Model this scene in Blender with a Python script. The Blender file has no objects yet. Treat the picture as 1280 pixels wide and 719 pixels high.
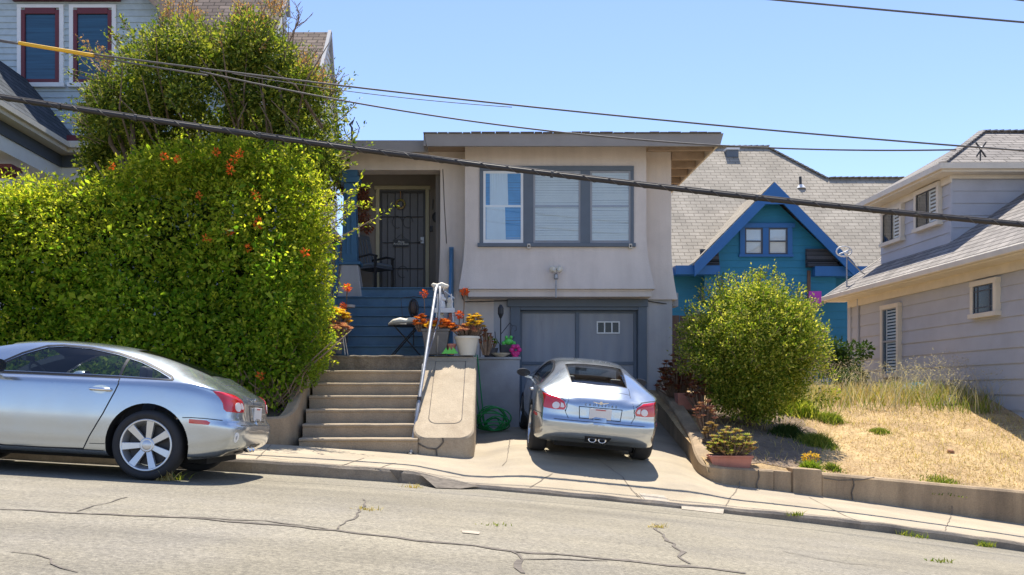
import bpy, bmesh, math, random
import numpy as np
from mathutils import Vector, Matrix
from mathutils.bvhtree import BVHTree
R = math.radians
random.seed(7); rng = np.random.default_rng(11)
S = bpy.context.scene
C = S.collection
# ------------------------------------------------------------------ camera
F = 1086.0; CX = 590.0; HY = 490.0; EYE = 1.5
cd = bpy.data.cameras.new('camera'); cam = bpy.data.objects.new('camera', cd); C.objects.link(cam)
cam.location = (0, 0, EYE); cam.rotation_euler = (R(90), 0, 0)
cd.sensor_width = 36; cd.lens = 36 * F / 1280
cd.shift_x = (640 - CX) / 1280; cd.shift_y = (HY - 359.5) / 1280
cd.clip_start = 0.1; cd.clip_end = 3000
S.camera = cam
# ------------------------------------------------------------------ light
SUN_EL, SUN_AZ = 70.0, 10.0          # azimuth measured from +Y towards +X
w = bpy.data.worlds.new('World'); S.world = w; w.use_nodes = True
nt = w.node_tree; bg = nt.nodes['Background']
sky = nt.nodes.new('ShaderNodeTexSky'); sky.sky_type = 'NISHITA'; sky.sun_disc = False
sky.sun_elevation = R(SUN_EL); sky.sun_rotation = R(SUN_AZ); sky.air_density = 1.0; sky.dust_density = 0.2; sky.ozone_density = 2.0
tint = nt.nodes.new('ShaderNodeMix'); tint.data_type = 'RGBA'; tint.blend_type = 'MULTIPLY'; tint.inputs[0].default_value = 1; tint.inputs[7].default_value = (.90, .885, 1, 1)
nt.links.new(sky.outputs[0], tint.inputs[6]); nt.links.new(tint.outputs[2], bg.inputs[0]); bg.inputs[1].default_value = 0.09
sl = bpy.data.lights.new('sun', 'SUN'); sl.energy = 3.4; sl.angle = R(0.5); sl.color = (1, .94, .84)
so = bpy.data.objects.new('sun', sl); C.objects.link(so)
e, a = R(SUN_EL), R(SUN_AZ)
sd = Vector((math.cos(e) * math.sin(a), math.cos(e) * math.cos(a), math.sin(e)))
so.rotation_euler = sd.to_track_quat('Z', 'Y').to_euler(); so.location = (0, 0, 30)
S.view_settings.view_transform = 'Standard'; S.view_settings.look = 'None'
S.view_settings.exposure = 1.36; S.view_settings.gamma = 1.0
S.render.engine = 'CYCLES'
# ------------------------------------------------------------------ helpers
def W(px, py, y):
    return Vector(((px - CX) * y / F, y, EYE + (HY - py) * y / F))
def tag(o, label=None, cat=None, group=None, kind=None):
    if label: o['label'] = label
    if cat: o['category'] = cat
    if group: o['group'] = group
    if kind: o['kind'] = kind
    return o
def empty(name, loc=(0, 0, 0), rz=0, **k):
    o = bpy.data.objects.new(name, None); C.objects.link(o); o.location = loc; o.rotation_euler = (0, 0, rz)
    o.empty_display_size = .2
    return tag(o, **k)
class MB:
    def __init__(s): s.v = []; s.f = []; s.m = []
    def add(s, vs, fs, mi=0):
        n = len(s.v); s.v += [tuple(p) for p in vs]; s.f += [tuple(i + n for i in f) for f in fs]; s.m += [mi] * len(fs); return s
    def box(s, x0, x1, y0, y1, z0, z1, mi=0, M=None):
        p = [(x, y, z) for z in (z0, z1) for y in (y0, y1) for x in (x0, x1)]
        if M is not None: p = [M @ Vector(q) for q in p]
        return s.add(p, [(0, 2, 3, 1), (4, 5, 7, 6), (0, 1, 5, 4), (2, 6, 7, 3), (0, 4, 6, 2), (1, 3, 7, 5)], mi)
    def hexa(s, b, t, mi=0):   # bottom quad, top quad (ccw from above)
        return s.add(list(b) + list(t), [(3, 2, 1, 0), (4, 5, 6, 7), (0, 1, 5, 4), (1, 2, 6, 5), (2, 3, 7, 6), (3, 0, 4, 7)], mi)
    def bar(s, a, b, wd, hd, mi=0):  # rectangular bar from a to b
        a = Vector(a); b = Vector(b); d = (b - a).normalized()
        up = Vector((0, 0, 1)) if abs(d.z) < .95 else Vector((0, 1, 0))
        r = d.cross(up).normalized(); u = r.cross(d)
        q = [a + r * sx * wd / 2 + u * sz * hd / 2 for sx, sz in ((-1, -1), (1, -1), (1, 1), (-1, 1))]
        p = [b + (x - a) for x in q]
        return s.add(q + p, [(3, 2, 1, 0), (4, 5, 6, 7), (0, 1, 5, 4), (1, 2, 6, 5), (2, 3, 7, 6), (3, 0, 4, 7)], mi)
    def tube(s, pts, r, n=8, mi=0, closed=False, caps=True):
        pts = [Vector(p) for p in pts]; N = len(pts)
        rs = r if isinstance(r, (list, tuple)) else [r] * N
        up = Vector((0, 0, 1)); vs = []; prev = None
        for i, p in enumerate(pts):
            if closed: d = pts[(i + 1) % N] - pts[i - 1]
            else: d = pts[min(i + 1, N - 1)] - pts[max(i - 1, 0)]
            d.normalize()
            if prev is None:
                u = up if abs(d.z) < .9 else Vector((1, 0, 0)); a_ = d.cross(u).normalized()
            else:
                a_ = (prev - d * prev.dot(d)); a_ = a_.normalized() if a_.length > 1e-6 else d.orthogonal().normalized()
            prev = a_; b_ = d.cross(a_)
            for k in range(n):
                t = 2 * math.pi * k / n; vs.append(p + (a_ * math.cos(t) + b_ * math.sin(t)) * rs[i])
        fs = []
        for i in range(N if closed else N - 1):
            j = (i + 1) % N
            for k in range(n): fs.append((i * n + k, i * n + (k + 1) % n, j * n + (k + 1) % n, j * n + k))
        if not closed and caps: fs += [tuple(range(n))[::-1], tuple((N - 1) * n + k for k in range(n))]
        return s.add(vs, fs, mi)
    def lathe(s, prof, o=(0, 0, 0), n=20, mi=0, M=None, sx=1, sy=1, caps=True):
        vs = []
        for r, z in prof:
            for k in range(n):
                t = 2 * math.pi * k / n; q = Vector((r * math.cos(t) * sx, r * math.sin(t) * sy, z))
                if M is not None: q = M @ q
                vs.append(q + Vector(o))
        fs = []
        for i in range(len(prof) - 1):
            for k in range(n): fs.append((i * n + k, i * n + (k + 1) % n, (i + 1) * n + (k + 1) % n, (i + 1) * n + k))
        if caps: fs += [tuple(range(n))[::-1], tuple((len(prof) - 1) * n + k for k in range(n))]
        return s.add(vs, fs, mi)
    def ball(s, c, r, n=10, sz=1, mi=0):
        pr = [(max(1e-3, r * math.sin(math.pi * i / n)), -r * sz * math.cos(math.pi * i / n)) for i in range(n + 1)]
        return s.lathe(pr, c, n + 4, mi)
    def quad(s, a, b, c, d, mi=0): return s.add([a, b, c, d], [(0, 1, 2, 3)], mi)
    def poly_prism(s, pts, d, mi=0):   # pts loop, extruded by vector d
        n = len(pts); d = Vector(d); P = [Vector(p) for p in pts]
        return s.add(P + [p + d for p in P], [tuple(range(n))[::-1], tuple(range(n, 2 * n))] + [(i, (i + 1) % n, n + (i + 1) % n, n + i) for i in range(n)], mi)
    def build(s, name, mats, parent=None, smooth=False, bevel=0, segs=2, **k):
        me = bpy.data.meshes.new(name); me.from_pydata(s.v, [], s.f)
        if not isinstance(mats, (list, tuple)): mats = [mats]
        for m in mats: me.materials.append(m)
        if len(mats) > 1: me.polygons.foreach_set('material_index', s.m)
        bm = bmesh.new(); bm.from_mesh(me); bmesh.ops.recalc_face_normals(bm, faces=bm.faces); bm.to_mesh(me); bm.free()
        if smooth: me.shade_smooth() if smooth is True else me.shade_auto_smooth(smooth) if hasattr(me, 'shade_auto_smooth') else me.shade_smooth()
        o = bpy.data.objects.new(name, me); C.objects.link(o)
        if parent: o.parent = parent
        if bevel:
            b = o.modifiers.new('bevel', 'BEVEL'); b.width = bevel; b.segments = segs; b.limit_method = 'ANGLE'; b.angle_limit = R(40)
        return tag(o, **k)
def sm_angle(o, ang=40):
    me = o.data; me.shade_smooth()
    bm = bmesh.new(); bm.from_mesh(me)
    for ed in bm.edges:
        if len(ed.link_faces) == 2 and ed.calc_face_angle(0) > R(ang): ed.smooth = False
    bm.to_mesh(me); bm.free(); return o
def copy_tree(o, parent=None):
    c = o.copy(); C.objects.link(c)
    if parent: c.parent = parent
    for ch in [x for x in bpy.data.objects if x.parent == o and x != c]: copy_tree(ch, c)
    return c
# ------------------------------------------------------------------ materials
def new_mat(name):
    m = bpy.data.materials.new(name); m.use_nodes = True
    return m, m.node_tree, m.node_tree.nodes['Principled BSDF']
def N(t, typ, **k):
    n = t.nodes.new(typ)
    for a_, b_ in k.items():
        if a_ in n.inputs: n.inputs[a_].default_value = b_
        else: setattr(n, a_, b_)
    return n
def ramp(t, fac, stops):
    r = t.nodes.new('ShaderNodeValToRGB'); el = r.color_ramp.elements
    while len(el) < len(stops): el.new(.5)
    for i, (p, c) in enumerate(stops): el[i].position = p; el[i].color = (*c, 1)
    t.links.new(fac, r.inputs[0]); return r.outputs[0]
def mixc(t, fac, a_, b_, mode='MIX'):
    n = t.nodes.new('ShaderNodeMix'); n.data_type = 'RGBA'; n.blend_type = mode
    for i, v in ((0, fac), (6, a_), (7, b_)):
        if hasattr(v, 'links') or isinstance(v, bpy.types.NodeSocket): t.links.new(v, n.inputs[i])
        else: n.inputs[i].default_value = v if i == 0 else (*v, 1) if len(v) == 3 else v
    return n.outputs[2]
def sc(c, k): return tuple(min(1, x * k) for x in c)
def mat(name, col, rough=.7, metal=0, var=.12, scale=3, bump=0, bscale=80, coat=0, spec=.5, dirt=None, dscale=1.2, damt=.5, stretch=None):
    m, t, p = new_mat(name)
    tc = N(t, 'ShaderNodeTexCoord'); vec = tc.outputs['Object']
    if stretch:
        mp = N(t, 'ShaderNodeMapping'); mp.inputs['Scale'].default_value = stretch; t.links.new(vec, mp.inputs[0]); vec = mp.outputs[0]
    n1 = N(t, 'ShaderNodeTexNoise', Scale=scale, Detail=6.0, Roughness=.6); t.links.new(vec, n1.inputs['Vector'])
    c = ramp(t, n1.outputs[0], [(.3, sc(col, 1 - var)), (.7, sc(col, 1 + var))])
    if dirt:
        n2 = N(t, 'ShaderNodeTexNoise', Scale=dscale, Detail=8.0, Roughness=.65); t.links.new(vec, n2.inputs['Vector'])
        f = ramp(t, n2.outputs[0], [(.45, (0, 0, 0)), (.72, (damt,) * 3)])
        c = mixc(t, f, c, dirt)
    t.links.new(c, p.inputs['Base Color'])
    p.inputs['Roughness'].default_value = rough; p.inputs['Metallic'].default_value = metal
    p.inputs['Specular IOR Level'].default_value = spec; p.inputs['Coat Weight'].default_value = coat
    p.inputs['Coat Roughness'].default_value = .04
    if bump:
        n3 = N(t, 'ShaderNodeTexNoise', Scale=bscale, Detail=4.0); t.links.new(tc.outputs['Object'], n3.inputs['Vector'])
        b = N(t, 'ShaderNodeBump', Strength=bump, Distance=.01); t.links.new(n3.outputs[0], b.inputs['Height']); t.links.new(b.outputs[0], p.inputs['Normal'])
    return m
def mat_leaf(name, cols, trans=.45, rough=.6):
    m, t, p = new_mat(name)
    g = N(t, 'ShaderNodeNewGeometry')
    st = [(i / max(1, len(cols) - 1), c) for i, c in enumerate(cols)]
    c = ramp(t, g.outputs['Random Per Island'], st)
    t.links.new(c, p.inputs['Base Color']); p.inputs['Roughness'].default_value = rough; p.inputs['Specular IOR Level'].default_value = .15
    tr = N(t, 'ShaderNodeBsdfTranslucent'); c2 = mixc(t, 1.0, c, (1.5, 1.5, .75), 'MULTIPLY'); t.links.new(c2, tr.inputs[0])
    mx = N(t, 'ShaderNodeMixShader'); mx.inputs[0].default_value = trans
    t.links.new(p.outputs[0], mx.inputs[1]); t.links.new(tr.outputs[0], mx.inputs[2])
    t.links.new(mx.outputs[0], t.nodes['Material Output'].inputs[0]); return m
def mat_shingle(name, c1, c2, mort, axis='x', row=.14, wid=.3):
    m, t, p = new_mat(name)
    tc = N(t, 'ShaderNodeTexCoord'); sp = N(t, 'ShaderNodeSeparateXYZ'); t.links.new(tc.outputs['Object'], sp.inputs[0])
    cb = N(t, 'ShaderNodeCombineXYZ'); t.links.new(sp.outputs[0 if axis == 'x' else 1], cb.inputs[0]); t.links.new(sp.outputs[2], cb.inputs[1])
    b = N(t, 'ShaderNodeTexBrick', Scale=1.0); b.offset = .5
    b.inputs['Brick Width'].default_value = wid; b.inputs['Row Height'].default_value = row; b.inputs['Mortar Size'].default_value = .012
    b.inputs['Mortar Smooth'].default_value = .3
    b.inputs['Color1'].default_value = (*c1, 1); b.inputs['Color2'].default_value = (*c2, 1); b.inputs['Mortar'].default_value = (*mort, 1)
    t.links.new(cb.outputs[0], b.inputs['Vector'])
    n1 = N(t, 'ShaderNodeTexNoise', Scale=1.3, Detail=6.0); t.links.new(tc.outputs['Object'], n1.inputs['Vector'])
    n2 = N(t, 'ShaderNodeTexNoise', Scale=60.0, Detail=3.0); t.links.new(tc.outputs['Object'], n2.inputs['Vector'])
    f = ramp(t, n1.outputs[0], [(.3, (.85,) * 3), (.7, (1.1,) * 3)])
    f2 = ramp(t, n2.outputs[0], [(.3, (.8,) * 3), (.7, (1.15,) * 3)])
    c = mixc(t, 1.0, mixc(t, 1.0, b.outputs[0], f, 'MULTIPLY'), f2, 'MULTIPLY'); t.links.new(c, p.inputs['Base Color'])
    p.inputs['Roughness'].default_value = .95; p.inputs['Specular IOR Level'].default_value = .2
    bp = N(t, 'ShaderNodeBump', Strength=.6, Distance=.02); bp.invert = True; t.links.new(b.outputs['Fac'], bp.inputs['Height']); t.links.new(bp.outputs[0], p.inputs['Normal'])
    return m
def mat_glass(name, tint=(.8, .88, .88), refl=1.0):
    m, t, p = new_mat(name)
    tr = N(t, 'ShaderNodeBsdfTransparent'); tr.inputs[0].default_value = (*tint, 1)
    gl = N(t, 'ShaderNodeBsdfGlossy'); gl.inputs['Roughness'].default_value = .02
    fr = N(t, 'ShaderNodeFresnel', IOR=1.5); mu = N(t, 'ShaderNodeMath', operation='MULTIPLY_ADD'); mu.inputs[1].default_value = 1.6 * refl; mu.inputs[2].default_value = .03
    t.links.new(fr.outputs[0], mu.inputs[0])
    ge = N(t, 'ShaderNodeNewGeometry'); su = N(t, 'ShaderNodeMath', operation='SUBTRACT'); su.inputs[0].default_value = 1; t.links.new(ge.outputs['Backfacing'], su.inputs[1])
    m2 = N(t, 'ShaderNodeMath', operation='MULTIPLY'); t.links.new(mu.outputs[0], m2.inputs[0]); t.links.new(su.outputs[0], m2.inputs[1])
    mx = N(t, 'ShaderNodeMixShader'); t.links.new(m2.outputs[0], mx.inputs[0]); t.links.new(tr.outputs[0], mx.inputs[1]); t.links.new(gl.outputs[0], mx.inputs[2])
    t.links.new(mx.outputs[0], t.nodes['Material Output'].inputs[0]); return m
M = {}
M['asphalt'] = mat('asphalt', (.24, .212, .155), .95, var=.10, scale=1.1, bump=.5, bscale=70, dirt=(.20, .185, .165), dscale=.5, damt=.5)
def speckle(m, lo=.72, hi=1.25, scale=90, s2=300):
    t = m.node_tree; p = t.nodes['Principled BSDF']; tc = N(t, 'ShaderNodeTexCoord')
    n = N(t, 'ShaderNodeTexNoise', Scale=scale, Detail=8.0, Roughness=.8); t.links.new(tc.outputs['Object'], n.inputs['Vector'])
    f = ramp(t, n.outputs[0], [(.35, (lo,) * 3), (.65, (hi,) * 3)])
    src = p.inputs['Base Color'].links[0].from_socket
    t.links.new(mixc(t, 1.0, src, f, 'MULTIPLY'), p.inputs['Base Color']); return m
speckle(speckle(M['asphalt'], .55, 1.4, 30), .6, 1.3, 110)
M['concrete'] = speckle(mat('pavement_concrete', (.385, .318, .22), .9, var=.1, scale=1.5, bump=.3, bscale=60, dirt=(.27, .235, .19), dscale=.9, damt=.6), .88, 1.1, 60)
M['stepc'] = speckle(mat('old_concrete', (.37, .29, .195), .92, var=.15, scale=2.5, bump=.5, bscale=40, dirt=(.17, .145, .11), dscale=1.6, damt=.75), .8, 1.15, 50)
M['cheekc'] = speckle(mat('worn_tan_concrete', (.44, .355, .245), .92, var=.12, scale=2.5, bump=.5, bscale=40, dirt=(.27, .20, .13), dscale=1.8, damt=.7), .82, 1.12, 50)
M['stepd'] = speckle(mat('dark_old_concrete', (.22, .18, .13), .95, var=.25, scale=6, bump=.9, bscale=30, dirt=(.09, .07, .05), dscale=4, damt=.9), .7, 1.25, 40)
M['kerbc'] = speckle(mat('kerb_concrete', (.30, .245, .18), .92, var=.18, scale=3, bump=.5, bscale=50, dirt=(.13, .105, .08), dscale=2.2, damt=.8), .8, 1.2, 60)
M['wallc'] = speckle(mat('wall_concrete', (.38, .275, .165), .92, var=.16, scale=1.7, bump=.45, bscale=40, dirt=(.17, .125, .085), dscale=1.4, damt=.75, stretch=(1, 1, .35)), .82, 1.15, 50)
M['joint'] = mat('joint_dirt', (.17, .14, .105), .95, var=.4, scale=12)
M['crack'] = mat('crack_tar', (.13, .11, .088), .95, var=.4, scale=12)
M['white_mark'] = mat('white_mark', (.35, .30, .23), .8, var=.2, scale=14)
M['earth'] = mat('dark_earth', (.10, .075, .055), 1, var=.35, scale=8, bump=.8, bscale=25)
M['ground'] = mat('ground', (.26, .22, .17), 1, var=.2, scale=.3)
M['straw'] = speckle(mat('dry_straw', (.46, .32, .155), 1, var=.22, scale=5, bump=.9, bscale=35, dirt=(.24, .155, .085), dscale=1.3, damt=.75), .6, 1.3, 28)
M['stucco'] = mat('grey_stucco', (.67, .59, .525), .92, var=.05, scale=.8, bump=.35, bscale=45, dirt=(.42, .36, .32), dscale=1.1, damt=.35)
M['stucco_low'] = mat('lower_stucco', (.43, .42, .42), .92, var=.06, scale=1, bump=.35, bscale=45, dirt=(.29, .29, .30), dscale=1.3, damt=.5)
M['blockc'] = mat('painted_block', (.37, .37, .375), .9, var=.12, scale=2, bump=.3, bscale=40, dirt=(.22, .22, .215), dscale=1.5, damt=.6)
M['fascia'] = mat('fascia_grey', (.27, .255, .25), .7, var=.06)
M['soffit'] = mat('soffit_board', (.36, .27, .20), .85, var=.2, scale=4, stretch=(1, 6, 1))
M['soffit_red'] = mat('soffit_red', (.30, .08, .05), .85)
M['slate'] = mat('slate_blue_trim', (.115, .14, .17), .6, var=.08)
M['slate_dark'] = mat('dark_slate_trim', (.07, .085, .11), .6, var=.08)
M['door_grey'] = mat('garage_panel', (.32, .325, .34), .75, var=.14, scale=5, dirt=(.2, .225, .26), dscale=2.5, damt=.8, stretch=(2.6, 1, .4))
M['blue_step'] = mat('blue_painted_step', (.065, .15, .24), .55, var=.14, scale=6, dirt=(.04, .09, .15), dscale=2, damt=.6)
M['blue_post'] = mat('blue_post', (.05, .15, .27), .5, var=.1)
M['blue_trim'] = mat('bright_blue_trim', (.02, .13, .36), .5, var=.05)
M['white'] = mat('white_paint', (.75, .75, .73), .5, var=.05)
M['cream'] = mat('cream_trim', (.64, .58, .48), .6, var=.08)
M['yellow_cream'] = mat('door_frame_cream', (.42, .39, .27), .6, var=.06)
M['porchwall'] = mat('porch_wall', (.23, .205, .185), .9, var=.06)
M['greydoor'] = mat('front_door', (.13, .13, .14), .5, var=.1)
M['black'] = mat('black_metal', (.02, .02, .022), .45, var=.1)
M['iron'] = mat('dark_iron', (.035, .035, .038), .5, var=.2)
M['steel'] = mat('galvanised_pipe', (.36, .37, .39), .5, .7, var=.15, scale=20)
M['room'] = mat('dark_room', (.03, .03, .035), .95)
M['blind'] = mat('window_blind', (.68, .69, .66), .7, var=.05)
M['blind_blue'] = mat('blue_blind', (.10, .33, .62), .6, var=.12)
M['curtain'] = mat('white_curtain', (.66, .74, .80), .8, var=.05)
M['glass'] = mat_glass('window_glass', (.94, .965, .97), .9)
M['darkglass'] = mat('dark_pane', (.02, .025, .035), .1, var=.2, scale=1, spec=.35)
M['reflpane'] = mat('painted_reflection_pane', (.02, .075, .13), .08, var=.35, scale=2.5, spec=.6, stretch=(.3, 1, 9))  # blue tone and level streaks paint reflections into the pane colour
M['sh_beige'] = mat_shingle('beige_shingle', (.40, .355, .29), (.33, .295, .24), (.20, .175, .14), 'x', .135, .36)
M['sh_beigey'] = mat_shingle('beige_shingle_side', (.37, .325, .26), (.30, .265, .215), (.18, .155, .12), 'y', .135, .36)
M['sh_right'] = mat_shingle('grey_shingle_side', (.33, .30, .27), (.23, .21, .19), (.10, .09, .08), 'y', .12, .34)
M['sh_rightx'] = mat_shingle('grey_shingle_front', (.33, .30, .27), (.24, .22, .2), (.11, .1, .09), 'x', .1, .34)
M['sh_brown'] = mat_shingle('brown_shingle', (.27, .21, .17), (.16, .125, .105), (.06, .048, .04), 'x', .125, .30)
M['sh_dark'] = mat_shingle('slate_shingle', (.09, .10, .115), (.055, .065, .075), (.02, .025, .03), 'y', .14, .3)
M['sh_house'] = mat('roof_edge_shingle', (.12, .10, .09), .95, var=.3, scale=10)
M['teal'] = mat('teal_siding', (.014, .18, .31), .6, var=.07, scale=1.5)
M['lilac'] = mat('grey_siding', (.43, .44, .475), .7, var=.05, scale=1, dirt=(.27, .26, .29), dscale=.9, damt=.4)
M['paleblue'] = mat('pale_blue_shingle', (.45, .53, .56), .8, var=.10, scale=7, bump=.3, bscale=30)
M['sidewhite'] = mat('white_siding', (.60, .59, .56), .7, var=.06)
M['maroon'] = mat('maroon_sash', (.13, .018, .025), .5, var=.1)
M['bark'] = mat('bark', (.16, .115, .08), .95, var=.3, scale=15, bump=.8, bscale=40)
M['twig'] = mat('twig', (.22, .15, .10), .95, var=.25, scale=20)
M['leaf_vine'] = mat_leaf('vine_leaf', [(.15, .22, .02), (.26, .33, .025), (.42, .45, .04), (.56, .52, .08)], .6)  # new-growth yellow, with the sunlit brightness of the hedge top put into the colour
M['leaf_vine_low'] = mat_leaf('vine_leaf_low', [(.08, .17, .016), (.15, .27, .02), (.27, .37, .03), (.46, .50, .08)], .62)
M['leaf_tree'] = mat_leaf('tree_leaf', [(.04, .075, .014), (.085, .135, .02), (.20, .24, .035), (.42, .41, .08)], .45)
M['leaf_pink'] = mat_leaf('new_growth', [(.38, .17, .09), (.45, .25, .12), (.30, .27, .08)], .4)
M['leaf_bush'] = mat_leaf('bush_leaf', [(.06, .115, .014), (.13, .20, .02), (.32, .35, .04), (.6, .56, .14)], .45)
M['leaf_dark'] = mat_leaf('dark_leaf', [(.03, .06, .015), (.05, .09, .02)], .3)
M['leaf_lime'] = mat_leaf('lime_leaf', [(.14, .22, .02), (.24, .32, .04), (.10, .16, .02)], .5)
M['grass_dry'] = mat_leaf('dry_grass', [(.50, .36, .13), (.42, .33, .14), (.60, .50, .27), (.30, .27, .06)], .35, .7)
M['grass_green'] = mat_leaf('green_weed', [(.10, .17, .025), (.20, .24, .04), (.30, .30, .07)], .4, .6)
M['grass_pale'] = mat_leaf('seed_grass', [(.38, .33, .27), (.5, .44, .36), (.30, .28, .24)], .35, .8)
M['litter'] = mat_leaf('straw_litter', [(.50, .36, .16), (.38, .25, .10), (.24, .14, .06), (.58, .45, .24)], .2, .9)
M['orange'] = mat_leaf('orange_flower', [(.75, .10, .025), (.85, .2, .04)], .35)
M['yellowf'] = mat_leaf('yellow_succulent', [(.75, .5, .04), (.65, .35, .05), (.4, .35, .05)], .3)
M['succ_orange'] = mat_leaf('orange_succulent', [(.6, .14, .04), (.7, .25, .06), (.45, .1, .04)], .25)
M['succ_red'] = mat_leaf('red_succulent', [(.20, .05, .04), (.35, .12, .07), (.14, .05, .04), (.3, .2, .08)], .2)
M['succ_pink'] = mat_leaf('pink_succulent', [(.5, .2, .2), (.6, .35, .2), (.3, .1, .14)], .25)
M['succ_green'] = mat_leaf('green_succulent', [(.22, .30, .06), (.35, .38, .08), (.45, .28, .14), (.3, .16, .10)], .25)
M['terracotta'] = mat('terracotta', (.48, .20, .14), .85, var=.12, scale=8)
M['potwhite'] = mat('cream_pot', (.68, .62, .50), .6, var=.06)
M['potgrey'] = mat('grey_planter', (.13, .125, .12), .7, var=.2, scale=6)
M['potdark'] = mat('dark_pot', (.06, .055, .055), .6, var=.2)
M['hotpink'] = mat('pink_pot', (.62, .03, .22), .4)
M['limeplastic'] = mat('lime_plastic', (.12, .6, .1), .4)
M['hose'] = mat('green_hose', (.02, .28, .07), .4, var=.1)
M['yellow'] = mat('yellow_sleeve', (.75, .42, .02), .5)
M['cable'] = mat('black_cable', (.025, .021, .02), .6, var=.3, scale=6)
M['wirem'] = mat('grey_wire', (.10, .09, .085), .6, var=.3, scale=6)
M['wood'] = mat('brown_wood', (.13, .085, .065), .85, var=.25, scale=5, stretch=(4, 4, .6))
M['magenta'] = mat('magenta_cloth', (.42, .05, .42), .7)
M['tarp'] = mat('blue_tarp', (.03, .13, .2), .8, var=.2, scale=6, bump=.6, bscale=10)
M['rock'] = mat('brown_rock', (.33, .15, .07), .9, var=.2)
# ------------------------------------------------------------------ ground functions
def zk(x):
    if x < -2.9: x_, ex = -2.9, x + 2.9; return .533 - .0565 * max(ex, -30)
    if x > 7.2: return .33 - .0835 * 7.2 - .00465 * 51.84 - .14 * min(x - 7.2, 25)
    return .33 - .0835 * x - .00465 * x * x
def crown(y): return float(np.interp(y, [-3, 0, 4, 6.5, 8.7, 10.5], [0, .10, .14, .12, .065, 0]))
def zroad(x, y): return zk(x) + crown(y)
def kh(x): return float(np.interp(x, [-.75, -.1, 2.6, 3.6, 5], [.145, .03, .03, .07, .09]))
def ss(t): t = max(0, min(1, t)); return t * t * (3 - 2 * t)
def rise(x): return .10 + .15 * ss((x - .05) / .7) * ss((3.5 - x) / .8)
def B(x): return zk(x) + .14 + rise(x)
def zpave(x, y):
    t = (y - 10.5) / 1.65; a_ = zk(x) + kh(x)
    return a_ + (B(x) - a_) * max(0, min(1, t))
def zdrive(x, y):
    t = max(0, (y - 12.15) / 4.25); return B(x) + (1.02 - B(x)) * t
def Fr(x): return .47 - .092 * (x - 3.4)
def zyard(x, y):
    t = max(0, y - 12.15) / 4.85
    if t <= 1: z = Fr(x) + (1.45 - Fr(x)) * t ** .92
    else: z = 1.45 + min(.25, (t - 1) * .22)
    return z + .3 * math.exp(-abs(x - 3.4) * 1.2) * min(1, t) + min(1, t * 4) * .03 * math.sin(x * 2.1 + y) * math.sin(y * 1.7) - (.12 if y < 12.24 else .02)
def zany(x, y):
    if y < 10.5: return zroad(x, y)
    if y < 12.15: return zpave(x, y)
    if x < 3.4: return zdrive(x, y)
    return zyard(x, y)
def hit(px, py, f=zany):
    y = 3.0
    while y < 30:
        p = W(px, py, y)
        if p.z <= f(p.x, p.y): return Vector((p.x, p.y, f(p.x, p.y)))
        y += .01
    return W(px, py, 20)
def sheet(name, xs, ys, f, m, **k):
    b = MB(); n = len(ys)
    v = [(x, y, f(x, y)) for x in xs for y in ys]
    b.add(v, [(i * n + j, (i + 1) * n + j, (i + 1) * n + j + 1, i * n + j + 1) for i in range(len(xs) - 1) for j in range(n - 1)])
    o = b.build(name, m, smooth=True, kind='structure'); return o
def ribbon(mb, pts, wd, f, dz=.004, jit=.0, thick_end=True):
    P = []
    for i in range(len(pts) - 1):
        a_, b_ = Vector(pts[i]), Vector(pts[i + 1]); n = max(1, int((b_ - a_).length / .12))
        for k in range(n): P.append(a_.lerp(b_, k / n))
    P.append(Vector(pts[-1])); vs = []
    for i, p in enumerate(P):
        d = (P[min(i + 1, len(P) - 1)] - P[max(0, i - 1)]); d.z = 0; d.normalize(); nn = Vector((-d.y, d.x, 0))
        c = p + nn * random.uniform(-jit, jit); ww = wd * random.uniform(.45, 1.3) if jit else wd
        for s_ in (-1, 1):
            q = c + nn * s_ * ww / 2; vs.append((q.x, q.y, f(q.x, q.y) + dz))
    mb.add(vs, [(2 * i, 2 * i + 1, 2 * i + 3, 2 * i + 2) for i in range(len(P) - 1)])
def densify0(P, step=.15):
    out = []
    for i in range(len(P)):
        a_, c_ = Vector(P[i]), Vector(P[(i + 1) % len(P)]); n = max(1, int((c_ - a_).length / step))
        out += [tuple(a_.lerp(c_, k / n)) for k in range(n)]
    return out
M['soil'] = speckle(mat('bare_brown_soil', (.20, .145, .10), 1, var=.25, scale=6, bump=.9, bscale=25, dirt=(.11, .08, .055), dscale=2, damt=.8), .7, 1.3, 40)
# streaks along the traffic direction on the asphalt
def streaks(m, stretch, lo, hi, scale):
    t = m.node_tree; p = t.nodes['Principled BSDF']; tc = N(t, 'ShaderNodeTexCoord'); mp = N(t, 'ShaderNodeMapping'); mp.inputs['Scale'].default_value = stretch; t.links.new(tc.outputs['Object'], mp.inputs[0])
    n = N(t, 'ShaderNodeTexNoise', Scale=scale, Detail=5.0, Roughness=.6); t.links.new(mp.outputs[0], n.inputs['Vector'])
    f = ramp(t, n.outputs[0], [(.35, (lo,) * 3), (.62, (hi,) * 3)]); src = p.inputs['Base Color'].links[0].from_socket
    t.links.new(mixc(t, 1.0, src, f, 'MULTIPLY'), p.inputs['Base Color'])
streaks(M['asphalt'], (.12, 1.4, 1), .82, 1.08, 1.2); streaks(M['concrete'], (.3, 1.2, 1), .86, 1.06, 1.5)
streaks(M['stucco'], (2.2, 1, .22), .93, 1.04, 1.4); streaks(M['stucco_low'], (2.2, 1, .25), .88, 1.05, 1.4); streaks(M['wallc'], (2.5, 2.5, .3), .8, 1.1, 1.6)
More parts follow.
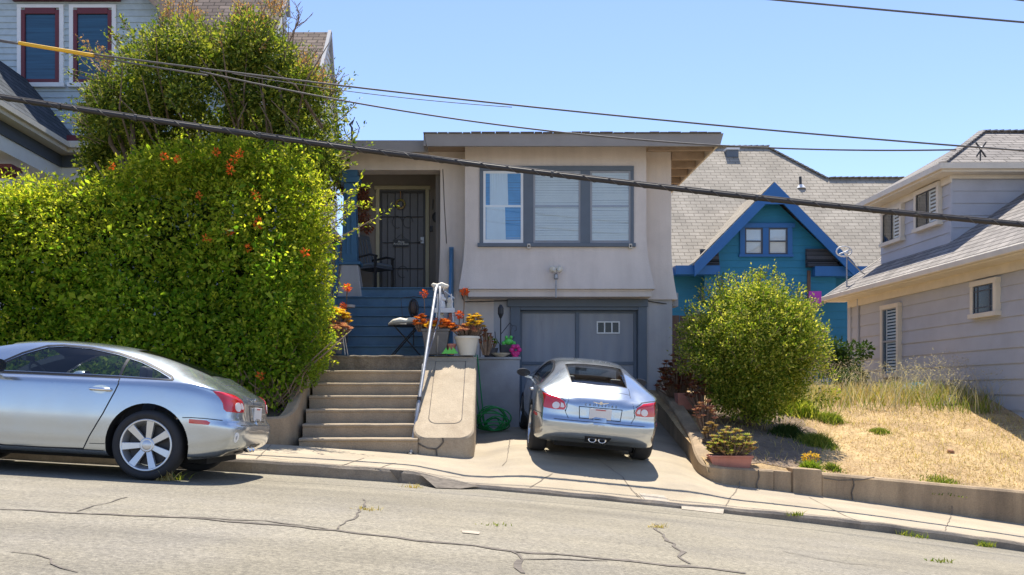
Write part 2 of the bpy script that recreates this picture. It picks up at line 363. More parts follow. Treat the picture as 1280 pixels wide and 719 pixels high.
# ------------------------------------------------------------------ setting: ground, road, pavement
def zground(x, y):
    zz = zroad(x, min(y, 10.5)) if y < 10.5 else zk(x)
    if y >= 10.5: zz = zz + (1.35 - zz) * ss((y - 13) / 8)
    return zz - .35 - .0 * y
gx = [-900, -400, -150, -60, -35, -20] + list(np.arange(-12, 15, 1.5)) + [20, 35, 60, 150, 400, 900]
gy = [-900, -300, -100, -40, -15, -6, -3, 0, 4, 8, 10.5, 11, 12, 13, 14, 16, 18, 20, 22, 26, 40, 80, 200, 500, 1500]
sheet('ground', gx, gy, lambda x, y: zground(x, y) + (.3 if (y > 22 or y < -4.6) else 0), M['ground'])
xs = [-60, -40, -25] + list(np.arange(-16, 18, .4)) + [25, 40, 60]
sheet('road', xs, list(np.arange(-3, 10.51, .5)), zroad, M['asphalt'])
b = MB()
for i in range(len(xs) - 1):   # far kerb and pavement behind the camera
    x0, x1 = xs[i], xs[i + 1]; b.hexa([(x0, -4.6, zk(x0) - .3), (x1, -4.6, zk(x1) - .3), (x1, -3, zk(x1) - .3), (x0, -3, zk(x0) - .3)], [(x0, -4.6, zk(x0) + .16), (x1, -4.6, zk(x1) + .16), (x1, -3, zk(x1) + .14), (x0, -3, zk(x0) + .14)])
b.build('opposite_pavement', M['concrete'], kind='structure')
fx = sorted(set([round(x, 3) for x in list(np.arange(-16, 18, .15))]))
sheet('pavement', fx, list(np.linspace(10.62, 12.15, 10)), zpave, M['concrete'])
b = MB()
for i in range(len(fx) - 1):
    x0, x1 = fx[i], fx[i + 1]
    def top(x): return zpave(x, 10.62) + .003 + .004 * math.sin(x * 9)
    def fy(x): return 10.5 + .012 * math.sin(x * 5.3) + .008 * math.sin(x * 17)
    def q(x): return [(x, fy(x), zk(x) - .1), (x, fy(x) + .005, max(zk(x) + .004, top(x) - .03)), (x, fy(x) + .03, top(x)), (x, 10.66, top(x)), (x, 10.66, zk(x) - .1)]
    b.add(q(x0) + q(x1), [(k, k + 1, 6 + k, 5 + k) for k in range(4)])
b.build('kerb', M['kerbc'], smooth=False, kind='structure')
# asphalt patch at the end of the full kerb
b = MB(); pc = [W(0, 0, 1)]
pts = [hit(*p) for p in [(524, 603), (540, 597), (566, 601), (600, 610), (575, 612), (545, 611)]]
b.add([(p.x, p.y, zany(p.x, p.y) + .01) for p in pts], [tuple(range(len(pts)))])
b.build('asphalt_patch', M['crack'], kind='structure')
dxs = list(np.arange(-.1, 3.45, .15)) + [3.45]
sheet('driveway', dxs, list(np.linspace(12.15, 16.5, 30)), zdrive, M['concrete'])
# yard
yx = list(np.arange(3.3, 16, .25)); yy = [12.18] + list(np.arange(12.25, 25, .25))
yard = sheet('dry_yard', yx, yy, zyard, M['straw'])
b = MB(); b.box(-16, -.0, 14.6, 27, .2, 1.75); b.build('side_ground', M['earth'], kind='structure')
b = MB()
px_ = [(-14, 12.2), (-2.5, 12.2), (-2.5, 14.6), (-14, 14.6)]
P_ = [(-14, 12.25, 1.15), (-2.95, 12.25, 1.05), (-2.68, 12.5, 1.1), (-2.6, 12.9, 1.3), (-2.58, 14.6, 1.9), (-14, 14.6, 1.9)]
b.add([(x, y, .3) for x, y, z in P_] + P_, [(0, 5, 4, 3, 2, 1), (6, 7, 8, 9, 10, 11)] + [(i, (i + 1) % 6, 6 + (i + 1) % 6, 6 + i) for i in range(6)])
b.build('planting_bed', M['earth'], kind='structure')
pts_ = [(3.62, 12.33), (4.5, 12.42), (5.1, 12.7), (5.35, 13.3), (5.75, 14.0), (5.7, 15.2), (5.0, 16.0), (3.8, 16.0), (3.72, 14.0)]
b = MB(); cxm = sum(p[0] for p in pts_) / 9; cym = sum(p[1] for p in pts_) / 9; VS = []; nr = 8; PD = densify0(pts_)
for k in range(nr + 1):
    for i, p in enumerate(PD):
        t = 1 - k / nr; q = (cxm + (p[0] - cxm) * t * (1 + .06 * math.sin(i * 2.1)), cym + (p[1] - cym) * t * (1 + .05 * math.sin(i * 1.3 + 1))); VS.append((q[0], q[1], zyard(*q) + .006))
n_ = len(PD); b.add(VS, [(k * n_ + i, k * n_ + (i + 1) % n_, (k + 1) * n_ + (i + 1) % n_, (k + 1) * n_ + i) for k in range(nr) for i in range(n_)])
b.build('bare_soil_shade', M['soil'], kind='structure')  # bare brown soil; its dark tone also paints the shade under the bush
# cracks and joints
b = MB()
def rib(pxs, wd, jit, f=zany): ribbon(b, [hit(*p) for p in pxs], wd, f, .005, jit)
rib([(0, 637), (90, 641), (210, 647), (330, 655), (420, 664), (520, 676), (640, 689), (760, 700), (860, 709), (930, 716)], .055, .035)
rib([(420, 664), (330, 652), (200, 645)], .025, .03); rib([(640, 689), (655, 699), (700, 700), (760, 702)], .03, .03)
rib([(815, 655), (835, 672), (850, 690), (858, 705)], .035, .04); rib([(458, 625), (450, 640), (425, 662)], .018, .03)
rib([(100, 640), (130, 630), (160, 622)], .016, .02); rib([(20, 690), (60, 700), (90, 717)], .012, .03); rib([(980, 690), (1040, 702), (1120, 712)], .015, .03)
rib([(645, 700), (650, 717)], .04, .03)
b.build('road_cracks', M['crack'], kind='structure')
b = MB()
for pxs in ([(456, 573), (424, 588)], [(495, 579), (470, 596)], [(663, 560), (663, 518)], [(638, 548), (634, 577), (628, 583)], [(745, 573), (778, 597), (790, 613), (798, 622)],
            [(340, 556), (318, 578)], [(1012, 622), (1050, 642), (1075, 655)], [(925, 605), (905, 640)], [(1190, 640), (1180, 668)], [(690, 592), (660, 612)]):
    rib(pxs, .013, .01)
rib([(262, 560), (330, 572), (420, 582), (500, 590), (580, 598)], .01, .012)
b.build('pavement_joints', M['joint'], kind='structure')
b = MB()
def patch_px(pts, dz=.006): P = [hit(*p) for p in pts]; b.add([(p.x, p.y, zany(p.x, p.y) + dz) for p in P], [tuple(range(len(P)))])
patch_px([(577, 663), (600, 666), (599, 669), (578, 667)]); patch_px([(1072, 653), (1125, 660), (1124, 663), (1072, 656)]); patch_px([(852, 634), (905, 640), (904, 643), (852, 637)])
b.build('white_marks', M['white_mark'], kind='structure')
c4 = [hit(*p) for p in [(795, 617), (832, 620), (840, 631), (806, 630)]]
r = empty('utility_cover', c4[0], label='small light concrete utility box lid set in the pavement at the driveway edge', cat='utility cover')
b = MB(); mid = sum((Vector(p) for p in c4), Vector()) / 4
def ins(k, dz): return [tuple(mid + (Vector(p) - mid) * k + Vector((0, 0, dz)) - Vector(c4[0])) for p in c4]
b.hexa(ins(1, -.02), ins(1, .008)); b.build('frame', M['concrete'], r)
b = MB(); b.hexa(ins(.84, .008), ins(.84, .014)); b.build('lid', M['white_mark'], r)
# ------------------------------------------------------------------ concrete stairs, cheek wall, landing, walls
LZ = 2.09
r = empty('concrete_stairs', (-1.6, 13, 1.0), label='weathered concrete front steps climbing from the pavement to the landing', cat='steps')
def rel(mb, o): mb.v = [(x - o.location.x, y - o.location.y, z - o.location.z) for x, y, z in mb.v]; return mb
tops = [EYE + (HY - p) * (12.15 + .3 * i) / F for i, p in enumerate([548, 530, 511.5, 494.5, 478.5, 463])] + [LZ]
for i in range(7):
    y0 = 12.15 + .3 * i; y1 = y0 + (.36 if i < 6 else .6)
    xl = -2.42 - .008 * i; xr = -.76
    b = MB(); n = 18
    z1 = tops[i]; prof = [(y0 + .015, (tops[i - 1] - .05 if i else .2)), (y0 + .006, z1 - .05), (y0 - .012, z1 - .035), (y0 - .012, z1 - .012), (y0 + .005, z1), (y1, z1 + .003)]
    vs = []
    for k in range(n + 1):
        x = xl + (xr - xl) * k / n
        wob = .0015 * math.sin(k * .7 + i * 3) + (random.uniform(-.010, .004) if i == 6 else random.uniform(-.0015, .001))
        vs += [(x, py_ + wob, pz + (wob if j > 1 else 0)) for j, (py_, pz) in enumerate(prof)]
    b.add(vs, [(k * 6 + j, (k + 1) * 6 + j, (k + 1) * 6 + j + 1, k * 6 + j + 1) for k in range(n) for j in range(5)])
    rel(b, r).build('step', M['stepd'] if i == 6 else M['stepc'], r, label='rough dark uppermost step' if i == 6 else None)
# landing slab
r = empty('landing', (-.8, 15, 2), label='raised concrete landing with a grey block wall, between front steps and blue stairs', cat='landing')
b = MB(); b.box(-3.2, .02, 14.3, 16.38, 1.2, LZ); b.box(.02, .03, 14.6, 16.38, .5, LZ); rel(b, r).build('slab', M['stepc'], r)
b = MB(); b.box(.032, .82, 14.95, 16.38, .4, LZ - .03); rel(b, r).build('block_wall', M['blockc'], r, bevel=.01)
b = MB(); b.box(.03, .84, 14.93, 16.38, LZ - .029, LZ + .01); rel(b, r).build('cap', M['blockc'], r, bevel=.006)
# cheek wall: sloping slab with rounded front
r = empty('cheek_wall', (-.38, 13, .6), label='broad sloping concrete side wall of the front steps with a rounded cracked lower end', cat='wall')
def outline(x0, x1, y0, rad, y1, n=8, sk=.045):
    P = [(x1 + sk, y1), (x0 + sk, y1)]
    for k in range(n + 1):
        t = math.pi * (1 + k / n / 2); P.append((x0 + rad + rad * math.cos(t), y0 + rad + rad * math.sin(t)))
    for k in range(n + 1):
        t = math.pi * (1.5 + k / n / 2); P.append((x1 - rad + rad * math.cos(t), y0 + rad + rad * math.sin(t)))
    return P
def topz(y): return .90 + (y - 12.2) * (2.05 - .90) / 1.8
def slabm(b, P, zb, zt, inset=0):
    n = len(P); vs = [(x, y, zb) for x, y in P] + [(x, y, zt(y) - .02) for x, y in P]
    cx_ = sum(p[0] for p in P) / n; cy_ = sum(p[1] for p in P) / n
    vs += [(x + (cx_ - x) * .05, y + (cy_ - y) * .012, zt(y + (cy_ - y) * .012) + .004) for x, y in P]
    b.add(vs, [tuple(range(2 * n, 3 * n))] + [(i, (i + 1) % n, n + (i + 1) % n, n + i) for i in range(n)] + [(n + i, n + (i + 1) % n, 2 * n + (i + 1) % n, 2 * n + i) for i in range(n)])
b = MB(); P = outline(-.83, .03, 12.13, .2, 14.0); slabm(b, P, .35, topz); b.box(-.785, .075, 13.99, 14.4, .5, 2.06); rel(b, r).build('wall_body', M['cheekc'], r)
b = MB(); P2 = outline(-.63, -.14, 12.42, .12, 13.9); n_ = len(P2)
vs = [(x, y, topz(y) + .008) for x, y in P2] + [(-.385 + (x + .385) * .955, 13.16 + (y - 13.16) * .986, topz(13.16 + (y - 13.16) * .986) + .008) for x, y in P2]
b.add(vs, [(i, (i + 1) % n_, n_ + (i + 1) % n_, n_ + i) for i in range(n_)]); rel(b, r).build('groove', M['crack'], r)
b = MB()
def front_crack(pts, wd):
    for i in range(len(pts) - 1): b.bar(pts[i], pts[i + 1], wd, wd)
cf = [(-.80, .82), (-.72, .76), (-.62, .715), (-.5, .70), (-.45, .74), (-.40, .80), (-.41, .86)]
front_crack([(x, 12.13 + (.2 - math.sqrt(max(0, .04 - max(0, -.63 - x) ** 2))) - .0, z) for x, z in cf], .022)
front_crack([(-.5, 12.125, .70), (-.49, 12.125, .6), (-.47, 12.125, .53)], .02)
rel(b, r).build('crack', M['crack'], r)
# left planter wall, curved at the stairs
r = empty('planter_wall', (-3, 12.15, .7), label='curved concrete planter wall left of the front steps under the vine hedge', cat='wall')
pth = [(-12, 12.13, 1.62), (-8, 12.13, 1.4), (-5, 12.13, 1.24), (-3.6, 12.13, 1.17), (-3.1, 12.13, 1.15), (-2.8, 12.15, 1.15), (-2.62, 12.22, 1.17), (-2.52, 12.4, 1.26), (-2.49, 12.7, 1.45), (-2.49, 13.2, 1.76), (-2.50, 13.7, 2.05), (-2.50, 14.3, 2.12)]
def walls(b, pth, wd, zb, side=1, cap=.03):
    V = []
    for i, p in enumerate(pth):
        a_ = Vector(pth[max(0, i - 1)][:2]); c_ = Vector(pth[min(len(pth) - 1, i + 1)][:2]); d = (c_ - a_).normalized(); nn = Vector((-d.y, d.x)) * side
        x, y, z = p; z0 = zb(x, y) if callable(zb) else zb
        V += [(x, y, z0), (x, y, z - cap), (x + nn.x * cap, y + nn.y * cap, z), (x + nn.x * wd, y + nn.y * wd, z), (x + nn.x * wd, y + nn.y * wd, z0)]
    b.add(V, [(i * 5 + j, (i + 1) * 5 + j, (i + 1) * 5 + j + 1, i * 5 + j + 1) for i in range(len(pth) - 1) for j in range(4)] + [(0, 1, 2, 3, 4), tuple(len(V) - 5 + j for j in range(5))])
def smooth_path(p, n=4):
    out = []
    for i in range(len(p) - 1):
        p0, p1, p2, p3 = [Vector(p[max(0, min(len(p) - 1, k))]) for k in (i - 1, i, i + 1, i + 2)]
        for k in range(n):
            t = k / n; out.append(tuple(.5 * ((2 * p1) + (p2 - p0) * t + (2 * p0 - 5 * p1 + 4 * p2 - p3) * t * t + (3 * p1 - p0 - 3 * p2 + p3) * t ** 3)))
    return out + [tuple(p[-1])]
b = MB(); walls(b, smooth_path(pth), .16, .3, 1, .03); rel(b, r).build('wall_body', M['wallc'], r)
# driveway retaining wall + low yard wall
r = empty('retaining_wall', (3.4, 13, .4), label='low concrete retaining wall running down the driveway and along the pavement below the dry yard', cat='wall')
def jit(p, k=.004): return tuple(v + random.uniform(-k, k) for v in p)
pth = smooth_path([(3.47, 16.4, 1.69), (3.44, 15.4, 1.41), (3.40, 14.4, 1.13), (3.34, 13.4, .85), (3.24, 12.65, .62), (3.26, 12.3, .49), (3.42, 12.13, .46), (3.62, 12.1, .445), (4.2, 12.1, .41)], 5)
b = MB(); walls(b, pth, .2, lambda x, y: .0, 1, .025); rel(b, r).build('driveway_section', M['wallc'], r)
b = MB(); walls(b, [(x, 12.1 + .006 * math.sin(x * 7), Fr(x) + .04) for x in np.arange(4.88, 16, .2)], .2, lambda x, y: B(x) - .6, 1, .03); rel(b, r).build('pavement_section', M['wallc'], r)
b = MB(); x0 = 4.19
b.hexa([(4.205, 12.11, -.3), (4.46, 12.11, -.3), (4.46, 12.3, -.3), (4.205, 12.3, -.3)], [(4.205, 12.11, .405), (4.46, 12.11, .385), (4.46, 12.3, .385), (4.205, 12.3, .405)])
b.hexa([(4.465, 12.07, -.3), (4.865, 12.07, -.3), (4.865, 12.36, -.3), (4.465, 12.36, -.3)], [(4.465, 12.07, .44), (4.865, 12.07, .415), (4.865, 12.36, .415), (4.465, 12.36, .44)])
rel(b, r).build('pier', M['wallc'], r, bevel=.012, label='square pier in the low wall')
b = MB(); 
for xx, zz in ((3.98, .42), (5.3, .3)):
    front = [(xx, 12.085, zz), (xx + .015, 12.085, zz - .1), (xx - .02, 12.085, zz - .2), (xx, 12.085, zz - .32)]
    for i in range(3): b.bar(front[i], front[i + 1], .012, .012)
P5 = [(4.9, .30), (5.1, .27), (5.4, .275), (5.6, .31)]
for i in range(3): b.bar((P5[i][0], 12.095, P5[i][1]), (P5[i + 1][0], 12.095, P5[i + 1][1]), .012, .012)
rel(b, r).build('crack', M['crack'], r)
# ------------------------------------------------------------------ main house
H = empty('bungalow', (1, 16, 1), label='grey stucco bungalow with a projecting triple window above a panelled garage door', cat='house')
def hp(mb, name, m, parent=None, **k):
    if parent is None: return rel(mb, H).build(name, m, H, **k)
    return rel(mb, H).build(name, m, parent, **k)
YB, YG, YD, YF = 16.0, 16.4, 17.7, 15.4
def flare_wall(b, prof, y, yb):  # prof: list of (z, x0, x1) bottom->top at front plane y, with depth to yb
    V = []
    for z, x0, x1, yo in prof: V += [(x0, y - yo, z), (x1, y - yo, z), (x1, yb, z), (x0, yb, z)]
    n = len(prof); fs = [(4 * i + k, 4 * i + (k + 1) % 4, 4 * i + 4 + (k + 1) % 4, 4 * i + 4 + k) for i in range(n - 1) for k in range(4)]
    b.add(V, fs + [(3, 2, 1, 0), tuple(4 * n - 4 + k for k in range(4))])
b = MB()
pr = []
for k in range(9):
    t = k / 8; z = 3.385 + 1.1 * t; f_ = (1 - t) ** 2
    pr.append((z, -.13 - .115 * f_, 3.21 + .15 * f_, .10 * f_))
flare_wall(b, pr + [(6.2, -.13, 3.21, 0)], YB, 16.9)
pr = [(3.24 + 1.1 * k / 8, .4, 3.76 + .11 * (1 - k / 8) ** 2, .05 * (1 - k / 8) ** 2) for k in range(9)]
flare_wall(b, pr + [(6.2, .4, 3.76, 0)], YG, 27)
b.box(-.6, .41, YG, 17.0, 3.6, 6.2)
hp(b, 'upper_wall', M['stucco'])
b = MB()   # porch header wall and curved jamb
b.box(-2.47, -.6, YG, 16.75, 5.69, 6.2)
V = []
for k in range(12):
    t = k / 11; z = 5.688 - (5.688 - 2.0) * t; x = -.6 - (.16 * max(0, (t - .33) / .67) ** 1.7)
    V += [(x, YG, z), (-.598, YG, z), (-.598, 16.75, z), (x, 16.75, z)]
b.add(V, [(4 * i + k, 4 * i + (k + 1) % 4, 4 * i + 4 + (k + 1) % 4, 4 * i + 4 + k) for i in range(11) for k in range(4)])
b.box(-.598, .41, YG, 17.0, 2.0, 3.599)
hp(b, 'porch_wall', M['stucco'])
b = MB(); b.box(.41, .73, YG + .002, 17, .6, 3.24); b.box(3.25, 3.78, YG, 27, .6, 3.24); b.box(.73, 3.25, YG + .002, 17, 3.235, 3.3); b.box(.41, .735, 16.9, 27, .6, 3.6)
hp(b, 'lower_wall', M['stucco_low'])
b = MB(); b.box(-.07, 3.31, YB - .03, YG + .05, 3.25, 3.384); b.box(-.07, 3.31, YB - .045, YB - .03, 3.35, 3.384)
hp(b, 'bay_base', M['stucco'], bevel=.006)
# roofs
b = MB()
def hip(b, x0, x1, y0, y1, z, p, h):
    t = h / p; b.hexa([(x0, y0, z), (x1, y0, z), (x1, y1, z), (x0, y1, z)], [(x0 + t, y0 + t, z + h), (x1 - t, y0 + t, z + h), (x1 - t, y1 - t, z + h), (x0 + t, y1 - t, z + h)])
hip(b, -.86, 4.45, 15.36, 28, 6.072, .2, .45); hip(b, -2.9, 1.0, 15.78, 28, 6.07, .17, .38)
ro = hp(b, 'roof', M['sh_house'])
b = MB()   # ragged shingle edge
x = -.86
while x < 4.4:
    w_ = random.uniform(.14, .26); b.box(x, x + w_ - .012, 15.335, 15.5, 6.073, 6.085 + random.uniform(0, .014)); x += w_
hp(b, 'shingle_edge', M['sh_house'], ro)
b = MB()
b.poly_prism([(-.84, 15.37, 6.07), (4.45, 15.37, 6.07), (4.40, 15.41, 5.862), (-.80, 15.41, 5.862)], (0, .05, 0))
b.poly_prism([(-2.88, 15.79, 6.068), (-.83, 15.79, 6.068), (-.79, 15.82, 5.87), (-2.86, 15.82, 5.87)], (0, .05, 0))
b.box(-.86, -.815, 15.43, 15.79, 5.87, 6.068)
hp(b, 'fascia', M['fascia'])
b = MB(); b.box(-.86, 4.40, 15.45, 28, 6.03, 6.06); b.box(-2.86, -.87, 15.88, 28, 6.03, 6.06)
hp(b, 'soffit', M['soffit'])
b = MB(); b.poly_prism([(4.38, 15.47, 5.90), (4.42, 15.47, 5.90), (4.45, 15.47, 6.06), (4.38, 15.47, 6.06)], (0, 12.4, 0)); hp(b, 'side_fascia', M['cream'])
b = MB(); b.box(-2.9, -2.86, 15.9, 28, 5.90, 6.06); hp(b, 'side_fascia', M['soffit'])
for i in range(9):
    y = 15.75 + .62 * i; b = MB(); b.box(3.2 if i == 0 else 3.77, 4.375, y, y + .07, 5.88, 6.028); hp(b, 'rafter', M['soffit'])
for i in range(6):
    y = 16.4 + .62 * i; b = MB(); b.box(-2.86, -2.48, y, y + .07, 5.88, 6.028); hp(b, 'rafter', M['soffit'])
b = MB(); b.box(3.22, 3.9, 15.46, 15.52, 5.93, 6.028); hp(b, 'soffit_patch', M['soffit_red'], label='peeling red board under the right eave')
# left side wall of house behind the porch
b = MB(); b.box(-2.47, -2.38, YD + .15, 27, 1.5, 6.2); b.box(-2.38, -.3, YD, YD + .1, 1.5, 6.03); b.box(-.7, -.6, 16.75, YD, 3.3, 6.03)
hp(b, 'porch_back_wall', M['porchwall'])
b = MB(); b.box(-2.5, -.6, YG + .02, YD, 3.36, 3.47); hp(b, 'porch_floor', M['slate_dark'])
# windows (bay)
wz0, wz1 = 4.18, 5.665
def W3(px): return (px - CX) * YB / F
def Z3(py): return EYE + (HY - py) * YB / F
r3 = MB(); y0 = YB - .035
r3.box(W3(599.5), W3(792), y0, YB + .01, Z3(214), Z3(208)); r3.box(W3(597), W3(794), y0 - .03, YB + .01, Z3(309), Z3(304.5))
for a_, c_ in ((599.5, 604), (654, 666.5), (725.5, 737.5), (788, 792)): r3.box(W3(a_), W3(c_), y0 + .003, YB + .01, Z3(304.4), Z3(214.1))
wf = hp(r3, 'window_surround', M['slate'], bevel=.004)
for i, (a_, c_) in enumerate(((604, 654), (666.5, 725.5), (737.5, 788))):
    x0, x1 = W3(a_), W3(c_); z0, z1 = Z3(304.3), Z3(214.2); zm = Z3(258); t = .045 if i == 0 else .034
    fm = M['white'] if i == 0 else M['door_grey']
    b = MB(); yy0 = YB - .022
    b.box(x0, x0 + t, yy0, YB + .04, z0, z1); b.box(x1 - t, x1, yy0, YB + .04, z0, z1); b.box(x0 + t, x1 - t, yy0 + .002, YB + .04, z1 - t, z1); b.box(x0 + t, x1 - t, yy0 + .002, YB + .04, z0, z0 + t * 1.5)
    b.box(x0 + t, x1 - t, yy0 + .004, YB + .03, zm - .02, zm + .02)
    s_ = hp(b, 'window_sash', fm, label='white sash with blue blind and curtain' if i == 0 else None)
    b = MB(); b.box(x0 + t, x1 - t, YB - .020, YB - .017, z0 + t, z1 - t); hp(b, 'pane', M['glass'], s_)
    b = MB(); b.box(x0 + t, x1 - t, YB - .0014, YB - .0006, z0 + t, z1 - t); hp(b, 'room_dark', M['slate_dark'], s_)
    b = MB(); nsl = 27
    for k in range(nsl):
        zz = z0 + .05 + (z1 - z0 - .08) * k / nsl + random.uniform(-.002, .002); sg = .004 * math.sin(k * .9)
        b.add([(x0 + t, YB - .0125, zz), (x1 - t, YB - .0125, zz + sg), (x1 - t, YB - .003, zz + .0455 + sg), (x0 + t, YB - .003, zz + .0455)], [(0, 1, 2, 3)])
    hp(b, 'blind', M['blind_blue'] if i == 0 else M['blind'], s_)
    if i == 0:
        b = MB()
        for (ca, cb, zt_, zb_) in ((.12, .62, z1 - t, zm), (.02, .55, zm, z0 + .06)):
            V = []; n = 40
            for k in range(n + 1):
                u = ca + (cb - ca) * k / n; xx = x0 + t + (x1 - x0 - 2 * t) * u; yv = YB - .0145 + .0015 * math.sin(k * 1.1)
                V += [(xx, yv, zt_), (xx + .02 * math.sin(k), yv, zb_)]
            b.add(V, [(2 * k, 2 * k + 2, 2 * k + 3, 2 * k + 1) for k in range(n)])
        hp(b, 'curtain', M['curtain'], s_)
# garage
def WG(px): return (px - CX) * YG / F
def ZG(py): return EYE + (HY - py) * YG / F
b = MB(); y0 = YG - .06
b.box(WG(634), WG(809), y0 - .02, YG + .1, ZG(384), ZG(374.5)); b.box(WG(638), WG(650), y0, YG + .2, .7, ZG(384.1)); b.box(WG(797), WG(808), y0, YG + .2, .7, ZG(384.1)); b.box(WG(650), WG(797), y0 + .02, YG + .2, ZG(388), ZG(384.1))
hp(b, 'garage_surround', M['slate'], bevel=.006)
yd = YG + .12
b = MB(); xs3 = [WG(650) + .002, WG(653), WG(720), WG(724.5), WG(793), WG(797) - .002]
for (a_, c_) in ((0, 1), (2, 3), (4, 5)): b.box(xs3[a_], xs3[c_], yd - .04, yd + .02, .72, ZG(388) - .002)
for (a_, c_) in ((1, 2), (3, 4)):
    for z0, z1 in ((ZG(391), ZG(388.2)), (ZG(456), ZG(452)), (.72, .9)): b.box(xs3[a_], xs3[c_], yd - .038, yd + .02, z0, z1)
gd = hp(b, 'garage_door', M['slate'], bevel=.004)
for (a_, c_) in ((1, 2), (3, 4)):
    for z0, z1 in ((ZG(452), ZG(391)), (.9, ZG(456))):
        b = MB(); b.box(xs3[a_] + .001, xs3[c_] - .001, yd - .012, yd + .02, z0 + .001, z1 - .001); hp(b, 'door_panel', M['door_grey'], gd)
b = MB(); xa, xb, za, zb = WG(747.5), WG(775), ZG(416), ZG(402); yv = yd - .03
ww = (xb - xa) / 3
for k in range(4): b.box(xa + ww * k - .012, xa + ww * k + .012, yv, yd - .01, za, zb)
b.box(xa - .012, xb + .012, yv - .003, yd - .01, za - .012, za + .012); b.box(xa - .012, xb + .012, yv - .003, yd - .01, zb - .012, zb + .012)
gw = hp(b, 'door_window', M['white'], gd)
b = MB(); b.box(xa, xb, yd - .02, yd - .014, za, zb); hp(b, 'pane', M['darkglass'], gw)
b = MB(); b.box(WG(650), WG(797), yd + .03, yd + .1, .5, ZG(388)); hp(b, 'garage_interior', M['room'])
# porch column
b = MB()
b.hexa([(-2.46, YG - .02, 3.95), (-2.17, YG - .02, 3.95), (-2.17, YG + .27, 3.95), (-2.46, YG + .27, 3.95)], [(-2.42, YG + .01, 5.45), (-2.2, YG + .01, 5.45), (-2.2, YG + .24, 5.45), (-2.42, YG + .24, 5.45)])
b.box(-2.50, -2.12, YG - .05, YG + .3, 5.45, 5.56); b.box(-2.45, -2.16, YG - .02, YG + .28, 5.56, 5.689); b.box(-2.52, -2.10, YG - .06, YG + .32, 3.9, 3.96)
for s_ in (-2.36, -2.27): b.box(s_ - .012, s_ + .012, YG - .03, YG, 4.1, 5.3)
co = hp(b, 'porch_column', M['slate'], bevel=.008)
co.data.materials.clear(); co.data.materials.append(M['blue_post'])
b = MB(); b.hexa([(-2.58, YG - .12, 2.9), (-2.02, YG - .12, 2.9), (-2.02, YG + .4, 2.9), (-2.58, YG + .4, 2.9)], [(-2.47, YG - .03, 3.899), (-2.15, YG - .03, 3.899), (-2.15, YG + .3, 3.899), (-2.47, YG + .3, 3.899)])
hp(b, 'column_base', M['stucco_low'], bevel=.02)
b = MB(); b.bar((-2.58, YG - .6, 2.1), (-2.5, YG - .12, 4.3), .05, .12); b.box(-2.68, -2.55, 15.2, YG - .12, 2.05, 3.2); hp(b, 'stair_side_board', M['blue_post'])
# blue stairs
for k in range(7):
    zt = 3.47 - .195 * k; y = YG - .235 * k
    b = MB(); b.box(-2.53, -.62 if k else -.62, y - .02, y + .0, zt - .19, zt - .028); b.box(-2.55, -.6, y - .05, y + .28, zt - .026, zt)
    if k == 6: b = MB(); b.box(-2.53, -.62, y - .02, y, LZ, zt - .028); b.box(-2.55, -.6, y - .05, y + .28, zt - .026, zt)
    hp(b, 'porch_step', M['blue_step'], bevel=.005)
b = MB(); b.box(-.6, -.52, YG - .03, YG + .0, 3.3, 4.55); b.box(-.56, -.5, YG - .06, YG - .02, 3.2, 4.3)
b.tube([(-.42, YG - .06, 2.1), (-.42, YG - .06, 4.22)], .05); b.tube([(-.42, YG - .06, 4.2), (-.42, YG - .3, 3.8), (-.42, 15.2, 2.9)], .03)
b.v = [(x + .0, y, z) for x, y, z in b.v]
b2 = MB(); b2.box(-.43, -.345, YG - .09, YG - .01, 2.1, 4.22); b2.bar((-.39, YG - .1, 4.15), (-.39, 15.0, 2.95), .05, .09); b2.box(-.42, -.34, 14.98, 15.06, 2.1, 3.0)
hp(b2, 'stair_railing', M['blue_post'], bevel=.005)
# front door
def WD(px): return (px - CX) * YD / F
def ZD(py): return EYE + (HY - py) * YD / F
b = MB(); b.box(WD(470), WD(474.5), YD - .05, YD, 3.47, ZD(234)); b.box(WD(532), WD(536.5), YD - .05, YD, 3.47, ZD(234)); b.box(WD(468), WD(538), YD - .06, YD, ZD(237.5), ZD(233))
df = hp(b, 'door_frame', M['yellow_cream'], bevel=.004)
b = MB(); b.box(WD(474.5), WD(532), YD - .012, YD - .001, 3.47, ZD(237.6)); fd = hp(b, 'front_door', M['greydoor'])
b = MB(); x0, x1 = WD(475.5), WD(531.5); z0, z1 = 3.48, ZD(239.5); yv = YD - .04
for xx in (x0, x1 - .04): b.box(xx, xx + .04, yv - .01, yv + .02, z0, z1)
for zz in (z0, z1 - .04): b.box(x0 + .04, x1 - .04, yv - .008, yv + .018, zz, zz + .04)
for k in range(1, 6): xx = x0 + (x1 - x0) * k / 6; b.tube([(xx, yv, z0), (xx, yv, z1)], .008, 5)
for k in range(1, 4): zz = z0 + (z1 - z0) * k / 4; b.tube([(x0, yv, zz), (x1, yv, zz)], .008, 5)
for (cx_, cz_) in ((.38, .7), (.62, .7), (.5, .22)):
    X_, Z_ = x0 + (x1 - x0) * cx_, z0 + (z1 - z0) * cz_; b.tube([(X_ + .1 * math.cos(t_), yv - .004, Z_ + .12 * math.sin(t_)) for t_ in np.linspace(0, 5.2, 14)], .006, 5)
sg = hp(b, 'security_gate', M['iron'])
b = MB(); b.box(WD(526), WD(530), yv - .03, yv, ZD(305), ZD(297)); b.tube([(WD(528), yv - .05, ZD(302)), (WD(524), yv - .06, ZD(302))], .012); hp(b, 'lock', M['steel'], sg)
b = MB()
for t_ in np.linspace(0, 2 * math.pi, 40)[:-1]:
    c_ = Vector((WD(501) + .0, yv - .03, ZD(256))) + Vector((math.cos(t_), 0, math.sin(t_))) * .085; b.ball(c_, .022, 4)
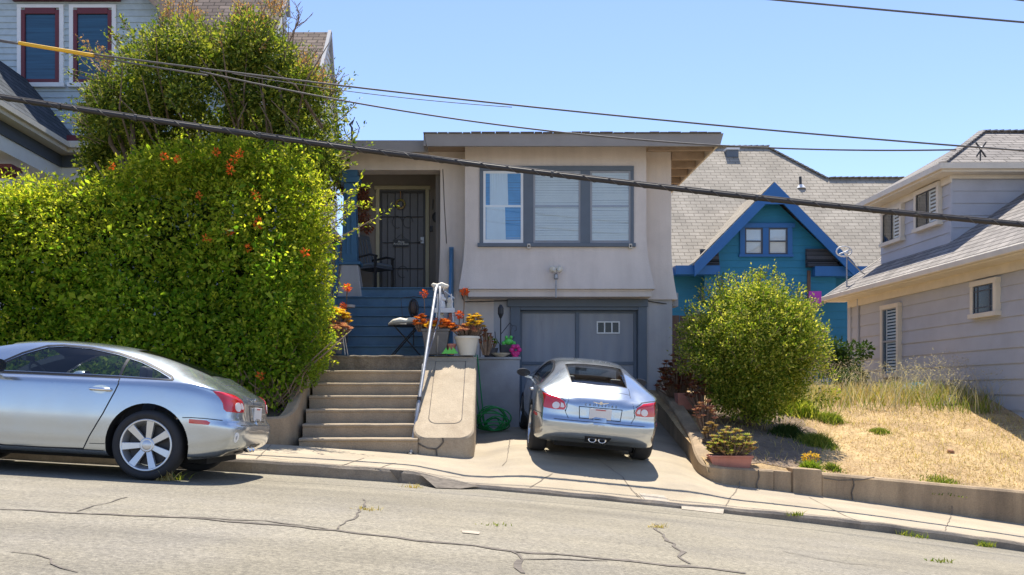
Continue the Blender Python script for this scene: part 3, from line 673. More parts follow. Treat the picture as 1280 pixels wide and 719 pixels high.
b.bar((WD(501), yv - .02, ZD(249)), (WD(501), yv - .02, ZD(240)), .02, .004)
tag(hp(b, 'wreath', M['succ_green']), kind=None)
b = MB(); b.box(WD(492), WD(511), yv - .035, yv - .015, ZD(309), ZD(300)); b.bar((WD(494), yv - .02, ZD(300)), (WD(501.5), yv - .02, ZD(294)), .006, .006); b.bar((WD(509), yv - .02, ZD(300)), (WD(501.5), yv - .02, ZD(294)), .006, .006)
sn = hp(b, 'hanging_sign', M['black'])
def text(s_, size, loc, rot, m, parent, ext=.002, name='lettering', width=None, shear=0):
    cu = bpy.data.curves.new(name, 'FONT'); cu.body = s_; cu.size = size; cu.extrude = ext; cu.align_x = 'CENTER'; cu.align_y = 'CENTER'; cu.shear = shear; cu.space_line = .8
    if width: cu.space_character = width
    o = bpy.data.objects.new(name, cu); C.objects.link(o); dg = bpy.context.evaluated_depsgraph_get(); me = bpy.data.meshes.new_from_object(o.evaluated_get(dg)); bpy.data.objects.remove(o)
    o = bpy.data.objects.new(name, me); me.materials.clear(); me.materials.append(m); C.objects.link(o); o.parent = parent; o.location = loc; o.rotation_euler = rot; return o
text('Please\nRemove Shoes', .052, (WD(501.5) - H.location.x, yv - .037 - H.location.y, ZD(304.5) - H.location.z), (R(90), 0, 0), M['white'], sn, shear=.3)
# wall ornaments beside the door
b = MB(); Mx = Matrix.Rotation(R(90), 4, 'X')
b.lathe([(.02, 0), (.075, .0), (.085, .02), (.06, .03), (.05, .02)], (WD(545), YD - .01, ZD(272)), 16, 0, Mx, 1, 1.25); hp(b, 'door_knocker', M['iron'])
b = MB(); b.box(WD(537.5), WD(541), YD - .04, YD, ZD(290), ZD(283)); hp(b, 'mailbox', M['iron'], bevel=.005)
b = MB(); b.lathe([(.02, -.05), (.05, -.04), (.05, .02), (.02, .06)], (WD(548), YD - .12, ZD(236)), 12); b.bar((WD(548), YD - .12, ZD(233)), (WD(548), YD, ZD(233)), .03, .03); pl = hp(b, 'porch_light', M['iron'])
b = MB(); b.ball((WD(547.5), YD - .13, ZD(231)), .04, 8); hp(b, 'bulb', M['white'], pl)
b = MB(); b.tube([(WD(541), YD - .0, ZD(262)), (WD(541), YD - .04, ZD(256)), (WD(541.5), YD - .05, ZD(250))], .01, 5); hp(b, 'hook', M['iron'])
# flood lamp on pipe, window sensors, box, conduit
def T(label, cat, name, mb, m, loc=None, **k):
    c = Vector(loc) if loc is not None else Vector(np.mean(np.array(mb.v), axis=0)); mb.v = [(x - c.x, y - c.y, z - c.z) for x, y, z in mb.v]
    o = mb.build(name, m, **k); o.location = c; return tag(o, label, cat)
r = empty('flood_lamp', W(695, 362, YB - .14), label='small twin floodlight on a grey pipe below the triple window', cat='outdoor lamp')
b = MB(); b.tube([(0, 0, -.15), (0, 0, .26)], .013, 8); b.lathe([(.02, .18), (.04, .2), (.04, .27), (.02, .3)], n=12); b.build('pipe', M['steel'], r)
for s_ in (-1, 1):
    b = MB(); Mr = Matrix.Translation((s_ * .055, -.03, .36)) @ Matrix.Rotation(R(-58), 4, 'X') @ Matrix.Rotation(R(20 * s_), 4, 'Y')
    b.lathe([(.02, -.08), (.03, -.05), (.06, .0), (.062, .03)], n=14, M=Mr); lp = b.build('lamp_head', M['potwhite'], r)
    b = MB(); b.lathe([(.003, .032), (.03, .034), (.055, .03)], n=14, M=Mr); b.build('lens', M['glass'], lp)
for i, (px_s, lab) in enumerate(((661, 'left'), (788, 'right'))):
    b = MB(); p = W(px_s, 308, YB - .05); b.box(p.x - .028, p.x + .028, p.y - .03, p.y + .02, p.z - .045, p.z + .045); s_ = hp(b, 'sill_sensor', M['cream'], bevel=.006)
    b = MB(); b.box(p.x - .014, p.x + .014, p.y - .034, p.y - .03, p.z - .02, p.z + .02); hp(b, 'lens', M['black'], s_)
b = MB(); p = W(847, 375, 16.6); b.box(3.785, 3.93, 16.55, 16.85, p.z - .13, p.z + .13); hp(b, 'meter_box', M['door_grey'], bevel=.01)
b = MB(); b.tube([(-.2, YG - .03, 3.35), (-.15, YG - .03, 3.2), (.1, YG - .02, 3.2), (1.2, YG - .02, 3.24), (3.2, YG - .02, 3.23), (3.6, YG - .02, 3.17), (3.8, YG + .05, 3.15)], .009, 6); hp(b, 'conduit', M['iron'])
b = MB(); b.tube([(-.55, YG - .01, 5.7), (-.52, YG - .012, 5.0), (-.48, YG - .012, 4.3)], .006, 5); hp(b, 'drop_wire', M['iron'])
# antenna on roof
r = empty('roof_antenna', W(440, 180, 16.2), label='small twisted metal antenna on the bungalow roof above the porch', cat='antenna')
b = MB(); b.tube([(0, 0, -.1), (0, 0, .3), (-.04, 0, .36), (.03, 0, .44)], [.02, .022, .025, .012], 6)
b.tube([(-.13, 0, .46), (-.15, 0, .3), (-.1, 0, .15), (0, 0, .06), (.09, 0, .12), (.14, 0, .3), (.08, 0, .42)], .009, 5); b.tube([(-.16, 0, 0), (0, 0, .08), (.08, 0, 0)], .012, 5); b.tube([(0, 0, .35), (.05, 0, .5)], .008, 5)
b.build('mast', M['iron'], r)
# ------------------------------------------------------------------ neighbouring houses
def siding(b, o, u, n, poly, e, lap=.02):
    """lapped boards clipped to a convex polygon given in (u, z) on the plane through o"""
    o = Vector(o); u = Vector(u); n = Vector(n)
    def rng_(z):
        xs_ = []
        for i in range(len(poly)):
            (a0, z0), (a1, z1) = poly[i], poly[(i + 1) % len(poly)]
            if abs(z1 - z0) < 1e-9:
                if abs(z - z0) < 1e-6: xs_ += [a0, a1]
            elif min(z0, z1) - 1e-7 <= z <= max(z0, z1) + 1e-7: xs_.append(a0 + (a1 - a0) * (z - z0) / (z1 - z0))
        return (min(xs_), max(xs_)) if xs_ else None
    zs = sorted({round(p[1], 5) for p in poly}); lo, hi = zs[0], zs[-1]
    z = math.floor(lo / e) * e; brk = set()
    while z < hi: brk.add(round(z, 5)); z += e
    allz = sorted([q for q in brk if lo < q < hi] + zs)
    for i in range(len(allz) - 1):
        z0, z1 = allz[i] + 1e-6, allz[i + 1] - 1e-6
        r0, r1 = rng_(z0), rng_(z1)
        if not r0 or not r1: continue
        f0 = 1 - ((z0 / e) % 1); f1 = 1 - (((z1 - 1e-4) / e) % 1)
        P = lambda uu, zz, f: tuple(o + u * uu + n * lap * f + Vector((0, 0, zz)))
        b.quad(P(r0[0], z0, f0), P(r0[1], z0, f0), P(r1[1], z1, f1), P(r1[0], z1, f1))
        b.quad(P(r0[0], z0, 0), P(r0[1], z0, 0), P(r0[1], z0, f0), P(r0[0], z0, f0))
def local(mb, o): return rel(mb, o)
# ---- grey house on the right: side wall faces the camera's left
RH = empty('grey_house', (12, 18, 1.6), label='grey board-sided house with cream trim and an upper storey, at the right edge', cat='house')
def rp(mb, name, m, parent=None, **k): return rel(mb, RH).build(name, m, parent or RH, **k)
XR = 10.0
b = MB(); siding(b, (XR, 0, 0), (0, 1, 0), (-1, 0, 0), [(14.9, .6), (23, .6), (23, 3.97), (14.9, 3.97)], .29, .022); b.box(XR + .03, 19, 14.9, 22.98, .6, 3.95)
rp(b, 'wall', M['lilac'])
b = MB(); b.box(XR - .05, XR + .1, 22.85, 23.03, .6, 3.95); b.tube([(XR - .05, 22.4, .8), (XR - .05, 22.4, 3.9)], .03)
rp(b, 'corner_board', M['lilac'])
sl_ = .68; XE = 9.5
def zr(x): return 4.07 + (x - XE) * sl_
b = MB(); b.hexa([(XE, 14.6, zr(XE) - .08), (17, 14.6, zr(17) - .08), (17, 23.35, zr(17) - .08), (XE, 23.35, zr(XE) - .08)], [(XE, 14.6, zr(XE)), (17, 14.6, zr(17)), (17, 23.35, zr(17)), (XE, 23.35, zr(XE))])
rp(b, 'roof', M['sh_right'])
b = MB(); b.box(XE - .1, XE - .003, 14.6, 23.4, 3.93, 4.06); b.box(XE - .003, XR + .0, 14.6, 23.3, 3.90, 3.95); rp(b, 'gutter', M['cream'], bevel=.02)
b = MB(); b.box(XR - .06, XR - .02, 14.9, 23.0, 3.72, 3.9); rp(b, 'frieze_board', M['cream'])
b = MB(); b.hexa([(XE - .02, 23.351, zr(XE) - .2), (13.5, 23.351, zr(13.5) - .2), (13.5, 23.4, zr(13.5) - .2), (XE - .02, 23.4, zr(XE) - .2)], [(XE - .02, 23.351, zr(XE) + .01), (13.5, 23.351, zr(13.5) + .01), (13.5, 23.4, zr(13.5) + .01), (XE - .02, 23.4, zr(XE) + .01)])
rp(b, 'verge_board', M['cream'])
XU, YU0, YU1 = 10.6, 19.2, 22.5
b = MB()
siding(b, (XU, 0, 0), (0, 1, 0), (-1, 0, 0), [(YU0, zr(XU) - .02), (YU1, zr(XU) - .02), (YU1, 6.5), (YU0, 6.5)], .28, .022)
siding(b, (0, YU0, 0), (1, 0, 0), (0, -1, 0), [(XU, zr(XU)), (13.9, 6.5), (XU, 6.5)], .27, .02)
b.box(XU + .01, 15, YU0 + .01, YU1, 4, 6.49)
rp(b, 'upper_wall', M['lilac'])
b = MB(); b.box(XU - .03, XU + .02, YU0 - .03, YU0 + .05, zr(XU), 6.49); rp(b, 'corner_board', M['lilac'])
pu = .45; x0, y0, x1, y1, ze = 10.2, 18.84, 17.5, 23.0, 6.46
t_ = (y1 - y0) / 2
b = MB(); b.add([(x0, y0, ze), (x1, y0, ze), (x1, y1, ze), (x0, y1, ze), (x0 + t_, y0 + t_, ze + .45 * t_ + .35), (x1 - .5, y0 + t_, ze + .45 * t_ + .35)], [(0, 1, 5, 4), (1, 2, 5), (2, 3, 4, 5), (3, 0, 4), (3, 2, 1, 0)])
ur = rp(b, 'upper_roof', M['sh_rightx'])
b = MB(); pa, pb = Vector((x0, y0, ze + .01)), Vector((x0 + t_, y0 + t_, ze + .45 * t_ + .37)); n_ = 22
for k in range(n_): q = pa.lerp(pb, (k + .1) / n_); q2 = pa.lerp(pb, (k + 1.05) / n_); b.bar(q, q2 + Vector((0, 0, .02)), .16, .03)
for k in range(34): q = pb + Vector((k * .16, 0, 0)); b.bar(q, q + Vector((.17, 0, .02)), .16, .03)
rp(b, 'ridge_caps', M['sh_rightx'], ur)
b = MB(); b.box(x0 - .08, x0 - .003, y0 - .08, y1, 6.33, 6.455); b.box(x0, x1, y0 - .08, y0 - .003, 6.33, 6.455); b.box(x0, XU, y0, y1, 6.28, 6.33); b.box(XU, x1, y0, YU0 - .03, 6.28, 6.33)
rp(b, 'upper_gutter', M['cream'])
b = MB(); b.box(XU - .06, XU - .025, YU0 - .06, YU1, 6.12, 6.279); b.box(XU - .025, 14.5, YU0 - .065, YU0 - .025, 6.2, 6.279); rp(b, 'upper_frieze', M['cream'])
def side_window(y0, y1, z0, z1, x, name='window', shut=None, sill=True, grid=None, wd=.09):
    b = MB(); xo = x - .09
    b.box(xo, x + .02, y0, y0 + wd, z0 + .051, z1 - wd - .001); b.box(xo, x + .02, y1 - wd, y1, z0 + .051, z1 - wd - .001); b.box(xo - .004, x + .02, y0 - .01, y1 + .01, z1 - wd, z1 + .01); b.box(xo - .03, x + .02, y0 - .03, y1 + .03, z0 - .04, z0 + .05)
    f_ = rp(b, name, M['cream'], bevel=.004)
    a0, a1, c0, c1 = y0 + wd, y1 - wd, z0 + .05, z1 - wd
    b = MB(); t = .025; xo = x - .07
    b.box(xo, x, a0, a0 + t, c0, c1); b.box(xo, x, a1 - t, a1, c0, c1); b.box(xo, x, a0 + t, a1 - t, c0, c0 + t); b.box(xo, x, a0 + t, a1 - t, c1 - t, c1)
    if grid == 'mid': b.box(xo, x, a0 + t, a1 - t, (c0 + c1) / 2 - .02, (c0 + c1) / 2 + .02)
    if grid == 'vert': b.box(xo, x, (a0 + a1) / 2 - .015, (a0 + a1) / 2 + .015, c0 + t, c1 - t)
    if grid == 'lead':
        for k in (1, 4): yv = a0 + (a1 - a0) * k / 5; b.box(xo, x, yv - .012, yv + .012, c0 + t, c1 - t)
        for k in (1, 4): zv = c0 + (c1 - c0) * k / 5; b.box(xo + .002, x, a0 + t, a1 - t, zv - .012, zv + .012)
        for k in (2, 3): yv = a0 + (a1 - a0) * k / 5; b.box(xo + .012, x, yv - .006, yv + .006, c1 - (c1 - c0) / 5, c1 - t); b.box(xo + .012, x, yv - .006, yv + .006, c0 + t, c0 + (c1 - c0) / 5)
    rp(b, 'sash', M['slate_dark'] if grid == 'lead' else M['iron'] if grid == 'vert' else M['door_grey'], f_)
    b = MB(); b.box(x - .060, x - .057, a0 + t, a1 - t, c0 + t, c1 - t); rp(b, 'pane', M['darkglass'] if grid == 'lead' else M['glass'], f_)
    b = MB(); b.box(x - .012, x - .010, a0 + t, a1 - t, c0 + t, c1 - t); rp(b, 'room_dark', M['room'], f_)
    if shut:
        b = MB(); n = int((c1 - c0) / shut[2])
        for k in range(n):
            zz = c0 + .03 + k * shut[2]; b.add([(x - .045, shut[0], zz), (x - .045, shut[1], zz), (x - .025, shut[1], zz + shut[2] * .62), (x - .025, shut[0], zz + shut[2] * .62)], [(0, 1, 2, 3)])
        for yv in (shut[0] - .02, shut[1]): b.box(x - .047, x - .030, yv, yv + .03, c0 + t, c1 - t)
        rp(b, 'shutter', M['white'], f_)
    return f_
def dy(px, X): return X * F / (px - CX)
def zz_(px, py, X): return EYE + (HY - py) * dy(px, X) / F
x = XR - .022
a0, a1 = dy(1251.5, XR), dy(1219, XR); side_window(a0, a1, zz_(1236, 394, XR), zz_(1236, 350, XR), x, grid='lead')
a0, a1 = dy(1128, XR), dy(1105.5, XR); side_window(a0, a1, zz_(1116, 470, XR), zz_(1116, 381, XR), x, grid='mid', shut=(a0 + .1, a0 + .62, .075))
x = XU - .022
a0, a1 = dy(1178.5, XU), dy(1147.5, XU); side_window(a0, a1, zz_(1163, 284, XU), zz_(1163, 234, XU), x, grid='vert', shut=(a0 + .1, a0 + .42, .085))
a0, a1 = dy(1131.5, XU), dy(1106, XU); side_window(a0, a1, zz_(1119, 303, XU), zz_(1119, 260, XU), x, grid='vert', shut=(a0 + .12, a0 + .42, .085))
# antenna and insulator on this house
r = empty('tv_antenna', (9.75, 22.6, 4.3), label='white satellite antenna on a short pole at the eave corner of the grey house', cat='antenna')
b = MB(); b.tube([(0, 0, -.1), (0, 0, .75)], .02); b.tube([(0, 0, .7), (.4, 0, .3), (.75, 0, .12)], .018)
b.build('pole', M['steel'], r); b = MB(); b.tube([(.2 * math.cos(t) - .08, -.02, .85 + .13 * math.sin(t)) for t in np.linspace(0, 2 * math.pi, 17)[:-1]], .02, closed=True); b.tube([(-.2, -.02, .78), (.1, -.02, .9)], .02); b.ball((-.02, -.03, .8), .06, 6); b.build('dish', M['white'], r)
r = empty('service_bracket', (11.0, 18.8, 6.6), label='small cable bracket on the front gutter of the grey house', cat='bracket')
b = MB(); b.tube([(-.1, 0, .3), (.12, 0, -.02)], .018); b.tube([(.12, 0, .3), (-.08, 0, -.0)], .018); b.tube([(0, 0, -.1), (0, 0, .2)], .015); b.build('arms', M['iron'], r)
b = MB(); b.ball((0, -.04, .17), .035, 6); b.build('insulator', M['white'], r)
# ---- teal house behind
TH = empty('teal_house', (11, 30, 1), label='teal house with bright blue gable boards and a large beige shingled roof', cat='house')
def tp(mb, name, m, parent=None, **k): return rel(mb, TH).build(name, m, parent or TH, **k)
YT = 28.0
def WT(px, y=YT): return (px - CX) * y / F
def ZT(py, y=YT): return EYE + (HY - py) * y / F
# main roof: eave at y 28.2, ridge further back
ye, yr_ = 28.25, 33.5
e0 = ZT(336, ye); rz = EYE + (HY - 184) * yr_ / F
xL, xRr = 3.0, (960 - CX) * yr_ / F
yr2 = 32.3; rz2 = EYE + (HY - 226) * yr2 / F
b = MB()
P0 = Vector((xL, ye, e0)); P1 = Vector((WT(1102, ye) + 1.5, ye, e0)); Pr = Vector((xL, yr_, rz)); Pr1 = Vector((xRr, yr_, rz))
sl2 = (rz - e0) / (yr_ - ye)
yq = ye + (rz2 - e0) / sl2
Pm = Vector(((1035 - CX) * yq / F, yq, EYE + (HY - 226) * yq / F)); Pm.z = e0 + sl2 * (yq - ye)
P2 = Vector((16.5, yq, Pm.z)); P3 = Vector((16.5, ye, e0))
Q_ = [Vector((p.x, p.y + .4, e0)) for p in (Pr, Pr1, Pm, P2)]
b.add([P0, P3, P2, Pm, Pr1, Pr] + Q_, [(0, 1, 2, 3, 4, 5), (5, 4, 7, 6), (4, 3, 8, 7), (3, 2, 9, 8)])
b.add([P0 - Vector((0, 0, .12)), P3 - Vector((0, 0, .12)), P3, P0], [(0, 1, 2, 3)])
rf = tp(b, 'roof', M['sh_beige'])
b = MB()
for A, B_ in ((Pr, Pr1), (Pr1, Pm), (Pm, P2)):
    n_ = int((B_ - A).length / .22)
    for k in range(n_): q = A.lerp(B_, k / n_); q2 = A.lerp(B_, (k + 1.1) / n_); b.bar(q + Vector((0, 0, .01)), q2 + Vector((0, 0, .035)), .25, .035)
tp(b, 'ridge_caps', M['sh_beige'], rf)
b = MB(); siding(b, (0, YT + .7, 0), (1, 0, 0), (0, -1, 0), [(3.5, .8), (16, .8), (16, e0), (3.5, e0)], .26, .02)
xa, xb, xc = WT(866), WT(963), WT(1062); zb_, zt_ = ZT(330), ZT(240)
siding(b, (0, YT + .1, 0), (1, 0, 0), (0, -1, 0), [(xa + .4, zb_ - 1.2), (xc - .4, zb_ - 1.2), (xc - .4, zb_ + .2), (xb, zt_ - .1), (xa + .4, zb_ + .2)], .24, .02)
b.box(xa + .5, xc - .5, YT + .12, YT + .7, zb_ - 1.2, zb_)
tp(b, 'wall', M['teal'])
# gable roof
def gab(b, hx, zlo, zhi, y0, y1, th):
    b.hexa([(xb - hx, y0, zlo - th), (xb, y0, zhi - th), (xb, y1, zhi - th), (xb - hx, y1, zlo - th)], [(xb - hx, y0, zlo), (xb, y0, zhi), (xb, y1, zhi), (xb - hx, y1, zlo)])
    b.hexa([(xb, y0, zhi - th), (xb + hx, y0, zlo - th), (xb + hx, y1, zlo - th), (xb, y1, zhi - th)], [(xb, y0, zhi), (xb + hx, y0, zlo), (xb + hx, y1, zlo), (xb, y1, zhi)])
hx = (xc - xa) / 2; zhi = ZT(231)
b = MB(); gab(b, hx, zb_ + .02, zhi + .02, YT - .35, 32, .08); tp(b, 'gable_roof', M['sh_beigey'])
b = MB(); gab(b, hx + .02, zb_ - .06, zhi - .02, YT - .42, YT - .35, .40)
b.add([(xb - .55, YT - .425, zhi - .72), (xb + .55, YT - .425, zhi - .72), (xb, YT - .425, zhi - .06)], [(0, 1, 2)])
tp(b, 'bargeboard', M['blue_trim'])
b = MB(); b.box(WT(843), WT(898), YT - .2, YT + .3, ZT(344), ZT(333)); tp(b, 'eave_board', M['blue_trim'])
b = MB(); b.box(WT(1016), WT(1100), YT - .2, YT + .3, ZT(346), ZT(334)); tp(b, 'eave_board', M['blue_trim'])
for a_, c_, d_ in ((876, 898, 1), (1008, 1046, 0)):
    b = MB(); xx0, xx1 = WT(a_), WT(c_); b.hexa([(xx0 + .2 * 0, YT - .15, ZT(334)), (xx1, YT - .15, ZT(334)), (xx1, YT + .1, ZT(334)), (xx0, YT + .1, ZT(334))], [(xx0 + (.3 if d_ else 0), YT + .02, ZT(311)), (xx1 - (.3 if not d_ else 0), YT + .02, ZT(311)), (xx1, YT + .1, ZT(311)), (xx0, YT + .1, ZT(311))]); tp(b, 'return_roof', M['sh_dark'])
b = MB()
for px0, px1 in ((925.5, 931.5), (954, 961), (985, 991)): b.box(WT(px0), WT(px1), YT + .02, YT + .1, ZT(318), ZT(284.5))
b.box(WT(922), WT(994), YT + .0, YT + .1, ZT(284.5), ZT(279)); b.box(WT(924), WT(992), YT - .01, YT + .1, ZT(321), ZT(318))
tp(b, 'window_trim', M['blue_trim'])
for px0, px1 in ((931.5, 954), (961, 985)):
    b = MB(); xx0, xx1, z0, z1 = WT(px0), WT(px1), ZT(318), ZT(284.5); t = .05; yv = YT + .04
    b.box(xx0, xx0 + t, yv, YT + .09, z0, z1); b.box(xx1 - t, xx1, yv, YT + .09, z0, z1); b.box(xx0 + t, xx1 - t, yv, YT + .09, z0, z0 + t); b.box(xx0 + t, xx1 - t, yv, YT + .09, z1 - t, z1); b.box(xx0 + t, xx1 - t, yv, YT + .09, (z0 + z1) / 2 - .02, (z0 + z1) / 2 + .02)
    wn = tp(b, 'window', M['slate_dark'])
    b = MB(); b.box(xx0 + t, xx1 - t, YT + .055, YT + .06, z0 + t, z1 - t); tp(b, 'pane', M['glass'], wn)
    b = MB(); b.box(xx0 + t, xx1 - t, YT + .07, YT + .075, (z0 + z1) / 2, z1 - t); tp(b, 'blind', M['curtain'], wn)
    b = MB(); b.box(xx0 + t, xx1 - t, YT + .078, YT + .082, z0 + t, z1 - t); tp(b, 'room_dark', M['blind'], wn)
def onroof(px, py):
    y = ye
    while y < 34:
        if W(px, py, y).z <= e0 + sl2 * (y - ye): break
        y += .02
    return W(px, py, y)
p = onroof(914, 193); b = MB(); b.box(p.x - .22, p.x + .22, p.y - .2, p.y + .2, p.z - .15, p.z + .12); sk = tp(b, 'roof_vent', M['slate']); b = MB(); b.box(p.x - .25, p.x + .25, p.y - .25, p.y + .22, p.z + .12, p.z + .19); tp(b, 'vent_cap', M['white'], sk)
p = onroof(1001, 234); b = MB(); b.tube([(p.x, p.y, p.z - .1), (p.x - .02, p.y, p.z + .38)], .05, 8); sk = tp(b, 'vent_pipe', M['iron']); b = MB(); b.lathe([(.17, -.05), (.08, .08)], (p.x, p.y - .02, p.z), 10); tp(b, 'flashing', M['white'], sk)
b = MB(); b.box(WT(1016), WT(1020), YT + .2, YT + .3, 1, ZT(342)); b.box(WT(1010), WT(1014), YT + .05, YT + .15, 2, ZT(338)); tp(b, 'downpipe', M['wood'])
b = MB(); b.box(WT(1012), WT(1028), YT + .55, YT + .66, ZT(385), ZT(364)); tp(b, 'doorway', M['slate_dark'])
b = MB(); p = W(1019, 372, 27.5); b.box(p.x - .2, p.x + .2, p.y, p.y + .02, p.z - .25, p.z + .2); T('small magenta banner hanging on the teal house behind the round bush', 'banner', 'banner', b, M['magenta'])
# brown post fence between bungalow and bush
r = empty('board_fence', (4.3, 17.5, 1.2), label='narrow brown board fence beside the bungalow wall behind the bush', cat='fence')
for k in range(8):
    x0 = 3.85 + .17 * k; b = MB(); b.box(x0, x0 + .155, 17.5, 17.53, 1.0, 3.05 + random.uniform(-.02, .02)); rel(b, r).build('board', M['wood'], r)
b = MB(); b.box(3.85, 5.2, 17.54, 17.58, 2.6, 2.7); rel(b, r).build('rail', M['wood'], r)
# ---- pale victorian on the left
LH = empty('victorian_house', (-9, 20, 1.6), label='tall pale blue shingled house with maroon window sashes behind the hedge on the left', cat='house')
def lp_(mb, name, m, parent=None, **k): return rel(mb, LH).build(name, m, parent or LH, **k)
YV = 18.7
def WL(px, y=YV): return (px - CX) * y / F
def ZL(py, y=YV): return EYE + (HY - py) * y / F
gx0, gz0 = WL(202, 18.5), EYE + 490 * 18.5 / F
xpk = -8.75; zpk = gz0 + (gx0 - xpk)
b = MB(); siding(b, (0, YV, 0), (1, 0, 0), (0, -1, 0), [(-12.6, .5), (-5.3, .5), (-5.3, gz0 - 1.3), (xpk, zpk - .1), (-12.6, zpk - .1 - 3.8)], .135, .02)
b.box(-12.5, -5.31, YV + .02, 24, .5, 8)
lp_(b, 'front_wall', M['paleblue'])
b = MB(); th = .12
b.hexa([(xpk, 18.3, zpk - th), (-4.7, 18.3, zpk - (xpk + 4.7) * -1 - th), (-4.7, 24, zpk - (-4.7 - xpk) - th), (xpk, 24, zpk - th)], [(xpk, 18.3, zpk), (-4.7, 18.3, zpk - (-4.7 - xpk)), (-4.7, 24, zpk - (-4.7 - xpk)), (xpk, 24, zpk)])
b.hexa([(-12.9, 18.3, zpk - 4.15 - th), (xpk, 18.3, zpk - th), (xpk, 24, zpk - th), (-12.9, 24, zpk - 4.15 - th)], [(-12.9, 18.3, zpk - 4.15), (xpk, 18.3, zpk), (xpk, 24, zpk), (-12.9, 24, zpk - 4.15)])
lp_(b, 'gable_roof', M['sh_brown'])
b = MB(); b.hexa([(xpk, 18.24, zpk - .3), (-4.7, 18.24, zpk - (-4.7 - xpk) - .3), (-4.7, 18.299, zpk - (-4.7 - xpk) - .3), (xpk, 18.299, zpk - .3)], [(xpk, 18.24, zpk), (-4.7, 18.24, zpk - (-4.7 - xpk)), (-4.7, 18.299, zpk - (-4.7 - xpk)), (xpk, 18.299, zpk)])
lp_(b, 'gable_board', M['soffit'])
# roof volume A and B with right end walls
def end_vol(x1, ypk, zp, yf, zf, yb, zb, nm, x0=-12.5):
    b = MB(); b.add([(x0, yf, zf), (x1, yf, zf), (x1, ypk, zp), (x0, ypk, zp), (x0, yb, zb), (x1, yb, zb)], [(0, 1, 2, 3), (3, 2, 5, 4)])
    b.add([(x0, yf, zf - .15), (x1 + .06, yf, zf - .15), (x1 + .06, yf, zf), (x0, yf, zf)], [(0, 1, 2, 3)])
    lp_(b, nm + '_roof', M['sh_brown'])
    b = MB(); siding(b, (x1 - .02, 0, 0), (0, 1, 0), (1, 0, 0), [(yf + .05, .5), (yb - .05, .5), (yb - .05, zb - .05), (ypk, zp - .05), (yf + .05, zf - .05)], .2, .03); lp_(b, nm + '_end_wall', M['sidewhite'])
    b = MB(); b.bar((x1 + .04, yf, zf), (x1 + .04, ypk, zp), .09, .12); b.bar((x1 + .04, ypk, zp), (x1 + .04, yb, zb), .09, .12); lp_(b, nm + '_verge', M['door_grey'])
end_vol(-4.93, 23, 12.0, 19.9, 7.6, 23.2, 11.5, 'main')
end_vol(-3.96, 24, 11.44, 21.0, 8.1, 25.6, 8.4, 'rear')
b = MB(); b.box(-12, -4.96, 20.0, 23.1, .5, 7.6); b.box(-12, -4.0, 23.2, 25.5, .5, 8.0); b.box(-4.95, -3.98, 21.05, 25.5, .5, 7.9); lp_(b, 'rear_wall', M['sidewhite'])
b = MB(); b.box(-3.95, -3.3, 20.9, 25.6, 5.3, 5.42); b.box(-3.94, -3.42, 21.2, 25.5, .8, 5.3); lp_(b, 'side_bay', M['sidewhite'])
# windows
for a_, c_ in ((28, 75.5), (93, 141)):
    x0, x1, z0, z1 = WL(a_), WL(c_), ZL(105), ZL(14); t = .085; yv = YV - .07
    b = MB(); tw = .09
    b.box(x0 - tw, x0, yv + .01, YV, z0, z1 + .05); b.box(x1, x1 + tw, yv + .01, YV, z0, z1 + .05); b.box(x0 - tw, x1 + tw, yv + .008, YV, z1 + .05, z1 + .12); b.box(x0 - tw - .03, x1 + tw + .03, yv - .03, YV, z0 - .09, z0)
    tr_ = lp_(b, 'window', M['white'])
    b = MB(); b.box(x0, x0 + t, yv, YV, z0, z1); b.box(x1 - t, x1, yv, YV, z0, z1); b.box(x0 + t, x1 - t, yv, YV, z0, z0 + t); b.box(x0 + t, x1 - t, yv, YV, z1 - t, z1 + .049)
    lp_(b, 'sash', M['maroon'], tr_, bevel=.006)
    b = MB(); b.box(x0 + t, x1 - t, YV - .03, YV - .025, z0 + t, z1 - t); lp_(b, 'pane', M['reflpane'], tr_)
b = MB(); b.box(WL(18), WL(152), YV - .16, YV - .03, ZL(3), ZL(-4)); b.box(WL(14), WL(156), YV - .22, YV - .03, ZL(-4) + .002, ZL(-9))
x = WL(18)
while x < WL(151): b.box(x, x + .035, YV - .2, YV - .161, ZL(3) - .0, ZL(-4)); x += .07
lp_(b, 'window_cornice', M['maroon'])
# porch with moulded cornice
pyf, pyb, pxr = 14.2, 17.7, -8.26; zc = 6.45
b = MB()
def ring(off, z0, z1):
    b.box(-12.9, pxr + off, pyf - off, YV - .03, z0, z1)
def lcor(b, off, z0, z1):   # two boxes: porch side and strip along the wall
    b.box(-12.9, pxr + off, pyf - off, YV - .03, z0, z1); b.box(pxr + off, -6.6, pyb - off, YV - .03, z0, z1)
lcor(b, .12, zc, zc + .10); lcor(b, .05, zc - .08, zc - .002); lcor(b, .02, zc + .102, zc + .16)
lp_(b, 'porch_cornice', M['cream'])
b = MB(); lcor(b, -.18, zc - .32, zc - .082); lp_(b, 'frieze', M['slate_dark'])
b = MB(); lcor(b, -.22, zc - .6, zc - .322); lp_(b, 'porch_beam', M['white'])
b = MB(); zt0 = zc + .162
b.hexa([(-12.9, pyf, zt0), (pxr, pyf, zt0), (pxr, YV - .03, zt0), (-12.9, YV - .03, zt0)], [(-12.9, pyf + 1, zt0 + 1.6), (pxr - 1.3, pyf + 1.3, zt0 + 1.6), (pxr - 1.3, YV - .03, zt0 + 1.6), (-12.9, YV - .03, zt0 + 1.6)])
lp_(b, 'porch_roof', M['sh_dark'])
b = MB(); b.box(pxr, -6.6, pyb, YV - .03, zt0, zt0 + .12); lp_(b, 'pent_roof', M['maroon'])
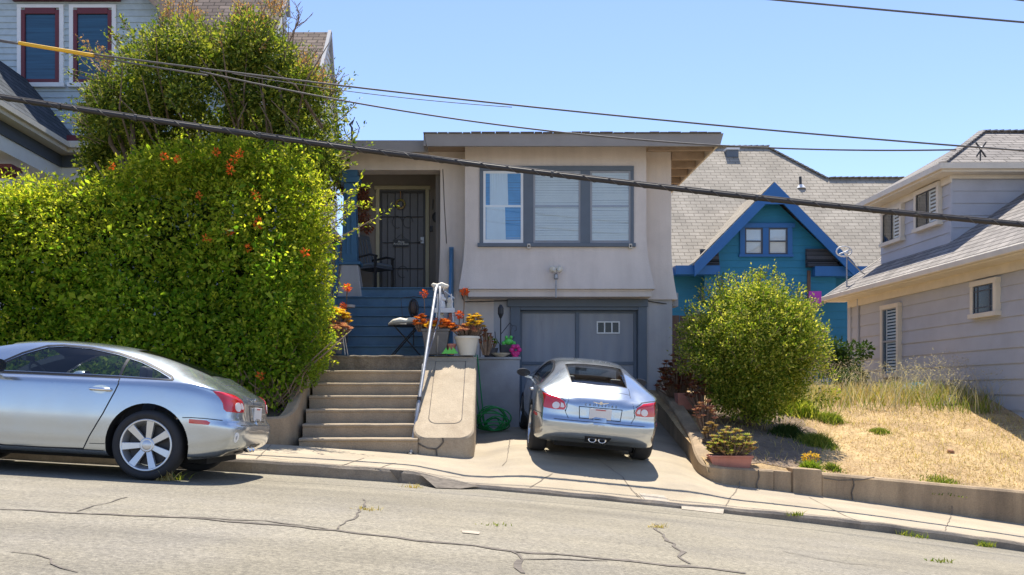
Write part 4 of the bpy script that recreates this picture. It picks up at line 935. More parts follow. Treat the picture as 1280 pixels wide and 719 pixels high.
for px_c, y_ in ((8, 16.2), (-1, 14.5)):
    x = (px_c - CX) * y_ / F if px_c > 0 else pxr - .45
    b = MB(); b.lathe([(.16, 1.2), (.16, 1.4), (.12, 1.45), (.11, 5.4), (.13, 5.45)], (x, y_, 0), 16); cl = lp_(b, 'porch_column', M['white'], smooth=False); sm_angle(cl)
    b = MB(); b.box(x - .2, x + .2, y_ - .2, y_ + .2, 5.62, 5.70); b.lathe([(.135, 5.46), (.18, 5.56), (.17, 5.62)], (x, y_, 0), 16); lp_(b, 'capital', M['maroon'], cl)
b = MB(); x0, x1 = WL(88), WL(104); z0, z1 = ZL(262), ZL(196); b.box(x0 - .12, x0, YV - .06, YV, z0, z1); b.box(x1, x1 + .12, YV - .06, YV, z0, z1); b.box(x0 - .15, x1 + .15, YV - .07, YV, z1, z1 + .12); lw = lp_(b, 'lower_window', M['white'])
b = MB(); b.box(x0, x1, YV - .03, YV - .025, z0, z1); lp_(b, 'pane', M['darkglass'], lw)
# ------------------------------------------------------------------ foliage
def unit(v): return v / np.maximum(1e-9, np.linalg.norm(v, axis=1, keepdims=True))
def leafmesh(name, P, D, size, m, parent=None, asp=.5, fold=.25, **k):
    """one small folded leaf per point: P positions, D growth directions"""
    n = len(P); D = unit(D + rng.normal(0, .45, (n, 3))); up = unit(rng.normal(0, 1, (n, 3)) + np.array([0, 0, .9]))
    Sd = unit(np.cross(D, up)); Nn = np.cross(Sd, D); s = (size * rng.uniform(.6, 1.3, (n, 1)))
    v = np.empty((n, 4, 3)); v[:, 0] = P; v[:, 2] = P + D * s
    mid = P + D * s * .5 + Nn * s * fold * .3
    v[:, 1] = mid + Sd * s * asp * .5; v[:, 3] = mid - Sd * s * asp * .5
    me = bpy.data.meshes.new(name); me.vertices.add(4 * n); me.vertices.foreach_set('co', v.reshape(-1))
    me.loops.add(4 * n); me.loops.foreach_set('vertex_index', np.arange(4 * n, dtype=np.int32))
    me.polygons.add(n); me.polygons.foreach_set('loop_start', np.arange(0, 4 * n, 4, dtype=np.int32)); me.polygons.foreach_set('loop_total', np.full(n, 4, dtype=np.int32))
    me.update(); me.validate(); me.materials.append(m)
    o = bpy.data.objects.new(name, me); C.objects.link(o)
    if parent:
        o.parent = parent; o.location = -parent.location
    return tag(o, **k)
def clumps(C_, Rd, n, inner=.55):
    """points spread through clumps; returns positions and outward directions"""
    C_ = np.asarray(C_, float); Rd = np.asarray(Rd, float)
    if Rd.ndim == 1: Rd = np.repeat(Rd[:, None], 3, 1)
    wgt = (Rd.prod(1)) ** (2 / 3); idx = rng.choice(len(C_), n, p=wgt / wgt.sum())
    d = unit(rng.normal(0, 1, (n, 3))); rr = inner + (1 - inner) * rng.random((n, 1)) ** .6
    return C_[idx] + d * Rd[idx] * rr, d
def sprigs(bases, dirs, L, n, wob=.15):
    P = []; D = []; lines = []
    for b_, d_ in zip(bases, dirs):
        l = L * random.uniform(.5, 1.3); d_ = np.array(d_, float) / np.linalg.norm(d_); bend = rng.normal(0, wob, 3)
        ts = np.linspace(0, 1, n); pts = np.array(b_)[None] + d_[None] * ts[:, None] * l + bend[None] * (ts[:, None] ** 2) * l
        lines.append([tuple(p) for p in pts[::max(1, n // 4)]]); s_ = rng.normal(0, 1, (n, 3)); P.append(pts + s_ * .015); D.append(unit(s_) * .9 + d_[None] * .8)
    return np.concatenate(P), np.concatenate(D), lines
def branches(name, root, tips, r0, m, parent, mid=None):
    b = MB()
    for t_ in tips:
        t_ = Vector(t_); q = Vector(root); pts = [q + Vector((random.uniform(-.05, .05), random.uniform(-.05, .05), 0))]
        for k in range(1, 6): pts.append(q.lerp(t_, k / 5) + Vector((random.uniform(-1, 1), random.uniform(-1, 1), random.uniform(-.5, .5))) * (t_ - q).length * .05)
        b.tube(pts, [r0 * (1 - .16 * k) for k in range(6)], 6)
    c = parent.location; b.v = [(x - c.x, y - c.y, z - c.z) for x, y, z in b.v]
    return b.build(name, m, parent, smooth=True)
# ---- vine hedge
HG = empty('vine_hedge', (-4.8, 13.2, 1.5), label='dense green trumpet vine hedge with orange blossoms between the stairs and the left edge', cat='hedge')
cs = []; rr_ = []
for x in np.arange(-9.6, -2.15, .23):
    topz_ = float(np.interp(x, [-9.6, -6.9, -6.3, -5.9, -5.6, -5.0, -4.2, -3.4, -2.7, -2.35, -2.1], [4.3, 4.5, 4.5, 4.4, 4.75, 5.1, 5.15, 5.18, 5.02, 4.5, 3.6]))
    for z in np.arange(1.35, topz_, .27):
        if x > -2.5 and z < 1.75: continue
        yo = 12.78 + .75 * max(0, (z - 1.6) / 3.3) ** 1.5 - .16 * math.sin((z - 1.3) / 3.4 * math.pi) + rng.normal(0, .11) + (.25 if x > -2.45 else 0) + (.12 if z < 1.7 else 0) + (.3 if x < -5.7 and z < 3.2 else 0) + .1 * math.sin(x * 2.7 + 1.5 * math.sin(z * 2))
        cs.append((x + rng.normal(0, .06), yo, z + rng.normal(0, .05))); rr_.append(rng.uniform(.16, .42))
    for y in np.arange(13.5, 14.8, .35):
        cs.append((x + rng.normal(0, .08), y, topz_ - .1 + rng.normal(0, .12))); rr_.append(rng.uniform(.25, .4))
for z in np.arange(1.9, 4.6, .3):
    for y in np.arange(13.1, 14.6, .3): cs.append((-2.4 + rng.normal(0, .05) + .12 * math.sin(z * 2), y, z)); rr_.append(rng.uniform(.22, .34))
cs = np.array(cs); rr_ = np.array(rr_)
cs[:, 0] = np.where(cs[:, 0] > -3.0, -3.0 + (cs[:, 0] + 3.0) * .55, cs[:, 0])
P, D = clumps(cs, rr_, 105000); D[:, 2] -= .25
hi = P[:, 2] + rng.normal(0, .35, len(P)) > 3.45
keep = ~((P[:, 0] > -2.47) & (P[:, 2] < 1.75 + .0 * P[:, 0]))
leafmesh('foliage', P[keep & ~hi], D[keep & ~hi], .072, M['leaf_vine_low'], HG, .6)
o = leafmesh('lit_top_foliage', P[keep & hi], D[keep & hi], .064, M['leaf_vine'], HG, .55)
P, D = clumps(cs, rr_, 9000, .7); D[:, 2] -= .4; leafmesh('broad_leaves', P, D, .12, M['leaf_vine_low'], HG, .6)
# shoots along the top and the lit right end
bs = []; ds = []
for k in range(330):
    x = rng.uniform(-8.5, -2.3); topz_ = float(np.interp(x, [-9, -6.3, -5.9, -5.0, -3.4, -2.5], [4.5, 4.52, 4.45, 5.1, 5.15, 4.8])); bs.append((x, rng.uniform(13.2, 14.0), topz_ + rng.uniform(-.25, .2))); ds.append((rng.normal(0, .6), rng.normal(-.4, .4), 1.0))
for k in range(240):
    zz9 = rng.uniform(2.2, 4.8); bs.append((rng.uniform(-8.5, -2.3), 12.62 + .75 * ((zz9 - 1.6) / 3.3) ** 1.5, zz9)); ds.append((rng.normal(0, .5), -1, rng.normal(.2, .5)))
for k in range(120):
    z = rng.uniform(1.9, 4.6); bs.append((rng.uniform(-2.45, -2.3), rng.uniform(12.9, 13.8), z)); ds.append((1, -.5, rng.normal(.3, .5)))
P, D, ln = sprigs(bs, ds, .3, 18); leafmesh('shoot_leaves', P, D, .055, M['leaf_vine'], HG, .5)
# long spray reaching over the porch column
bs = [(-2.35, 13.3, 3.75 + .12 * k) for k in range(7)]; ds = [(1.2 + .1 * k, -.3, .28 + .2 * math.sin(k)) for k in range(7)]
P, D, ln = sprigs(bs, ds, .85, 60, .2); leafmesh('spray_leaves', P, D, .062, M['leaf_vine'], HG, .45)
b = MB()
for l in ln: b.tube(l, .007, 5)
rel(b, HG).build('spray_stems', M['twig'], HG)
P, D = clumps([(-2.33, 12.95, 2.3), (-2.36, 12.9, 1.95), (-2.33, 12.95, 2.8), (-2.45, 12.75, 1.75)], np.array([.28, .22, .26, .2]), 2600); leafmesh('yellowed_leaves', P, D, .05, M['leaf_lime'], HG, .55)
branches('stems', (-3.2, 12.9, 1.0), [(-3.6 + .25 * k, 12.7 + .1 * (k % 3), 2.2 + .2 * (k % 2)) for k in range(8)] + [(-2.6, 12.8, 2.1), (-2.5, 13.2, 2.6)], .03, M['twig'], HG)
b = MB()
for k in range(70):
    x = rng.uniform(-3.9, -2.6); p0 = Vector((x, rng.uniform(12.55, 12.8), rng.uniform(1.15, 1.35))); p1 = p0 + Vector((rng.uniform(-.35, .35), rng.uniform(-.1, .1), rng.uniform(.15, .5))); b.tube([p0, p0.lerp(p1, .5) + Vector((rng.normal(0, .05), 0, 0)), p1], .006, 4)
rel(b, HG).build('dry_stems', M['twig'], HG)
# trunk core inside so that light does not pass straight through
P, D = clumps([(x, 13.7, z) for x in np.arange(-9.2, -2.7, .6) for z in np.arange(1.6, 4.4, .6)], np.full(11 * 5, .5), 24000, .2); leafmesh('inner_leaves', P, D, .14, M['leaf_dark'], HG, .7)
for (px, py) in [(138, 208), (205, 196), (222, 199), (294, 198), (286, 208), (288, 214), (248, 244), (320, 243), (258, 298), (310, 311), (288, 290), (322, 281), (382, 316), (326, 470), (323, 276), (270, 190), (300, 192)]:
    p = W(px, py, 12.36 + (.75 * max(0, ((490 - py) / 84 - .1) / 3.3) ** 1.5) - .05)
    P, D = clumps([tuple(p)], np.array([.038 if px not in (138, 320, 294) else .055]), 26, .3); leafmesh('blossom', P, D, .05, M['orange'], HG, .4)
# ---- tall tree behind the hedge
TR = empty('bushy_tree', (-4.5, 14.6, 1.9), label='large bushy green tree with pinkish new shoots behind the hedge', cat='tree')
out = [(100, 200), (95, 95), (150, 60), (200, 22), (250, 22), (300, 30), (340, 28), (372, 72), (402, 95), (418, 140), (424, 200)]
cs = []; rr_ = []
def topcurve(px): return float(np.interp(px, [108, 125, 150, 175, 200, 225, 250, 270, 300, 325, 345, 360, 380, 400, 416, 424], [150, 110, 85, 60, 40, 32, 38, 45, 30, 28, 40, 70, 78, 95, 130, 190]))
for k in range(360):
    px = rng.uniform(112, 416); tcv = topcurve(px); py = tcv + 10 + (235 - tcv) * rng.random() ** 1.1; y = 14.5 + rng.normal(0, .35) + .95 * ss((py - 125) / 45)
    p = W(px, py, y); cs.append(tuple(p)); rr_.append(rng.uniform(.16, .36))
P, D = clumps(cs, np.array(rr_), 82000, .35)
leafmesh('crown', P, D, .066, M['leaf_tree'], TR, .5)
bs = []; ds = []; pk = []
for k in range(260):
    px = rng.uniform(102, 424); y = 14.4 + rng.normal(0, .45); p = W(px, topcurve(px) + rng.uniform(0, 22), y); bs.append(tuple(p)); ds.append(((px - 270) / 220 + rng.normal(0, .3), rng.normal(0, .3), 1))
P, D, ln = sprigs(bs, ds, .38, 16); leafmesh('shoots', P, D, .05, M['leaf_tree'], TR, .45)
b = MB()
for l in ln: b.tube(l, .005, 4)
bs = []; ds = []
for px, py, n_ in ((215, 22, 8), (235, 15, 8), (245, 20, 7), (300, 14, 8), (312, 18, 8), (335, 12, 10), (345, 5, 10), (325, 25, 8), (375, 78, 9), (385, 90, 9), (395, 100, 9), (318, 50, 6), (290, 30, 6), (130, 78, 5), (122, 70, 5), (410, 110, 7), (270, 55, 6), (205, 20, 6)):
    for k in range(n_): bs.append(tuple(W(px + rng.uniform(-8, 8), py + rng.uniform(0, 16), 14.3 + rng.normal(0, .2)))); ds.append((rng.normal(0, .35), rng.normal(0, .3), 1))
P, D, l2 = sprigs(bs, ds, .33, 22, .1); leafmesh('pink_shoots', P, D, .045, M['leaf_pink'], TR, .45)
for l in l2: b.tube(l, .005, 4)
bs = []; ds = []   # loose shoots on the left side
for px, py, dx in ((120, 95, -1), (118, 120, -1), (112, 140, -1), (130, 75, -.9), (150, 62, -.5), (160, 45, -.4), (115, 160, -1), (125, 175, -1), (420, 150, .8), (422, 175, .9), (418, 120, .5), (425, 200, 1)):
    for k in range(3): bs.append(tuple(W(px + rng.uniform(-6, 6), py + rng.uniform(-8, 8), 14.3))); ds.append((dx, -.1, rng.uniform(.2, .9)))
P, D, l3 = sprigs(bs, ds, .42, 24, .2); leafmesh('side_shoots', P, D, .06, M['leaf_tree'], TR, .45)
for l in l3: b.tube(l, .006, 4)
for (a_, c_) in (((363, 75), (372, 18)), ((356, 80), (352, 0)), ((366, 40), (384, 25)), ((372, 30), (368, 2)), ((384, 92), (398, 60)), ((405, 130), (430, 92)), ((380, 125), (408, 170)), ((358, 60), (378, 12)), ((412, 120), (424, 85)), ((361, 75), (361, 30))):
    p, q = W(a_[0], a_[1], 14.3), W(c_[0], c_[1], 14.3); m_ = p.lerp(q, .5) + Vector((rng.normal(0, .04), 0, 0)); b.tube([p, m_, q], [.014, .01, .004], 5)
    for k in range(5): r0 = p.lerp(q, .3 + .14 * k); b.tube([r0, r0 + Vector((rng.choice([-1, 1]) * rng.uniform(.06, .16), 0, rng.uniform(.05, .16)))], .004, 4)
rel(b, TR).build('twigs', M['twig'], TR)
branches('trunk', (-4.5, 14.6, 1.9), [(-4.5 + 1.9 * math.sin(k * 2.1), 14.6 + .4 * math.cos(k), 5.2 + 2.0 * ((k * .37) % 1)) for k in range(12)], .11, M['bark'], TR)
P, D = clumps(cs, np.array(rr_), 7000, .6); leafmesh('broad_leaves', P, D, .11, M['leaf_tree'], TR, .5)
b = MB()
for k in range(16):
    p = W(rng.uniform(150, 400), rng.uniform(110, 190), 14.0); q = p + Vector((rng.normal(0, .4), rng.uniform(-.5, 0), rng.uniform(.4, 1.1))); b.tube([p + Vector((0, .5, -.3)), p.lerp(q, .4) + Vector((rng.normal(0, .05), 0, 0)), q], [.022, .014, .006], 6)
rel(b, TR).build('limbs', M['bark'], TR)
# ---- round bush on the right
BU = empty('round_bush', (4.62, 14.5, zyard(4.6, 14.5)), label='big round leafy bush with sunlit yellow-green tips at the top of the dry yard', cat='bush')
cs = []; rr_ = []
bc = np.array(W(939, 438, 14.4)); 
for k in range(420):
    d = unit(rng.normal(0, 1, (1, 3)))[0]; rad = np.array([1.04, 1.0, 1.12]) * rng.uniform(.72, 1.0)
    if d[2] < -.2: rad = rad * np.array([.86, .9, 1])
    p = bc + d * rad; cs.append(tuple(p)); rr_.append(rng.uniform(.14, .25))
for k in range(60): cs.append(tuple(bc + rng.normal(0, .35, 3))); rr_.append(.35)
P, D = clumps(cs, np.array(rr_), 74000, .3); kp = P[:, 2] > bc[2] - 1.22
leafmesh('crown', P[kp], D[kp], .052, M['leaf_bush'], BU, .55)
bs = []; ds = []
for k in range(430):
    d = unit(rng.normal(0, 1, (1, 3)))[0]; d[2] = abs(d[2]) * 1.1 - .35; d = d / np.linalg.norm(d)
    bs.append(tuple(bc + d * np.array([1.11, 1.05, 1.19]))); ds.append(tuple(d + np.array([0, 0, .7 + rng.normal(0, .3)])))
P, D, ln = sprigs(bs, ds, .2, 15, .15); leafmesh('tip_leaves', P, D, .045, M['leaf_bush'], BU, .5)
b = MB()
for l in ln: b.tube(l, .0035, 4)
rel(b, BU).build('twigs', M['twig'], BU)
branches('trunk', tuple(BU.location), [tuple(bc + np.array([.8 * math.sin(k * 1.9), .6 * math.cos(k * 1.3), .1 + .5 * ((k * .41) % 1)])) for k in range(14)], .035, M['bark'], BU)
# ---- grasses and weeds
def blades(name, P, H, Wd, m, lean=.25, **k):
    n = len(P); H = np.asarray(H).reshape(n, 1); az = rng.uniform(0, 2 * np.pi, n); sd_ = np.stack([np.cos(az), np.sin(az), 0 * az], 1); ln_ = np.clip(rng.normal(0, lean, (n, 3)), -1.6 * lean, 1.6 * lean); ln_[:, 2] = 0
    v = np.empty((n, 5, 3)); up = np.array([0, 0, 1.])
    v[:, 0] = P - sd_ * Wd; v[:, 1] = P + sd_ * Wd; mid = P + up * H * .55 + ln_ * H * .4; v[:, 2] = mid + sd_ * Wd * .8; v[:, 4] = mid - sd_ * Wd * .8; v[:, 3] = P + up * H * .95 + ln_ * H
    me = bpy.data.meshes.new(name); me.vertices.add(5 * n); me.vertices.foreach_set('co', v.reshape(-1)); me.loops.add(7 * n); me.loops.foreach_set('vertex_index', (np.arange(n, dtype=np.int32)[:, None] * 5 + np.array([0, 1, 2, 4, 4, 2, 3], dtype=np.int32)).reshape(-1))
    me.polygons.add(2 * n); me.polygons.foreach_set('loop_start', (np.arange(n, dtype=np.int32)[:, None] * 7 + np.array([0, 4], dtype=np.int32)).reshape(-1)); me.polygons.foreach_set('loop_total', np.tile(np.array([4, 3], dtype=np.int32), n)); me.update(); me.validate(); me.materials.append(m)
    o = bpy.data.objects.new(name, me); C.objects.link(o); return tag(o, **k)
def yardpts(n, x0, x1, y0, y1, fn=None):
    x = rng.uniform(x0, x1, n); y = rng.uniform(y0, y1, n); kw = (x < 9.85) | (y < 14.8); x, y = x[kw], y[kw]
    if fn is not None: kp = rng.random(len(x)) < np.array([fn(a_, c_) for a_, c_ in zip(x, y)]); x, y = x[kp], y[kp]
    return np.stack([x, y, np.array([zyard(a_, c_) for a_, c_ in zip(x, y)])], 1)
def patchy(x, y): return .5 + .5 * math.sin(x * 1.7 + 2 * math.sin(y * 1.3)) * math.sin(y * 2.3 + x)
P = yardpts(6500, 4.6, 15, 16.2, 17.8, lambda x, y: .3 + .7 * min(1, (y - 15.3) / .9))
tag(blades('tall_dry_grass', P, rng.uniform(.08, .34, len(P)) * (.5 + .5 * np.clip((P[:, 1] - 15.3) / 1.2, 0, 1)), .006, M['grass_dry'], .4), 'golden dry grass standing along the grey house wall', 'grass', kind='stuff')
P = yardpts(4500, 4.8, 15, 15.9, 17.6, lambda x, y: .35 + .6 * (math.sin(x * 2.3) > 0))
tag(blades('green_grass', P, rng.uniform(.12, .36, len(P)), .007, M['grass_green'], .4), 'yellow-green weeds mixed into the dry grass by the wall', 'weeds', kind='stuff')
P = yardpts(1500, 5.4, 15, 15.8, 17.5)
hh = rng.uniform(.45, .8, len(P)); tag(blades('seed_grass', P, hh, .004, M['grass_pale'], .45), 'pale wild oat stalks with nodding seed heads', 'grass', kind='stuff')
# nodding seed heads
bs = [tuple(p + np.array([rng.normal(0, .1), 0, h * .9])) for p, h in zip(P[::2], hh[::2])]; Q, D, _ = sprigs(bs, [(rng.normal(0, 1), rng.normal(0, .4), .35) for _ in bs], .22, 9, .3); tag(leafmesh('seed_heads', Q, D, .035, M['grass_pale'], None, .3), 'drooping pale seed heads of wild oats by the grey wall', 'grass', kind='stuff')
P = yardpts(60000, 3.55, 14, 12.35, 16.2, lambda x, y: (.35 + .65 * patchy(x, y)) * min(1, max(.03, math.hypot((x - 4.45) / 1.1, (y - 13.9) / 1.6) - .55)))
D = rng.normal(0, 1, P.shape); D[:, 2] = np.abs(D[:, 2]) * .25; tag(leafmesh('straw_litter', P + np.array([0, 0, .006]), D, .038, M['litter'], None, .16), 'cut dry straw scattered over the bare yard', 'straw', kind='stuff')
P = yardpts(9000, 4.0, 14, 12.4, 16, lambda x, y: .1 + .5 * patchy(x * 1.3, y * 1.1) + (.5 if x > 6.5 else 0)); tag(blades('short_dry_grass', P, rng.uniform(.03, .12, len(P)), .004, M['grass_dry'], .6), 'short stubble of dry grass on the yard slope', 'grass', kind='stuff')
def tuft(px, py, rad, n, h, m, label, cat='weed', wd=.008, nm='weed_tuft', asp=None):
    c = hit(px, py, lambda x, y: zyard(x, y) if y > 12.3 else -5); x = rng.normal(c.x, rad * .5, n); y = rng.normal(c.y, rad * .4, n)
    P = np.stack([x, y, np.array([zyard(a_, c_) for a_, c_ in zip(x, y)])], 1); dr = np.sqrt(((P[:, :2] - np.array([c.x, c.y])) ** 2).sum(1)); hh = h * rng.uniform(.4, 1.1, n) * np.clip(1.2 - dr / rad / 1.4, .25, 1)
    return tag(blades(nm, P, hh, wd, m, .55), label, cat, 'green weeds in the dry yard')
tuft(1038, 527, .22, 700, .2, M['grass_green'], 'green weed tuft in the dry yard, farther up right of the bush')
tuft(1022, 556, .28, 900, .22, M['grass_green'], 'wide green weed clump between the bush shade and the dry straw')
tuft(1100, 541, .16, 350, .1, M['grass_green'], 'small low green weed alone in the middle of the dry straw')
tuft(1178, 604, .3, 350, .08, M['grass_green'], 'thin patch of weeds just above the low wall near the right edge')
tuft(1040, 587, .12, 260, .12, M['grass_green'], 'small green sprout on the wall edge right of the yellow flowers')
tuft(1000, 518, .36, 1000, .34, M['leaf_bush'], 'tall leafy weeds growing out of the right side of the round bush')
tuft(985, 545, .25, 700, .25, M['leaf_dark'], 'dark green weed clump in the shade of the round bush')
o = tuft(1014, 588, .14, 420, .17, M['leaf_lime'], 'bright green plant with yellow flowers beside the wall pier', 'plant', nm='yellow_flower_plant')
c = hit(1013, 583, lambda x, y: zyard(x, y) if y > 12.3 else -5); P, D = clumps([(c.x, c.y, c.z + .13)], np.array([[.13, .1, .06]]), 160, .2); fl = leafmesh('flowers', P, D, .035, M['yellowf'], None, .7); fl.parent = o
# street weeds
def sweed(px, py, n, h, label, m='grass_green'):
    c = hit(px, py); P = np.stack([rng.normal(c.x, .06, n), rng.normal(c.y, .03, n), np.full(n, c.z)], 1); tag(blades('street_weed', P, rng.uniform(.3, 1, n) * h, .006, M[m], .7), label, 'weed', 'weeds in the street cracks')
sweed(204, 601, 60, .14, 'dry weed stalk by the rear wheel of the kerbside coupe', 'grass_dry'); sweed(218, 600, 50, .1, 'green weed under the rear bumper of the kerbside coupe')
sweed(519, 610, 40, .07, 'yellowed weed at the broken kerb end below the cheek wall', 'grass_dry'); sweed(356 + 640, 652, 50, .08, 'weed in the gutter below the square wall pier'); sweed(1132, 670, 36, .1, 'small upright weed at the kerb, third from the right')
sweed(1150, 673, 36, .08, 'small weed at the kerb, second from the right'); sweed(1232, 684, 60, .1, 'leafy weed at the kerb near the right edge', 'grass_green'); sweed(1174, 703, 40, .05, 'flat weed in the road near the lower right corner')
sweed(614, 587 + 70, 25, .03, 'tiny weed in the road crack'); sweed(460, 638, 30, .05, 'yellow weed in a road crack left of centre', 'grass_dry'); sweed(823, 660, 40, .05, 'weed line in the road crack right of the driveway', 'grass_dry')
# weeds leaning over the yard wall
b = MB()
c = hit(1188, 566, lambda x, y: zyard(x, y) if y > 12.3 else -5)
mb = MB(); mb.add([(x * (1 + .25 * math.sin(i * 2.3)), y, z) for i, (x, y, z) in enumerate([(-.06, -.04, 0), (.06, -.04, 0), (.07, .04, 0), (-.05, .05, 0), (-.05, -.02, .05), (.05, -.03, .04), (.05, .03, .05), (-.03, .04, .06)])], [(3, 2, 1, 0), (4, 5, 6, 7), (0, 1, 5, 4), (1, 2, 6, 5), (2, 3, 7, 6), (3, 0, 4, 7)])
o = mb.build('brown_rock', M['rock'], bevel=.012); o.location = c; o.scale = (.9, .9, .9); tag(o, 'small reddish brown stone lying on the dry yard', 'stone')
# dark shrubs behind
for i, (px, py, y, r_, lab) in enumerate([(1042, 452, 20.5, .5, 'dark shrub at the foot of the teal house wall right of the round bush'), (1062, 466, 19.5, .35, 'small dark shrub at the far corner of the grey house'), (834, 350, 26, .1, '')]):
    if not lab: continue
    c = W(px, py, y); r = empty('dark_shrub', (c.x, c.y, c.z - .5), label=lab, cat='shrub'); cc = [tuple(np.array(c) + rng.normal(0, r_ * .5, 3)) for _ in range(14)]; P, D = clumps(cc, np.full(14, r_ * .5), 3000, .2); leafmesh('foliage', P, D, .09, M['leaf_dark'], r, .5)
    branches('stem', (c.x, c.y, c.z - .6), cc[:4], .02, M['bark'], r)
# tarp and upturned boat by the grey wall
def blob(name, c, sx, sy, sz, m, label, cat, amp=.08, seed=0):
    b = MB(); nu, nv = 24, 12; V = []
    for i in range(nv + 1):
        for j in range(nu):
            ph = math.pi / 2 * i / nv; t = 2 * math.pi * j / nu; k = 1 + amp * math.sin(3 * t + seed) * math.sin(5 * ph + seed) + amp * .6 * math.sin(7 * t + 2 * seed)
            V.append((sx * math.cos(t) * math.sin(ph + .001) * k, sy * math.sin(t) * math.sin(ph + .001) * k, sz * math.cos(ph) * (1 + amp * math.sin(5 * t))))
    b.add(V, [(i * nu + j, (i + 1) * nu + j, (i + 1) * nu + (j + 1) % nu, i * nu + (j + 1) % nu) for i in range(nv) for j in range(nu)] + [tuple(nv * nu + j for j in range(nu))])
    o = b.build(name, m, smooth=True); o.location = c; return tag(o, label, cat)
blob('tarp_bundle', (8.9, 17.4, 1.14), .48, .35, .5, M['tarp'], 'crumpled blue tarp bundle in the grass against the grey house wall', 'tarp', .12, 2)
o = blob('upturned_canoe', (9.45, 17.0, 1.1), .28, .95, .36, M['potdark'], 'dark upturned canoe lying in the grass beside the grey house', 'canoe', .02, 1); o.rotation_euler = (0, 0, R(-40))
# ---- succulents and pots
def rosette(b, c, r_, n=10, tilt=.5):
    c = Vector(c)
    for ringi in range(2):
        for k in range(n):
            t = 2 * math.pi * (k + .5 * ringi) / n; rr2 = r_ * (1 - .4 * ringi); d = Vector((math.cos(t), math.sin(t), tilt + .6 * ringi)); s_ = Vector((-math.sin(t), math.cos(t), 0))
            b.add([c, c + d * rr2 * .6 + s_ * rr2 * .25, c + d * rr2, c + d * rr2 * .6 - s_ * rr2 * .25], [(0, 1, 2, 3)])
def plant(name, c, n, spread, h, r_, m, label, cat='plant', stems=True, rn=9):
    r = empty(name, c, label=label, cat=cat); b = MB(); sb = MB()
    for k in range(n):
        t = rng.uniform(0, 2 * math.pi); q = spread * math.sqrt(rng.random()); hz = h * (1 - (q / spread) ** 2 * .55) * rng.uniform(.8 if n < 80 else .25, 1.1); p = (q * math.cos(t), q * math.sin(t) * .8, hz)
        rosette(b, p, r_ * rng.uniform(.7, 1.2), rn, .5)
        sb.tube([(p[0] * .4, p[1] * .4, 0), (p[0] * .8, p[1] * .8, hz * .6), p], .008, 4)
    b.build('leaves', m, r)
    if stems: sb.build('stems', M['twig'], r)
    return r
def hitw(px, py, y): return W(px, py, y)
b_ = MB(); c = W(912, 581, 12.42); zt = Fr(c.x) + .03
r = empty('terracotta_trough', (3.72, 12.4, zt), rz=R(-6), label='small terracotta trough with scalloped rim on the low wall', cat='planter')
b = MB(); b.hexa([(-.25, -.1, .0), (.25, -.1, .0), (.25, .1, 0), (-.25, .1, 0)], [(-.29, -.13, .15), (.29, -.13, .15), (.29, .13, .15), (-.29, .13, .15)]); b.box(-.305, .305, -.145, .145, .15, .18); b.build('trough', M['terracotta'], r, bevel=.008)
b = MB(); b.box(-.27, .27, -.11, .11, .18, .186); b.build('soil', M['earth'], r)
r.location = (3.66, 12.33, Fr(3.66) - .02)
plant('green_succulent', (3.70, 12.38, Fr(3.66) + .13), 190, .34, .38, .062, M['succ_green'], 'mound of green and reddish rosettes growing in the terracotta trough', rn=8)
plant('red_succulent', (3.62, 15.4, 1.42), 90, .34, .75, .09, M['succ_red'], 'dark red branching succulent against the bungalow corner left of the bush')
plant('brown_succulent', (3.85, 14.5, 1.2), 40, .3, .5, .08, M['succ_red'], 'brown-leaved succulent between the driveway wall and the round bush')
plant('pink_succulent', (3.62, 13.5, .9), 34, .2, .42, .07, M['succ_pink'], 'pinkish succulent behind the terracotta trough')
plant('dry_plant', (3.58, 13.0, .72), 22, .12, .3, .06, M['litter'], 'withered straw-coloured plant in a dark pot behind the trough')
T('small dark pot of the withered plant on the driveway wall', 'pot', 'plant_pot', (lambda b: b.lathe([(.09, 0), (.12, .16), (.135, .16), (.135, .2), (.11, .2), (.1, .15)], (3.58, 13.0, .60), 14))(MB()), M['potdark'])
T('small wooden box planter on top of the driveway wall', 'planter', 'wooden_planter', (lambda b: b.hexa([(3.55, 14.9, 1.2), (3.95, 14.9, 1.2), (3.95, 15.1, 1.2), (3.55, 15.1, 1.2)], [(3.52, 14.87, 1.48), (3.98, 14.87, 1.48), (3.98, 15.13, 1.48), (3.52, 15.13, 1.48)]))(MB()), M['terracotta'])
# ------------------------------------------------------------------ cars
def mat_paint():
    m, t, p = new_mat('silver_blue_paint')
    tc = N(t, 'ShaderNodeTexCoord'); n = N(t, 'ShaderNodeTexNoise', Scale=2.0, Detail=4.0); t.links.new(tc.outputs['Object'], n.inputs['Vector'])
    c = ramp(t, n.outputs[0], [(.3, (.46, .51, .56)), (.7, (.49, .54, .59))]); t.links.new(c, p.inputs['Base Color'])
    p.inputs['Metallic'].default_value = .85; p.inputs['Roughness'].default_value = .3; p.inputs['Coat Weight'].default_value = 1; p.inputs['Coat Roughness'].default_value = .03
    n2 = N(t, 'ShaderNodeTexNoise', Scale=5.0, Detail=6.0); t.links.new(tc.outputs['Object'], n2.inputs['Vector'])
    r = ramp(t, n2.outputs[0], [(.3, (.20,) * 3), (.7, (.27,) * 3)]); t.links.new(r, p.inputs['Roughness'])
    return m
M['paint'] = mat_paint()
M['rubber'] = mat('tyre_rubber', (.028, .028, .03), .85, var=.2, scale=8)
M['alloy'] = mat('alloy', (.60, .62, .64), .32, .7, var=.05)
M['well'] = mat('dark_well', (.012, .012, .012), .95)
M['carglass'] = mat_glass('car_glass', (.84, .88, .86), .6)
M['redlens'] = mat('red_lens', (.55, .012, .02), .12, coat=1, var=.1, scale=10)
